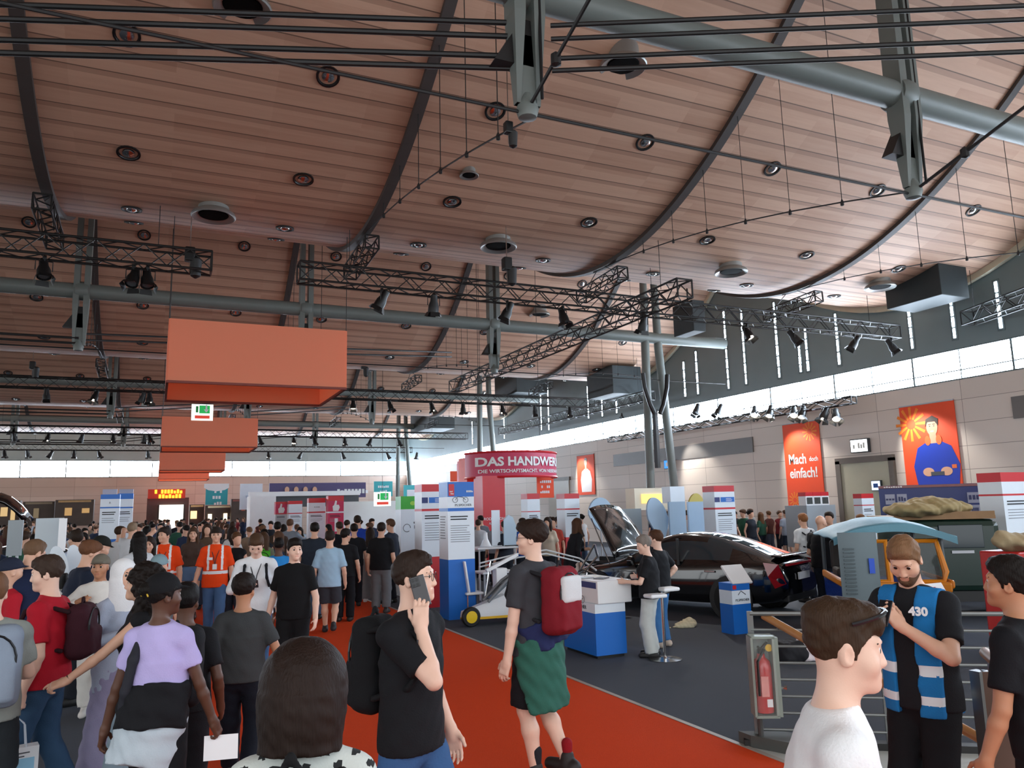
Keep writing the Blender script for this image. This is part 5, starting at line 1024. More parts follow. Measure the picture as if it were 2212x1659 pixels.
def figure(o,c,w,h,shirt,trous=None,phones=True,hs=.2,sk_='#d9a98c',hairc='#2a1d18'):
    s=w; D=lambda n,m,p,t: decal(o,n,m,c,FL,p,t)
    D('printed_torso',paint(shirt),[(-.34*s,-h*.5+.01),(-.4*s,-.28*s),(-.3*s,.02*s),(-.1*s,.12*s),(.1*s,.12*s),(.3*s,.02*s),(.42*s,-.28*s),(.36*s,-h*.5+.01)],.004)
    D('printed_neck',paint(sk_),rect(-.06*s,.08*s,.06*s,.25*s),.006); D('printed_face',paint(sk_),disc(0,.34*s,.1*s,.14*s),.008); D('printed_hair',paint(hairc),[(-.12*s,.36*s),(-.1*s,.48*s),(.02*s,.53*s),(.12*s,.47*s),(.11*s,.36*s),(.06*s,.43*s),(-.07*s,.43*s)],.01)
    D('printed_face',mat('#fff',.6,0,0) if False else paint('#f2e6df'),disc(0,.275*s,.035*s,.012*s),.012)
    for e_ in (-1,1): D('printed_eye',INK,disc(e_*.037*s,.36*s,.013*s,.008*s),.012); D('printed_eyebrow',paint(hairc),rect(e_*.037*s-.022*s,.385*s,e_*.037*s+.022*s,.394*s),.012)
    if phones:
        D('printed_headphones',paint('#e2703c'),disc(-.1*s,.13*s,.05*s,.08*s),.012); D('printed_headphones',paint('#e2703c'),disc(.1*s,.13*s,.05*s,.08*s),.012)
        D('printed_hands',paint(sk_),disc(-.14*s,-.38*s,.1*s,.07*s),.012); D('printed_hands',paint(sk_),disc(.18*s,-.38*s,.1*s,.07*s),.012); D('printed_gadget',INK,rect(-.1*s,-.44*s,.14*s,-.38*s),.014)
        D('printed_armband',paint('#e2703c'),rect(.28*s,-.34*s,.36*s,-.28*s),.012)
o,c,w,h=poster('orange wall banner showing a person in blue overalls with headphones',1942,880,2082,1058,OP); sunburst(o,c+A(-.002,w*.3,h*.28),.55); figure(o,c+A(-.002,-w*.08,-h*.02),w,h*.96,'#1f3fb4')
o,c,w,h=poster('orange wall banner showing a person in a white coat',1246,985,1286,1068,OP); figure(o,c+A(-.002,-w*.03,.15),w*.8,h*1.0,'#e8e8ec',phones=False)
a=onx(1812,997,21.98); c=onx(1927,990,21.98); o=thing('door_1',None,None,(21.98,(a[1]+c[1])/2,0)); o['kind']='structure'; w=abs(a[1]-c[1]); b=W(); b.box((21.97,o.location[1],a[2]/2),(.06,w-.2,a[2]-.1)); b.build('door_leaf',paint('#b5b39c'),o); b=W()
for s in (-1,1): b.box((21.95,o.location[1]+s*w/2,a[2]/2),(.12,.2,a[2]))
b.box((21.95,o.location[1],a[2]),(.12,w+.2,.2)); b.build('door_frame',mat('#6f675f',.5),o); b=W(); b.box((21.93,o.location[1]-.4,1.05),(.04,.15,.04)); b.build('door_handle',CHROME,o)
a=onx(1207,1037,21.98); o=thing('door_2',None,None,(21.98,a[1],0)); o['kind']='structure'; b=W(); b.box((21.97,a[1],a[2]/2),(.06,2.6,a[2])); b.build('door_leaf',paint('#a89f90'),o); b=W(); b.box((21.95,a[1],a[2]+.05),(.12,2.9,.2)); b.build('door_frame',mat('#6f675f',.5),o)
def lightbox(name,label,px0,py0,px1,py1,X,col,st,tx=None,tcol='#ffffff',fr='#3a3f42'):
    a=onx(px0,py0,X); c=onx(px1,py1,X); o=thing(name,label,'sign',(X,(a[1]+c[1])/2,(a[2]+c[2])/2)); w=abs(a[1]-c[1]); h=abs(a[2]-c[2]); b=W(); b.box(o.location,(.12,w,h)); b.build('case',mat(fr,.5),o); b=W(); b.box(o.location-Vector((.064,0,0)),(.01,w*.92,h*.86)); b.build('lit_face',emis(col,st),o)
    if tx: marks(o,'lettering',A(*o.location)+A(-.07,0,0),FL,w*.7,h*.4,mat(tcol,.5,0,0),tx)
lightbox('exit_sign','white lit exit sign on the wall between the two orange banners',1838,950,1879,976,21.9,'#ffffff',2.,5,'#d8dcd4'); lightbox('info_sign','small blue lit sign on the wall right of the slanted columns',1436,994,1456,1012,21.9,'#3d7fe0',1.5,1); lightbox('info_sign','small white and blue lit sign beside the wall door',1884,1038,1906,1060,21.9,'#d8e8ff',1.2,1,'#2255a0')
for i,(x0,y0,x1,y1) in enumerate([(1325,955,1628,1000),(2186,848,2260,905)]):
    a=onx(x0,y0+20,21.97); c=onx(x1,y1-20,21.97); b=MB(); zt=onx((x0+x1)/2,(y0+y1)/2,21.97)[2]; b.box((21.97,(a[1]+c[1])/2,zt),(.06,abs(a[1]-c[1]),.62)); o=b.build('vent_panel',paint('#6a6663'),None); tag(o,['long dark grey ventilation strip on the right wall','dark grey ventilation strip on the wall at the right edge'][i],'vent panel')
# curved magenta fascia ring and red towers
YR=24.; a=ony(1041,974,YR); c=ony(1238,1028,YR); z1=a[2]; z0=c[2]; w=c[0]-a[0]; o=thing('fascia_ring','curved magenta fascia reading DAS HANDWERK above a stand','fascia',((a[0]+c[0])/2,YR+1.5,z0)); xc=(a[0]+c[0])/2
arc=[(xc+w/2*math.sin(t),YR+1.6-1.6*math.cos(t)) for t in np.linspace(-math.pi/2,math.pi/2,25)]
b=W(); b.grid([[(x,y,z) for x,y in arc] for z in (z0,z1)]); b.grid([[(xc+(x-xc)*.97,y+.05,z) for x,y in arc[::-1]] for z in (z0,z1)]); b.build('fascia',MAG,o,'all'); b=W(); b.tube([(x,y,z0) for x,y in arc],.04,6); b.tube([(x,y,z1) for x,y in arc],.04,6); b.build('edge_tube',RED,o)
tm=WHITE
def curved(txt,s,z,par,sx=1.,bold=0.):
    t=text('lettering',txt,s,(0,0,0),np.eye(3),tm,None,.004,sx=sx,bold=bold); me=t.data
    for v in me.vertices:
        u=v.co[0]/(w/2); u=max(-.95,min(.95,u)); th=math.asin(u); v.co=Vector((xc+(w/2)*math.sin(th),YR+1.6-1.6*math.cos(th)-.02-v.co[2],z+v.co[1]))-par.location
    t.parent=par
curved('DAS HANDWERK',.42,(z0+z1)/2+.08,o,.98,.014); curved('DIE WIRTSCHAFTSMACHT. VON NEBENAN.',.17,(z0+z1)/2-.24,o,.93,.003)
for s_ in (-1,1): b=W(); b.tube([(xc+s_*w*.35,YR+1.5,z1),(xc+s_*w*.35,YR+1.5,ceilz(YR+1.5))],.01,5); b.build('suspension_wire',DARK,o)
def block(name,label,cat,px0,py0,px1,py1,Y,m,d=.6,tx=None,ts=.2,tc=None):
    o,cc,w,h=panel(name,label,cat,px0,py0,px1,py1,Y,m,d,False)
    if tx:
        for i,l in enumerate(tx):
            c_=cc+A(0,-.002,(len(tx)-1)*ts*.6-i*ts*1.2)
            if isinstance(l,str): text('lettering',l,ts,c_,FR,tc or WHITE,o)
            else: marks(o,'lettering',c_,FR,w*l,ts*.6,tc or WHITE)
    return o
block('red_pillar','red pillar lettered PRODUKTIONS ARENA under the magenta fascia','pillar',1042,1028,1096,1300,24.3,RED,.8,['PRODUKTIONS','ARENA'],.13)
block('red_pillar','tall orange red pillar left of the magenta fascia','pillar',1008,988,1040,1290,25.5,mat('#e8452c',.5),.8,['S'],.3)
block('red_pillar','narrow pink red pillar left of the tall orange red one','pillar',997,995,1010,1290,27.,paint('#e0404c'),.5)
block('wall_banner','small orange lit banner far behind the red pillars','banner',973,1018,998,1040,34.,OP,.05); block('wall_banner','small red and white banner inside the stand below the fascia','banner',1160,1028,1197,1075,26.,OP,.05,[.7,.55,.7],.16)
# white booths, hanging banners and shops at the far end
block('booth_wall','long white booth wall behind the crowd in the middle','booth wall',740,1084,862,1160,40.,WHITE,2.,); block('booth_wall','white booth wall end left of the magenta pillars','booth wall',541,1072,594,1170,41.,WHITE,1.5)
block('booth_canopy','dark booth front panel with white rim above the middle crowd','booth wall',541,1068,775,1092,42.,mat('#4a4c50',.6),.2); o,cc,w,h=panel('booth_truss','white truss rim on top of the dark booth front','truss',538,1063,778,1069,41.8,WHITE,.3,False)
o=block('stage_banner','long purple stage banner behind the white booths','banner',582,1044,790,1074,46.,paint('#4a3f6e'),.15,[],.3); marks(o,'lettering',ony(762,1061,45.95),FR,1.9,.26,WHITE,9)
for i,x in enumerate((620,640,660,680)):
    q=ony(x,1058,45.9); decal(o,'printed_face',paint('#d8a88c'),q,FR,disc(0,0,.13,.18),.006)
for (a_) in [('hanging_banner','teal banner with white head hanging over the far crowd','banner',445,1046,491,1090,44.,paint('#1f9aa4'),.05,[0.01,.5,.4,.5],.26),('hanging_banner','white banner hanging right of the teal one','banner',519,1045,566,1100,45.,paint('#dfe4ee'),.05,[.5],.2,paint('#a9b6cc')),('hanging_banner','turquoise banner hanging at the far right of the middle crowd','banner',808,1040,848,1072,52.,paint('#2fa7ad'),.05,[.6,.4],.25),('hanging_banner','second turquoise banner at the far end','banner',872,1048,930,1072,52.,paint('#2fa7ad'),.05),('hanging_banner','pale lilac banner left above the blue and white pillars','banner',222,1057,252,1082,40.,paint('#b8bfd8'),.3),('hanging_banner','pale lilac cube beside the lilac banner','banner',258,1057,287,1082,40.,paint('#a7b0cc'),.3),('hanging_banner','white booth sign above the far right crowd','banner',880,1058,906,1080,48.,paint('#e4e4ea'),.1)]:
    o=block(*a_)
    if 'teal banner with' in a_[1]: q=ony(468,1053,43.97); decal(o,'white_head',WHITE,q,FR,[(-.62,.2),(.62,.2),(.62,-.02),(.4,-.14),(0,-.2),(-.4,-.14),(-.62,-.02)])
def hang_exit(label,px,py,Y,w,h,tx=True):
    q=ony(px,py,Y); o=thing('exit_sign',label,'sign',q); b=W(); b.box(q,(w,.1,h)); b.build('case',emis('#f4fff4',1.6),o)
    b=W(); b.box(q+A(w*.1,-.06,h*.18),(w*.5,.02,h*.5)); b.build('green_field',mat('#1f9a4a',.5,0,0,emit=.6),o); decal(o,'arrow',WHITE,q+A(w*.18,-.075,h*.18),FR,[(-.03,.15*h*2),(.03,.15*h*2),(.03,0),(.09,0),(0,-.2*h),(-.09,0),(-.03,0)]); b=W(); b.box(q+A(-w*.25,-.06,h*.18),(w*.12,.02,h*.4)); b.build('running_figure',mat('#1f9a4a',.5,0,0),o); b=W(); b.box(q+A(0,-.06,-h*.3),(w*.7,.02,h*.2)); b.build('red_line',mat('#d84030',.5,0,0,emit=.4),o); b=W(); b.tube([q+A(0,0,h/2),(q[0],q[1],ceilz(Y))],.012,5); b.build('hanger_rod',DARK,o)
hang_exit('green and white lit exit sign hanging between the orange banners',437,891,31.,.75,.6); hang_exit('green and white exit sign hanging over the white booth wall',826,1078,38.5,.85,.7)
o=block('shop_sign','orange sign with yellow letters above the far hall entrance','sign',320,1057,400,1076,68.,paint('#c8381f'),.3); q=ony(360,1066,67.9); [marks(o,'lettering',q+A(.25,-.01,dz_),FR,w_,.3,mat('#ffcf30',.5,0,0,emit=1.5)) for w_,dz_ in ((2.3,.15),(1.7,-.22))]
block('entrance_gate','dark entrance gate with lit opening under the orange sign','gate',318,1076,406,1135,69.,mat('#4b3a36',.6),.4); q=ony(370,1105,68.8); o=thing('lit_doorway','bright doorway inside the dark entrance gate','doorway',(q[0],68.8,0)); b=W(); b.box((q[0],68.8,1.4),(1.8,.05,2.8)); b.build('opening',emis('#fff6e6',1.4),o); b=W()
for s in (-1,1): b.box((q[0]+s*.95,68.78,1.4),(.1,.1,2.8))
b.build('frame',DARK,o)
for i,(x0,x1,y0,y1,col,st,lab) in enumerate([(0,40,1082,1112,'#c7a878',.5,'warm lit kiosk front at the left edge of the far wall'),(50,115,1084,1110,'#8a7a62',.3,'dim beige kiosk front left of the lilac cubes'),(120,200,1080,1108,'#b59060',.45,'amber lit bar front behind the left stand'),(410,440,1090,1115,'#f2c88a',.9,'small warm lit stall right of the entrance gate'),(445,500,1092,1112,'#ffe9c0',1.0,'bright cream stall under the teal banner'),(500,540,1078,1110,'#8c5148',.3,'reddish stall beside the white booth end'),(860,905,1085,1110,'#9aa0a0',.2,'grey stall behind the green capped pillar')]):
    o=block('market_stall',lab,'stall',x0,y0,x1,1135,66.-i*.7,mat('#4d4038',.6,0,.3,1.5),1.); zz=[v.co for v in o.children[0].data.vertices]; hw=max(v[0] for v in zz); zt=max(v[2] for v in zz)+o.location[2]; em=emis(col,st*1.8)
    for j in range(int(hw*2/.55)):
        x=-hw+.3+.55*j
        if random.random()<.75: h=random.uniform(.3,.9); b=W(); b.box(A(o.location[0]+x,o.location[1]-.03,zt-.35-h/2-random.uniform(0,.3)),(random.uniform(.25,.5),.06,h)); b.build('lit_display',em,o)
    b=W(); b.box(A(o.location[0],o.location[1]-.04,zt-.12),(hw*1.7,.05,.14)); b.build('name_strip',mat(col,.5,0,.2,5.),o)
# left-hand stand
o=thing('counter','white counter with blue foot among the visitors on the left','counter',(-1.6,9.2,0)); a=onz(60,1400); 
LX,LY=float(dep(110,1280,9.2)[0]),float(dep(110,1280,9.2)[1]); o.location=(LX,LY,0); b=W(); b.box((LX,LY,.48),(.62,.7,.3)); b.build('upper_body',PWHITE,o); b=W(); b.box((LX,LY,.18),(.6,.68,.36)); b.build('lower_body',BLUE,o); zt=float(dep(110,1272,9.2)[2]); b=W(); b.box((LX-.1,LY,(zt+.63)/2),(.95,.85,zt-.63)); b.build('counter_top',WHITE,o,bevel=.01)
for i,(px,py) in enumerate(((133,1250),(171,1232))):
    q=dep(px,py+18,9.2+.3*i); o=thing('speaker_can',f'black round can standing on the left white counter, {["left","right"][i]} one','can',(q[0],q[1],zt)); b=MB(); b.lathe([(.055,0),(.06,.01),(.06,.17),(.05,.18),(.01,.18)],(0,0,0),16); b.build('body',BLACK,o,True); b=MB(); b.lathe([(.062,.15),(.062,.165)],(0,0,0),16); b.build('lid',DARK,o)
    o=thing('display_fin',f'white pointed oval tag board on the left white counter, {["left","right"][i]} one','display',(q[0]+.0,q[1]+.12,zt)); b=MB(); b.prism([(.1*math.sin(t)-.12*(math.cos(t)*.5-.5)*.6*0-.1*(1-math.cos(t))*.5,.25-.25*math.cos(t)) for t in np.linspace(0,2*math.pi,22,endpoint=False)],-.012,.012,'y'); b.build('board',PWHITE,o); b=MB(); b.box((0,0,.01),(.2,.12,.02)); b.build('base',LGREY,o)
panel('exhibit_screen','grey upright display panel in the left stand, left one','panel',18,1124,45,1200,13.,paint('#8f989c')); panel('exhibit_screen','pale grey upright display panel in the left stand, right one','panel',78,1120,132,1205,12.,paint('#b0bac0')); panel('exhibit_screen','narrow white edge panel right of the pale grey one','panel',128,1120,140,1190,11.8,WHITE)
g=Sdf(); q=ony(10,1090,16.); o=thing('open_bonnet','raised black car bonnet at the left edge above the display panels','bonnet',(q[0],16,0)); P=[[(q[0]-.85+1.25*u,16-.5+1.0*v,1.35+1.15*math.sin(.35+u*2.1)*(1-.1*(2*v-1)**2)) for v in np.linspace(0,1,7)] for u in np.linspace(0,1,9)]
b=W(); b.grid(P); z=b.build('bonnet_panel',CARB,o,'all'); md=z.modifiers.new('t','SOLIDIFY'); md.thickness=.05; b=W(); b.tube([(q[0]-.3,16,0),(q[0]-.3,16,1.9)],.03,8); b.build('prop',DARK,o); b=W(); b.box((q[0]-.5,16,.5),(1.4,1.2,1.0)); b.build('front_body',CARB,o,bevel=.12)
q=onz(150,1150); k=ony(150,1110,21.); car('dark car far left behind the display panels',(float(k[0])-.3,21.,0),math.radians(12),mat('#20242c',.2,0,0,coat=.6),False)
# ---- railing, handrail, extinguisher box and landing on the near right
rp=A(4.71,5.41,0); rd=nrm(A(.85,-.6,0)); o=thing('railing','grey steel railing with eight horizontal bars along the stair landing','railing',rp); RS=mat('#7a7d7c',.4,.6,.05)
for i in range(8):
    z=1.08-.135*i; b=W(); b.tube([rp+A(0,0,z),rp+rd*3.4+A(0,0,z)],.019 if i==0 else .012,8); b.build('bar',RS,o)
for q in (0.,1.04,2.08,3.1): b=W(); b.bar(rp+rd*q,rp+rd*q+A(0,0,1.1),.05,.02,up=(rd[1],-rd[0],0)); b.build('post',RS,o)
b=W(); b.bar(rp+A(0,0,.03)-rd*.12,rp+rd*3.4+A(0,0,.03),.1,.06); b.build('kerb',DARK,o)
hr0=dep(1650,1330,6.7); hr1=dep(2125,1600,5.0); o=thing('handrail','round wooden handrail sloping down in front of the railing','handrail',hr0); b=W(); b.tube([hr0,hr1],.034,14); b.build('rail',mat('#a9784a',.4,0,.18,5.),o,True)
b=W()
for t in (.1,.5,.85): q=hr0+(hr1-hr0)*t; b.tube([q-A(0,0,.02),q+A(.05,.12,-.06)],.01,6)
b.build('bracket',RS,o)
q0=dep(2128,1410,4.3); q1=dep(2230,1500,3.6); o=thing('handrail','second wooden handrail beginning at the right edge beside the panel','handrail',q0); b=W(); b.tube([q0,q1],.03,14); b.build('rail',mat('#a9784a',.4,0,.18,5.),o,True); b=W(); b.tube([q0+A(.03,0,-.02),q0+A(.05,.02,-.15)],.012,6); b.build('bracket',RS,o)
q=dep(2130,1555,4.25); o=thing('balustrade_panel','brownish grey balustrade panel below the second handrail','panel',(q[0]+.1,q[1],0)); zt=float(dep(2130,1452,4.25)[2]); b=W(); b.bar((q[0],q[1],zt/2),(q[0]+.5,q[1]-.45,zt/2),.05,zt); b.build('panel',mat('#6b5a50',.35,0,.1),o); b=W(); b.bar((q[0]-.01,q[1]+.01,0),(q[0]-.01,q[1]+.01,zt),.06); b.build('edge_post',RS,o)
L0=rp-rd*.2; b=MB(); b.prism([(4.62,-1.),(L0[0],L0[1]),tuple((rp+rd*3.8)[:2]),(9.,-1.)],0,.006); struct(b,'floor',mat('#b9bdb8',.6,0,.08,3.))
b=MB(); b.prism([(4.62,5.4),(4.62,5.55),(4.95,5.35),(5.0,5.15),(4.75,5.1)],0,.1); tag(b.build('stair_kerb',mat('#4b4d4a',.7)),'low dark kerb block at the foot of the extinguisher post','kerb')
# extinguisher in its open glazed box on a post
ep=rp+A(-.02,-.06,0); o=thing('extinguisher_cabinet','glazed grey fire extinguisher cabinet on a post beside the carpet','cabinet',ep); dz=6.85
z0=float(dep(1635,1512,dz)[2]); z1=float(dep(1635,1358,dz)[2]); R_=facing(math.radians(-28)); cw=.19; ce=ep+A(-.02,-.1,(z0+z1)/2); bw=W(); hh=(z1-z0)/2
GF=mat('#8f9c93',.4,.2,.05)
for (u,v,sx,sy) in ((-cw/2,0,.02,2*hh),(cw/2,0,.05,2*hh),(0,-hh,cw,.02),(0,hh,cw,.02)): bw.box(ce+R_@A(u,v,0),(sx,sy,.15),R=R_)
bw.build('frame',GF,o); bw=W(); bw.box(ce+R_@A(0,0,-.07),(cw,2*hh,.01),R=R_); bw.build('back_panel',mat('#a9b5b0',.4,0,.05),o)
bw=W(); bw.box(ce+R_@A(0,0,.09),(cw-.02,2*hh-.02,.004),R=R_); GLS=mat('#e8f2ee',.02,0,0,6.,0,40.,0,.05); bw.build('glass_door',GLS,o); bw=W(); bw.lathe([(.012,0),(.012,.05),(.02,.05),(.02,.07)],ce+R_@A(cw/2+.02,-.1,.0),10,ax=R_@A(1,0,.4)); bw.build('latch',CHROME,o)
bw=W(); bw.tube([ep,ep+A(0,0,z0)],.022,8); bw.build('post',mat('#4c4c4a',.5,.3,0),o)
ex_=ce+R_@A(-.01,-hh+.02,0); o=thing('fire_extinguisher','red fire extinguisher with white label inside the glazed cabinet','fire extinguisher',ex_); REDX=mat('#b3161a',.25,0,.03,coat=.4)
bw=W(); bw.lathe([(.06,0),(.078,.01),(.08,.03),(.08,.36),(.07,.41),(.035,.44),(.03,.47)],ex_,22); bw.build('cylinder',REDX,o,True); bw=W(); bw.lathe([(.03,.47),(.03,.5),(.015,.51)],ex_,12); bw.tube([ex_+A(-.05,-.03,.53),ex_+A(.0,0,.5),ex_+A(.05,-.03,.56)],.012,6); bw.build('valve',BLACK,o); bw=W(); bw.tube([ex_+A(.02,-.02,.5),ex_+A(-.09,-.06,.42),ex_+A(-.085,-.05,.15)],.011,8); bw.build('hose',BLACK,o,True)
lb=W(); lb.box(ex_+R_@A(0,.22,.077),(.06,.16,.01),R=R_); lb.build('label',mat('#d88f88',.5,0,.3,40.),o); lb=W(); lb.box(ex_+R_@A(.03,.09,.077),(.045,.06,.012),R=R_); lb.build('inspection_sticker',WHITE,o); lb=W(); lb.lathe([(.03,0),(.03,.004)],ex_+R_@A(.06,.52,.04),14,ax=R_@A(0,0,1)); lb.build('yellow_tag',mat('#e0b81c',.5,0,0),o)
# ---------------------------------------------------------------- the visitors
def own(k,name,label,cat,group=None):   # something worn or carried: a thing of its own in the wearer's frame
    o=thing(name,label,cat,k.loc,k.rz,group); return o
def sp(o,name,g,m,h=.012,off=(0,0,0),mi=None):
    P,Q=g.surf(h); q=bpy.data.objects.new(name,net_mesh(name,P,Q,m if isinstance(m,list) else [m],mi(P,Q) if mi else None)); link(q,o); return q
def mb(o,name,m,fn,smooth=False,bevel=0):
    b=MB(); fn(b); return b.build(name,m,o,smooth,bevel)
def backpack(k,col,label,w=.15,hgt=.23,d=.085,pocket=None,straps=True,dz=-.02,one=False,h=None,strapc=None):
    o=own(k,'backpack',label,'backpack'); H=k.H; L=np.linalg.norm(k.N-k.P); c=k.P+k.up*(L*.62+dz)-k.fw*(.066*H*k.b+.02+d); R=np.stack([k.rt,np.cross(k.up,k.rt)*1.,k.up],1); h=h or (.014 if k.h<.012 else .022)
    g=Sdf(); g.rbox(c,A(w,d,hgt),.07,.02,R); g.rbox(c-k.fw*d*.95-k.up*hgt*.35,A(w*.8,.035,hgt*.5),.03,.02,R); g.noise=(.004,22.,1.7); sp(o,'bag_body',g,cloth(col),h)
    g=Sdf(); g.cone(c+k.up*hgt*.98-k.rt*.03,c+k.up*(hgt+.035),.009,.009); g.cone(c+k.up*(hgt+.035),c+k.up*hgt*.98+k.rt*.03,.009,.009); sp(o,'grab_loop',g,cloth(strapc or col),.008)
    if pocket: g=Sdf(); g.rbox(c-k.fw*d*1.1+k.up*hgt*.35,A(w*.75,.03,hgt*.4),.03,.02,R); sp(o,'front_pocket',g,cloth(pocket),h)
    mb(o,'zipper',mat('#15161a',.4,0,0),lambda b:b.tube([c-k.fw*(d+.0)+k.rt*w*.78*math.cos(t)+k.up*(hgt*.2+hgt*.62*math.sin(t)) for t in np.linspace(-.2,3.34,12)],.007,5))
    if straps:
        for sg in ((1,) if one else (-1,1)):
            g=Sdf(); r=.017; x=k.rt*sg*.068*H
            p=[c+x+k.up*hgt*.75+k.fw*d*.6,k.N+x-k.up*.012*H-k.fw*.02,k.N+x-k.up*.03*H+k.fw*.065*H,k.P+k.up*L*.64+x*1.1+k.fw*.088*H*k.b,k.P+k.up*L*.46+x*1.32+k.fw*.05*H,c+x*1.05-k.up*hgt*.6+k.fw*d]
            for a,b_ in zip(p[:-1],p[1:]): g.cone(a,b_,r,r,.015)
            sp(o,'shoulder_strap',g,cloth(strapc or col),.012)
    return o
def glasses(k,col='#3a3632'):
    m=mat(col,.3,.3,0)
    def fn(b):
        for sg in (-1,1):
            b.tube([headpt(k,sg*.034+.024*math.cos(t),.101,.004+.019*math.sin(t)) for t in np.linspace(0,6.29,18)],.0016,5,cap=False)
            b.tube([headpt(k,sg*.058,.099,.01),headpt(k,sg*.079,.03,.012),headpt(k,sg*.078,-.02,.006)],.0016,5)
        b.tube([headpt(k,-.01,.102,.008),headpt(k,.01,.102,.008)],.0016,5)
    mb(k.o,'glasses',m,fn,True)
def lanyard(k,col,card=True):
    L=np.linalg.norm(k.N-k.P); H=k.H
    mb(k.o,'lanyard',mat(col,.6,0,0),lambda b:[b.tube([k.N+k.rt*s*.04*H-k.fw*.01,k.N+k.rt*s*.035*H+k.fw*.05*H-k.up*.02*H,k.P+k.up*L*.7+k.rt*s*.012*H+k.fw*.09*H*k.b,k.P+k.up*L*.45+k.fw*.088*H*k.b],.006,6) for s in (-1,1)])
    if card: mb(k.o,'name_badge',WHITE,lambda b:b.box(k.P+k.up*L*.42+k.fw*.093*H*k.b,(.07,.006,.09)))
def watch(k,sd,col='#15151a'):
    d=nrm(k.wr[sd]-k.el[sd]); c=k.wr[sd]-d*.02
    mb(k.o,'wristwatch',mat(col,.4,0,0),lambda b:b.lathe([(.0255*k.H/1.75,-.012),(.0285*k.H/1.75,-.008),(.0285*k.H/1.75,.008),(.0255*k.H/1.75,.012)],c,16,ax=d),True)
def sheet(k,sd,label,w,h,cat='paper',name='paper_sheet',tilt=None,col='#f2f3f5'):
    c=k.wr[sd]+k.hdir[sd]*.13; o=own(k,name,label,cat); d=k.hdir[sd]; n=k.hn[sd]; lat=np.cross(d,n); R=np.stack([lat,d,n],1) if tilt is None else tilt
    b=MB(); b.box(c+R[:,1]*h*.3+R[:,2]*.015,(w,h,.004),R=R); b.build('sheet',paint(col),o); return o
def phone_at(k,c,R,label,col='#3b3a3d'):
    o=own(k,'mobile_phone',label,'phone'); b=MB(); b.box(c,(.076,.155,.009),R=R); b.build('body',mat(col,.35,.2,0),o,bevel=.004)
    b=MB(); b.box(c+R@A(-.012,.047,.006),(.044,.044,.004),R=R); cb=b.build('camera_block',mat('#2a2a2d',.3,.3,0),o,bevel=.002); b=MB()
    for u,v in ((-.022,.058),(-.002,.058),(-.022,.036),(-.002,.036)): b.lathe([(.0075,0),(.0075,.003),(.001,.0032)],c+R@A(u,v,.008),12,ax=R[:,2])
    b.build('lens',BLACK,cb,True); return o
def tied(k,col,name='tied_jumper',drop=.22,h=.014,side=0.,par=None,z=.03):
    H=k.H; g=Sdf(); zt=k.P+k.up*z*H; g.elc(zt+A(0,-.01,0),zt+A(side,-.06,-drop),.118*H*k.b,.124*H*k.b,.092*H,.084*H,A(0,1,0),.03); g.cut(zt+A(0,.035*H,-.07*H),nrm(A(0,.75,-.35))); g.cone(zt+A(-.1*H,0,-.01),zt+A(.1*H,.0,-.01),.03,.03,.03); g.noise=(.009,24.,2.2); return k.part(name,g,cloth(col),h)
BLK='#141519'; SK1='#d8a98f'; SK2='#b98464'; SK3='#5a3a2b'; SK4='#e3bba6'
# ---- nearest figures
def x1(k):
    glasses(k); watch(k,'l'); R=k.Rh; c=headpt(k,.094,.05,-.055); u=nrm(R@A(-.05,-.26,1)); n=nrm(R@A(1,.25,0)-u*((R@A(1,.25,0))@u)); phone_at(k,c,np.stack([np.cross(u,n),u,n],1),'dark grey smartphone held to the ear by the man in black')
    backpack(k,'#101114','black backpack worn by the man on the phone',.13,.24,.09,one=True)
    mb(k.o,'chest_emblem',mat('#3a3b40',.6,0,0),lambda b:b.box(k.N-k.up*.045*k.H+k.rt*.07*k.H+k.fw*.078*k.H,(.075,.004,.022)))
person(893,1195,4.0,'man in black t-shirt and jeans walking with a phone at his ear',-118,2,dict(hand_r=(.066,.064,.808),hd_r=(-.16,-.06,1),hn_r=(-1,-.25,0),curl_r=[18,22,26,30],pole_r=(.55,-.15,-1),hand_l=(-.15,.05,.485),hd_l=(0,.25,-1),curl_l=22,head=(14,2,0),foot_l=(-.06,.16,0),foot_r=(.06,-.14,.02),twist=-6),SK4,('tee',BLK),('jeans','#3b5f8e'),'#202226',('crop','#2b1f19'),hcap=None,extras=x1)
def x2(k):
    backpack(k,'#7c1a26','dark red backpack with pale and black panels on the boy in glasses',.15,.25,.1,pocket='#cfd2d4',strapc='#232327'); glasses(k,'#4a4a4a'); tied(k,'#2f6154','tied_jacket',.52,.014,-.0); tied(k,'#232a52','tied_jumper',.2,.014,.05,z=.1)
    for sd in 'lr': g=Sdf(); g.cone(k.an[sd]+A(0,0,.05),k.an[sd]+A(0,-.005,.16) if sd=='l' else k.an[sd]+A(0,0,.13),.037,.042); k.part('sock',g,cloth('#8e1620' if sd=='r' else '#26262c'))
person(1146,1128,6.1,'boy with red backpack and green jacket round his waist, walking past the counter',50,2,dict(foot_l=(-.045,-.02,0),foot_r=(.05,-.1,.035),head=(30,0,0),hand_l=(-.16,.02,.46),hand_r=(.15,.06,.47)),SK4,('tee','#3a3b40'),('shorts','#17181c'),'#231c1c',('mop','#2a1d17'),extras=x2)
def x3(k): 
    o=backpack(k,'#121214','black backpack of the dark haired girl in front',.13,.2,.08,dz=.025)
chk=mat('#d8dcd8',.8,0,.0); 
def pat(ct,k): return ((np.sin(ct[:,0]*75)*np.sin(ct[:,2]*95+ct[:,1]*30))>.62).astype(int)
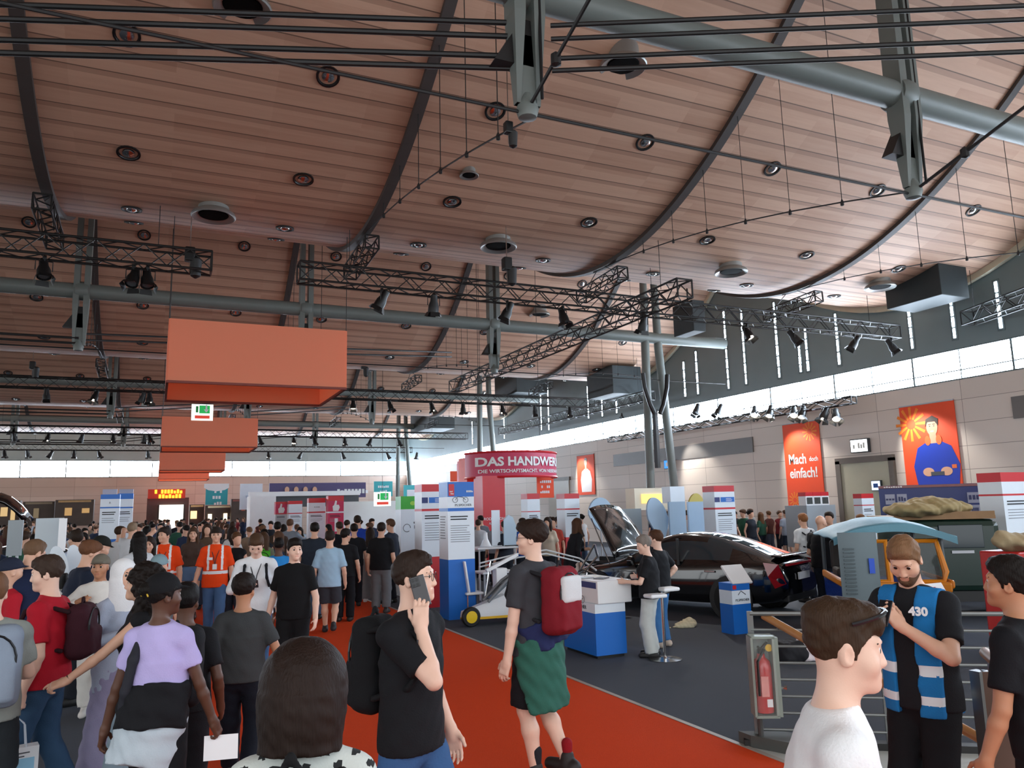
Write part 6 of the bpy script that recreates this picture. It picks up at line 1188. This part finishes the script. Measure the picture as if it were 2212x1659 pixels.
person(664,1385,2.25,'girl with dark bobbed hair and patterned white top, nearest in the middle, from behind',-8,2,dict(fem=True,head=(-6,-4,0)),SK2,('tee','#ccd2cd',cloth('#2b2d2e'),pat),('jeans','#22252c'),'#222222',('bob','#241813'),extras=x3)
def x4(k):
    def fn(b): b.tube([headpt(k,.083*math.cos(t),.02+.1*math.sin(t)*.9,.085+.03*math.sin(t)) for t in np.linspace(-.2,3.34,14)],.006,6)
    mb(k.o,'sunglasses',mat('#20252a',.15,0,0),fn,True)
person(1822,1300,2.25,'youth in a white t-shirt with sunglasses pushed up, nearest at the right',-80,2,dict(lean=7,head=(4,-4,0),hand_r=(.17,.02,.47)),SK4,('tee','#eceef0'),('jeans','#3a4250'),'#eeeeee',('quiff','#3b2a1d'),extras=x4)
def x5(k):
    H=k.H; g=Sdf(); torso(g,k,.034); L=np.linalg.norm(k.N-k.P); g.elc(k.P+k.up*L*.62,k.P-k.up*.06*H,.1*H+.025,.105*H+.03,.07*H+.025,.075*H+.03,A(0,1,0),.05); g.cut(k.P-k.up*.05*H,-k.up); g.cut(k.N+k.up*.02*H,nrm(k.up-k.fw*.2))
    for sg in (-1,1): g.cut(k.N+k.rt*sg*.092*H,k.rt*sg)
    g.rbox(k.P+k.up*L*.5+k.fw*.17,A(.06,.14,.6),.01,.01,k.Rc,sub=True); g.noise=(.004,20.,.8)
    def mi(P,Q):
        z=P[Q].mean(1)[:,2]; return ((np.abs(z-(k.P[2]+.0*H))<.024)|(np.abs(z-(k.P[2]+.085*H))<.024)).astype(int)
    v=k.part('safety_vest',g,[cloth('#1e74b4'),mat('#dfe6ea',.4,0,0)],mi=mi)
    n=nrm(k.fw*.92-k.rt*.4); c=k.P+k.up*L*.86-k.rt*.066*H+k.fw*.103*H; rt2=-nrm(np.cross(k.up,n)) ; rt2=nrm(np.cross(k.up,n))
    t=text('vest_number','430',.062,c,np.stack([rt2,k.up,n],1),WHITE,None,.004,bold=.003); t.parent=k.o
    c=(k.wr['l']+k.wr['r'])/2+k.fw*.06+k.up*.06; phone_at(k,c,np.stack([k.rt,nrm(k.up*.8-k.fw*.5),np.cross(k.rt,nrm(k.up*.8-k.fw*.5))],1),'small dark phone held by the man in the blue vest','#1c1c20')
person(1950,1240,4.35,'bearded man in blue safety vest numbered 430 looking down at his hands',152,2,dict(hand_l=(-.03,.14,.735),hand_r=(.035,.14,.745),pole_l=(-1,-.3,-.7),pole_r=(1,-.3,-.7),hd_l=(.5,.35,.8),hd_r=(-.4,.35,.8),hn_l=(.7,-.4,-.2),hn_r=(-.7,-.4,-.2),curl_l=48,curl_r=48,head=(14,-34,0),foot_l=(-.05,.05,0)),SK1,('tee','#1b1c20'),('cargo','#131418'),'#111111',('crop','#7a5a40','#5c4230'),H=1.83,extras=x5)
person(2178,1203,3.8,'dark haired man in black t-shirt at the right edge, facing left',68,2,dict(lean=7,head=(10,4,0),hand_l=(-.15,.1,.47),hd_l=(0,.35,-1),curl_l=30,shw=.105),SK2,('tee','#121318'),('jeans','#16171b'),'#111111',('short','#17120f'))
# ---- middle distance, centre
def x7(k): sheet(k,'l','pale leaflets carried low by the boy in the grey t-shirt',.14,.2,tilt=np.stack([A(.3,.95,0),A(0,.25,-.97),A(.95,-.3,0)],1))
person(528,1243,6.2,'boy in dark grey t-shirt and navy trousers walking away on the carpet',-6,2,dict(foot_l=(-.05,.1,0),foot_r=(.06,-.16,.06),hand_l=(-.2,-.03,.47),hand_r=(.2,.08,.5),head=(-8,0,0),curl_l=45),SK2,('tee','#3d4042'),('jeans','#131722'),'#d6d2c8',('mop','#1f1714'),extras=x7)
def x18(k): backpack(k,'#1b1d22','black backpack straps on the man in the white jumper',.13,.2,.07); phone_at(k,k.wr['r']+k.hdir['r']*.1-k.rt*.03,np.stack([k.rt,nrm(k.up*.6+k.fw*.8),np.cross(k.rt,nrm(k.up*.6+k.fw*.8))],1),'phone held by the man in the white jumper'); lanyard(k,'#33363c',False)
person(553,1158,9.2,'man in white jumper with black straps looking down at his phone',176,1,dict(hand_r=(.03,.17,.66),hand_l=(-.15,.06,.5),head=(0,-38,0),pole_r=(1,-.4,-.6),foot_l=(-.05,.08,0),hd_r=(-.4,.8,.4)),SK4,('long','#e4e8ec'),('jeans','#44658c'),'#333333',('short','#4b3626'),H=1.8,extras=x18)
person(637,1165,9.0,'young man dressed all in black with a fringe, walking towards the camera',160,1,dict(head=(38,0,0),hand_l=(-.17,.06,.48),hand_r=(.18,.0,.48),foot_r=(.05,.1,0),foot_l=(-.05,-.08,.02)),SK4,('tee','#101114'),('cargo','#0f1013'),'#111111',('short','#17110e'))
for px,v,lab,hy in ((356,168,'steward in orange high visibility shirt looking aside, left of the two',-35),(468,176,'steward in orange high visibility shirt and jeans, right of the two',0)):
    RF=mat('#e9eef0',.4,0,0)
    def vf(ct,k):
        L=np.linalg.norm(k.N-k.P); z=ct[:,2]-k.P[2]; f_=ct[:,1]>0
        return (((np.abs(np.abs(ct[:,0])-.062*k.H)<.019)&(z>.1*k.H)&(f_|True))|((np.abs(z-.075*k.H)<.024)&(np.abs(ct[:,0])<.135*k.H))).astype(int)
    def xv(k): lanyard(k,'#22252c',True); mb(k.o,'name_tag',WHITE,lambda b:b.box(k.N-k.up*.1*k.H+k.rt*.045*k.H+k.fw*.098*k.H,(.09,.006,.045)))
    person(px,1140,13.2,lab,v,1,dict(head=(hy,0,0),hand_r=(.05,.15,.62) if px<400 else (.18,.03,.47),pole_r=(1,-.3,-.5) if px<400 else None,foot_l=(-.05,.08,0),foot_r=(.05,-.08,0)),SK1,('oversize','#ee4a16',RF,vf),('jeans','#4a6b94'),'#2b2522',('short' if px<400 else 'cap','#2a211c'),extras=xv)
person(418,1140,15.5,'woman in brown waistcoat and denim shorts with sunglasses and boots',176,1,dict(fem=True,foot_l=(-.04,.07,0)),SK1,('knit','#4a3a33'),('short','#5b7698'),'#4a2a1e',('long','#4b3526'))
person(713,1147,13.3,'man in light blue t-shirt and dark shorts walking away',-4,1,dict(foot_l=(-.04,.08,0),foot_r=(.05,-.06,.03)),SK1,('oversize','#9dbdd4'),('shorts','#33353c'),'#2a2a2e',('short','#2a1f18'))
person(747,1143,14.6,'person in black t-shirt and black trousers right of the light blue shirt',-10,1,dict(head=(-35,0,0)),SK1,('tee','#15161a'),('jeans','#14151a'),'#191919',('short','#18120f'))
person(824,1130,15.6,'man in black t-shirt and grey trousers standing at the carpet corner',-14,1,dict(build=1.12),SK1,('tee','#15161a'),('cargo','#6d7175'),'#333333',('short','#241b16'))
person(680,1130,15.0,'broad man in navy top walking away behind the light blue shirt',-4,1,dict(build=1.3),SK1,('tee','#27303c'),('jeans','#4b6684'),'#222222',('short','#17110e'))
person(772,1118,18.5,'tall man in royal blue t-shirt among the group by the green pillar',8,0,{},SK1,('tee','#1f3f9e'),('jeans','#20242c'),'#222222',('short','#2a1e17'),H=1.9)
person(800,1140,17.5,'woman in grey top carrying a pale backpack by the green pillar',-12,0,dict(fem=True),SK1,('knit','#c9c6bf'),('flare','#8a8d90'),'#ddd',('long','#2c1f18')) if False else person(800,1140,17.5,'woman in pale top and light grey trousers by the green pillar',-12,0,dict(fem=True),SK1,('knit','#c9c6bf'),('flare','#8a8d90'),'#dddddd',('long','#2c1f18'))
person(765,1132,16.8,'dark haired person in black t-shirt between the blue shirt and the carpet group',4,0,{},SK1,('tee','#17181d'),('jeans','#1b1d23'),'#222222',('short','#1c1511'))
person(733,1128,19.,'person in dark top behind the light blue shirt, head turned',20,0,{},SK1,('tee','#1c1e24'),('jeans','#2c2f38'),'#222222',('short','#3a2a20'))
person(843,1122,17.2,'person in navy jacket facing the green capped pillar',60,0,{},SK1,('long','#2c3442'),('jeans','#23262e'),'#222222',('short','#5a4030'))
person(603,1150,12.5,'child in bright blue t-shirt walking away beside the white jumper',0,1,dict(),SK3,('tee','#2a86d0'),('shorts','#23252c'),'#222222',('crop','#15100d'),H=1.62)
person(570,1150,15.0,'person with bright green backpack and long hair behind the white jumper',0,0,dict(fem=True),SK1,('tee','#6f7562'),('jeans','#39465a'),'#222222',('long','#4a3424'),extras=lambda k:backpack(k,'#4fae2e','bright green backpack in the crowd behind the white jumper',.13,.18,.07))
person(512,1150,14.0,'woman in black sleeveless top with hair up, left of the white jumper',150,0,dict(fem=True,head=(60,0,0)),SK1,('tank','#19191d'),('jeans','#2c3340'),'#222222',('bun','#5a3d28'))
person(627,1122,20.,'tall man in grey shirt with raised arm behind the blue child',-20,0,dict(hand_r=(.12,.25,.72)),SK1,('long','#7d8894'),('jeans','#39404c'),'#222222',('short','#5b4130'))
person(448,1132,17.,'person in brown top between the two stewards',180,0,dict(fem=True),SK1,('tee','#5a4a3c'),('jeans','#3b4658'),'#222222',('long','#3a281e'))
# ---- left side
def x8(k):
    tied(k,'#17181c','tied_jumper',.24,.014,.0,z=.11); tied(k,'#b9c6cf','tied_shirt',.26,.014,-.05,z=.0); sheet(k,'r','blank white card held by the girl in the lavender t-shirt',.2,.14,tilt=np.stack([A(.95,.25,0),A(.08,-.2,-.97),A(.25,-.95,.2)],1))
    o=own(k,'shoulder_bag_strap','broad dark strap slung over the lavender t-shirt','strap') ; g=Sdf(); H=k.H
    p=[k.N-k.rt*.055*H-k.up*.01*H-k.fw*.01,k.N-k.rt*.05*H-k.up*.09*H-k.fw*.083*H,k.P-k.rt*.07*H+k.up*.1*H-k.fw*.085*H,k.P-k.rt*.1*H-k.fw*.05*H]
    for a,b in zip(p[:-1],p[1:]): g.cone(a,b,.028,.03,.02)
    sp(o,'strap',g,cloth('#2b2c33'),.012)
    mb(k.o,'cap_trim',mat('#d8b23c',.5,0,0),lambda b:b.tube([headpt(k,.045*math.cos(t),-.118,.0+.03*math.sin(t)) for t in np.linspace(.3,2.84,8)],.005,6),True)
person(356,1243,4.75,'girl in lavender t-shirt and black cap with clothes tied round her waist, from behind',-26,2,dict(fem=True,head=(-38,0,0),foot_l=(-.05,.1,0),foot_r=(.07,-.12,.02),hand_l=(-.18,-.01,.46),hand_r=(.19,.06,.46),curl_r=45),SK3,('crop','#b9aee0'),('flare','#111216'),'#111111',('cap','#131316'),hcap=('bun','#14100e'),extras=x8)
person(404,1262,5.3,'person with black backpack just right of the girl in lavender, walking away',-12,1,dict(),SK3,('tee','#16171b'),('jeans','#15161b'),'#111111',('short','#100d0c'),extras=lambda k:backpack(k,'#15161a','rounded black backpack right of the lavender t-shirt',.17,.25,.1))
person(312,1222,5.5,'girl with long dark curls and black sleeveless top pointing to the left',82,2,dict(fem=True,hand_l=(-.1,.27,.56),hd_l=(0,.95,-.3),hn_l=(.6,-.2,-1),curl_l=[12,40,50,55],pole_l=(-.3,-.8,-.7),head=(0,4,0)),SK1,('tank','#1a1a1d'),('dress','#7f909c'),'#222222',('curly','#1a1310'),extras=lambda k:watch(k,'l'))
person(270,1210,6.2,'woman in white headscarf and long lavender grey robe on the left',-150,1,dict(fem=True,hand_r=(.06,.16,.68),hand_l=(-.05,.16,.7),pole_r=(1,-.3,-.6),pole_l=(-1,-.3,-.6)),SK1,('dressT','#aab4c8'),('dress','#9690ae'),'#222222',('hijab','#e9eaec'))
def x11(k):
    c=k.N-k.up*.15*k.H+k.fw*.096*k.H; mb(k.o,'chest_emblem',mat('#4b4f55',.7,0,0),lambda b:[b.tube([c+k.rt*r*math.cos(t)+k.up*r*math.sin(t)+k.fw*(.004-.25*r*math.cos(t)**2) for t in np.linspace(0,6.29,20)],.007,6) for r in (.075,.045)])
person(218,1200,8.2,'young man in white tracksuit and grey cap, facing the camera on the left',170,1,dict(hand_r=(.1,.1,.72),pole_r=(1,-.4,-.6),hand_l=(-.14,.08,.58),foot_l=(-.06,.12,0),foot_r=(.05,-.06,0),head=(-8,0,0)),SK2,('long','#e6e4de'),('cargo','#e8e6e0'),'#e6e2dc',('cap','#6f6a5e'),hcap=None,extras=x11)
def x12(k):
    backpack(k,'#3a1822','maroon backpack on the boy in the red t-shirt',.13,.2,.085,strapc='#2a1218')
    w=k.toworld(k.wr['l']+k.hdir['l']*.1); w=w-nrm(A(w[0],w[1],0))*.14; o=thing('paper_bag','white paper carrier bag with blue picture carried by the boy in red','bag',(w[0],w[1],w[2]-.575),-yw+.65); W_,D_,H_=.27,.1,.36
    b=MB(); b.box((0,0,H_/2),(W_,D_,H_)); b.build('bag_body',paint('#e6eaee',.6),o,bevel=.004)
    for s in (-1,1): b=MB(); b.tube([(-.06,s*.045,H_-.01),(-.045,s*.03,H_+.14),(0,0,.55),(.045,s*.03,H_+.14),(.06,s*.045,H_-.01)],.005,6); b.build('handle',paint('#cfd9e6'),o)
    F=-D_/2-.001; pm=lambda n,c,p,t: mb(o,n,paint(c,.6),lambda b:b.prism([(u,v) for u,v in p],F-t,F+.001,'y'))
    pm('printed_picture','#8fc3e0',rect(-.11,.05,.11,.29),.001); pm('printed_figure','#5a2a38',[(-.06,.06),(-.075,.16),(-.04,.19),(.02,.19),(.05,.16),(.03,.06)],.002); pm('printed_figure_head','#2c4a5c',disc(-.02,.215,.035,.04),.003); pm('printed_emblem','#e0a030',disc(.055,.15,.04,.025),.003)
    b=MB(); [b.box((-.02+.0*i,F-.002,.325-.022*i),(.2-.06*i,.004,.007)) for i in range(2)]; b.build('printed_lettering',INK,o)
person(100,1203,5.75,'boy in red t-shirt and jeans carrying a paper bag, facing left',68,2,dict(hand_l=(-.14,.03,.475),curl_l=62,hd_l=(0,.1,-1),foot_l=(-.05,.12,0),foot_r=(.05,-.1,.02),head=(8,-6,0),build=1.08),SK4,('tee','#b0182a'),('jeans','#34506c'),'#e8e8e8',('short','#3a2c24'),extras=x12)
person(-14,1240,4.9,'child with brown hair and big grey backpack at the left edge',2,1,dict(hand_r=(.1,.2,.6)),SK4,('tee','#8d938e'),('shorts','#23282c'),'#e4e6ea',('short','#6b4a34'),extras=lambda k:backpack(k,'#8794a4','large smooth grey backpack at the left edge',.17,.24,.1))
def x14(k):
    glasses(k); mb(k.o,'back_print',WHITE,lambda b:[b.box(k.N-k.up*(.1+.02*i)*k.H-k.fw*.085*k.H,(.2-.05*i,.004,.014)) for i in range(3)])
person(85,1140,7.7,'man in navy shirt with glasses leaning over the left counter',-48,1,dict(lean=16,hand_r=(.08,.28,.6),hand_l=(-.1,.26,.6),head=(0,-18,0),build=1.1),SK1,('polo','#1a2440'),('jeans','#1b202c'),'#222222',('crop','#6b513c'),H=1.86,extras=x14)
person(28,1196,7.4,'person in red t-shirt and navy cap at the left edge behind the grey backpack',-70,1,{},SK1,('tee','#b21c2c'),('jeans','#1b1d24'),'#222222',('cap','#232a3c'),H=1.66)
person(228,1142,9.3,'boy in black cap and navy t-shirt left of the tall blue pillar',-60,1,dict(head=(0,-20,0)),SK1,('tee','#1b2030'),('jeans','#20242c'),'#222222',('cap','#1b1c18'),H=1.8)
person(203,1168,8.9,'brown haired child bending in front of the boy with the black cap',-70,1,dict(lean=10,head=(0,-15,0)),SK1,('tee','#20283a'),('jeans','#20242c'),'#222222',('mop','#6a4630'))
person(166,1124,11.5,'man in pale blue shirt with dark shoulder strap behind the left counter',30,1,{},SK1,('tee','#b6c6da'),('jeans','#39465a'),'#222222',('short','#2c211a'),H=1.84,extras=lambda k:backpack(k,'#23252c','dark backpack on the man in the pale blue shirt',.1,.16,.05))
person(300,1150,11.5,'girl with very long dark hair and pale t-shirt left of the stewards',20,1,dict(fem=True),SK1,('tee','#cfd4d8'),('jeans','#2c3340'),'#222222',('long','#15100e'))
person(322,1160,12.0,'girl with dark hair and pink top facing the camera beside the long haired girl',170,1,dict(fem=True),SK1,('tee','#d8b7bb'),('jeans','#2c3340'),'#222222',('long','#2a1d17'))
person(288,1112,15.0,'tall man in white shirt taking a picture by the left pillar',-30,0,dict(hand_r=(.08,.2,.88),hand_l=(-.05,.2,.88)),SK1,('long','#d0d3d8'),('jeans','#6b5646'),'#222222',('crop','#8a7560'),H=1.9)
person(345,1215,8.5,'person in a grey blue cap seen between the curls and the orange shirt',-20,1,dict(fem=True),SK1,('tee','#8fa0a8'),('jeans','#8fa0a8'),'#222222',('cap','#7f9aa2'),H=1.6)
# ---- right side
def x40(k): lanyard(k,'#e8502a',False)
pos=onz(1392,1405)
person(1385,1157,10.6,'grey haired woman in black top and patterned trousers at the reception counter',84,1,dict(fem=True,build=1.1,head=(10,-15,0),hand_l=(-.08,.2,.62),pole_l=(-.6,-1,-.5)),SK4,('tee','#17181c'),('flare','#c3c8c6'),'#1a1a1a',('short','#7d756e'),extras=x40)
person(1416,1146,11.3,'man in black t-shirt and jeans with orange lanyard, hand on hip',62,1,dict(hand_r=(.13,.02,.55),pole_r=(1,-.6,0),hand_l=(-.1,.18,.6),build=1.1),SK4,('tee','#15161a'),('jeans','#3f72a8'),'#c9b8a8',('short','#4a3020'),extras=x40)
person(1248,1118,16.2,'woman in black dress bending over the raised bonnet',-60,0,dict(fem=True,lean=14,hand_l=(-.1,.25,.62)),SK1,('dressT','#17171b'),('flare','#d8c4bb'),'#222222',('long','#4a3122'))
person(1733,1110,15.7,'man in white t-shirt with dark straps behind the car tail',40,1,{},SK1,('tee','#d9dee2'),('jeans','#39404c'),'#222222',('short','#8a5a36'),extras=lambda k:backpack(k,'#2a2d33','dark backpack on the man behind the car tail',.1,.18,.06))
person(1772,1114,13.8,'bald man in black t-shirt reaching out to the rickshaw canopy',-40,1,dict(hand_r=(.1,.3,.74),hd_r=(0,1,0),pole_r=(1,-.3,-.6),hand_l=(-.14,.12,.55),build=1.15),SK1,('tee','#121317'),('jeans','#20242c'),'#222222',('bald','#000000'))
person(1790,1106,15.5,'dark haired person behind the bald man by the rickshaw',160,0,{},SK1,('tee','#2b2e35'),('jeans','#20242c'),'#222222',('short','#2a1d15'))
person(1858,1112,15.8,'brown haired person leaning over the rickshaw from behind',150,0,{},SK1,('tee','#8a8f94'),('jeans','#20242c'),'#222222',('short','#7a5335'))
person(1128,1120,18.5,'person in blue t-shirt behind the boy with the red backpack',40,0,{},SK1,('tee','#1f4fa0'),('jeans','#20242c'),'#222222',('short','#2a1d15'))
for i,(px,py,d,c,v,lab) in enumerate([(1070,1122,20.5,'#8b8f98',0,'grey top behind the white high table'),(1090,1126,18.,'#2b2f3a',30,'dark top behind the white high table'),(1182,1118,18.5,'#c9b9a4',160,'beige top behind the tricycle stand'),(1194,1118,19.6,'#b84a3c',170,'red lanyard behind the tricycle stand'),(1215,1128,20.,'#30343c',-20,'dark top beside the red footed pillar'),(1160,1126,20.,'#d8d4cc',180,'pale apron behind the white tables')]):
    person(px,py,d,'person with '+lab,v,0,dict(fem=i%2==0),SK1,('tee',c),('jeans','#23262e'),'#222222',('long' if i%2==0 else 'short','#2a1d16'))
# ---- the distant crowd: a few figures shared as copies with their own colours
PALT=['#1d1f25','#2b2f38','#20242c','#3b3f48','#6b7078','#b9bdc2','#d8dadc','#27324a','#3d4d6a','#5a3a36','#7a2a30','#4a4038','#8a7a68','#2f5a48','#a8b4c4','#43362e']
PALB=['#20242c','#2b3340','#39465a','#15161a','#4a5566']; PALH=['#1c1511','#2a1d16','#3b2a1f','#5a4030','#15100d','#6b4c34']
CNAME={'#1d1f25':'black','#2b2f38':'charcoal','#20242c':'black','#3b3f48':'dark grey','#6b7078':'grey','#b9bdc2':'light grey','#d8dadc':'white','#27324a':'navy','#3d4d6a':'blue','#5a3a36':'brown','#7a2a30':'dark red','#4a4038':'brown','#8a7a68':'beige','#2f5a48':'green','#a8b4c4':'pale blue','#43362e':'dark brown'}
BASE=[]
for i,(fem,hs_,tp,bt,hd) in enumerate([(False,'short','tee','jeans',(0,0,0)),(False,'crop','tee','shorts',(25,-8,0)),(True,'long','tee','jeans',(-15,0,0)),(True,'bun','tank','jeans',(20,0,0)),(False,'mop','long','jeans',(-30,-5,0)),(True,'long','knit','short',(0,-12,0))]):
    k=skeleton(H=1.72 if not fem else 1.64,fem=fem); kk=person(0,0,0,'person',0,0,dict(fem=fem,head=hd,foot_l=(-.05,.07,0),foot_r=(.05,-.07,.01)),SK1,(tp,'#777777'),(bt,'#777777'),'#222222',(hs_,'#222222'),pos=(0,0,0),H=1.72 if not fem else 1.64,h0=.034)
    BASE.append(kk.o)
for b_ in BASE: b_.rotation_euler[2]=0
def crowd(x,y,rz,where,grp,sc=1.):
    src=random.choice(BASE); o=copy_tree(src); o.location=(x,y,0); o.rotation_euler=(0,0,rz); o.scale=(sc,sc,sc)
    t=random.choice(PALT); hc=random.choice(PALH); bc=random.choice(PALB); fem='long' if any(c.name.startswith('hair') for c in o.children) and src in (BASE[2],BASE[5]) else 'short'
    for c in o.children:
        n=c.name.split('.')[0]; mm=None
        if n in('t_shirt','long_sleeved_top','tank_top'): mm=cloth(t)
        elif n in('trousers','shorts'): mm=cloth(bc)
        elif n=='hair': mm=hairm(hc)
        if mm: c.material_slots[0].link='OBJECT'; c.material_slots[0].material=mm
    o['label']=f'{fem} haired person in a {CNAME[t]} top {where}'; o['group']=grp; return o
for (x0,x1,y0,y1,n,where,grp) in [(-4.5,4.2,17,26,26,'in the aisle crowd behind the stewards','aisle crowd'),(-7,4.3,26,40,60,'in the aisle crowd before the white booths','distant aisle crowd'),(-9,6,40,62,70,'in the far crowd near the entrance gate','far crowd'),(15.2,21,19.4,24.5,26,'in the group under the wall banner','group below the banner'),(8,12.5,19,24,12,'behind the fins and the raised bonnet','visitors behind the bonnet'),(5.2,8.,19.5,27,12,'inside the red stand below the magenta fascia','visitors in the red stand'),(-8,-2.2,13,22,14,'in the left stand behind the display panels','visitors in the left stand')]:
    placed=[(q.location[0],q.location[1]) for q in COL.objects if q.type=='MESH' and q.parent is None and q.name.startswith('person')]; n+=len(placed); tries=0; car2=[q for q in COL.objects if q.name=='car.001'][0].location
    while len(placed)<n and tries<4000:
        tries+=1; x=random.uniform(x0,x1); y=y0+(y1-y0)*random.random()
        if any((x-a)**2+(y-b)**2<.42 for a,b in placed): continue
        if abs(x-car2[0])<2.9 and abs(y-car2[1])<1.9 or (abs(x+1.2)<2.2 and abs(y-16)<1.1): continue
        if ((x-8.8)/2.6)**2+((y-12.2)/3.4)**2<1: continue
        if 39.5<y<43.5 and x>1.8: continue
        pxx,_,w_=proj((x,y,1.7))
        if not(-60<pxx<2270): continue
        if grp=='aisle crowd' and y<19.5 and 420<pxx<520: continue
        if grp=='aisle crowd' and 640<pxx<870 and y<22: continue
        placed.append((x,y)); crowd(x,y,random.choice([0,0,math.pi,math.pi,1.5,-1.5])+random.uniform(-.4,.4),where,grp,random.uniform(.94,1.06))
def kill(o):
    for c in list(o.children): kill(c)
    bpy.data.objects.remove(o)
for b_ in BASE: kill(b_)
# stage lamps that are switched on, and the spots that wash the wall banners
def spot(loc,tgt,e,ang,col=(1,.95,.88),r=.1):
    l=bpy.data.lights.new('spot_lamp','SPOT'); l.energy=e; l.spot_size=math.radians(ang); l.spot_blend=.6; l.color=col; l.shadow_soft_size=r
    o=bpy.data.objects.new('spot_lamp',l); link(o); o.location=loc; d=Vector(tgt)-Vector(loc); o.rotation_euler=d.to_track_quat('-Z','Y').to_euler()
for y in (21.6,16.4,38,28): spot((20.9,y+.8,5.0),(22,y,3.2),260,75)
for (px,lit,t,az_) in SP1:
    if lit: p=ony(px,690,16.5); spot((p[0],16.4,6.4),(p[0]-1,11,.5),700,60)
for (px,lit) in SP2:
    if lit: p=ony(px,870,34.); spot((p[0],33.8,6.3),(p[0],28,0),700,70)
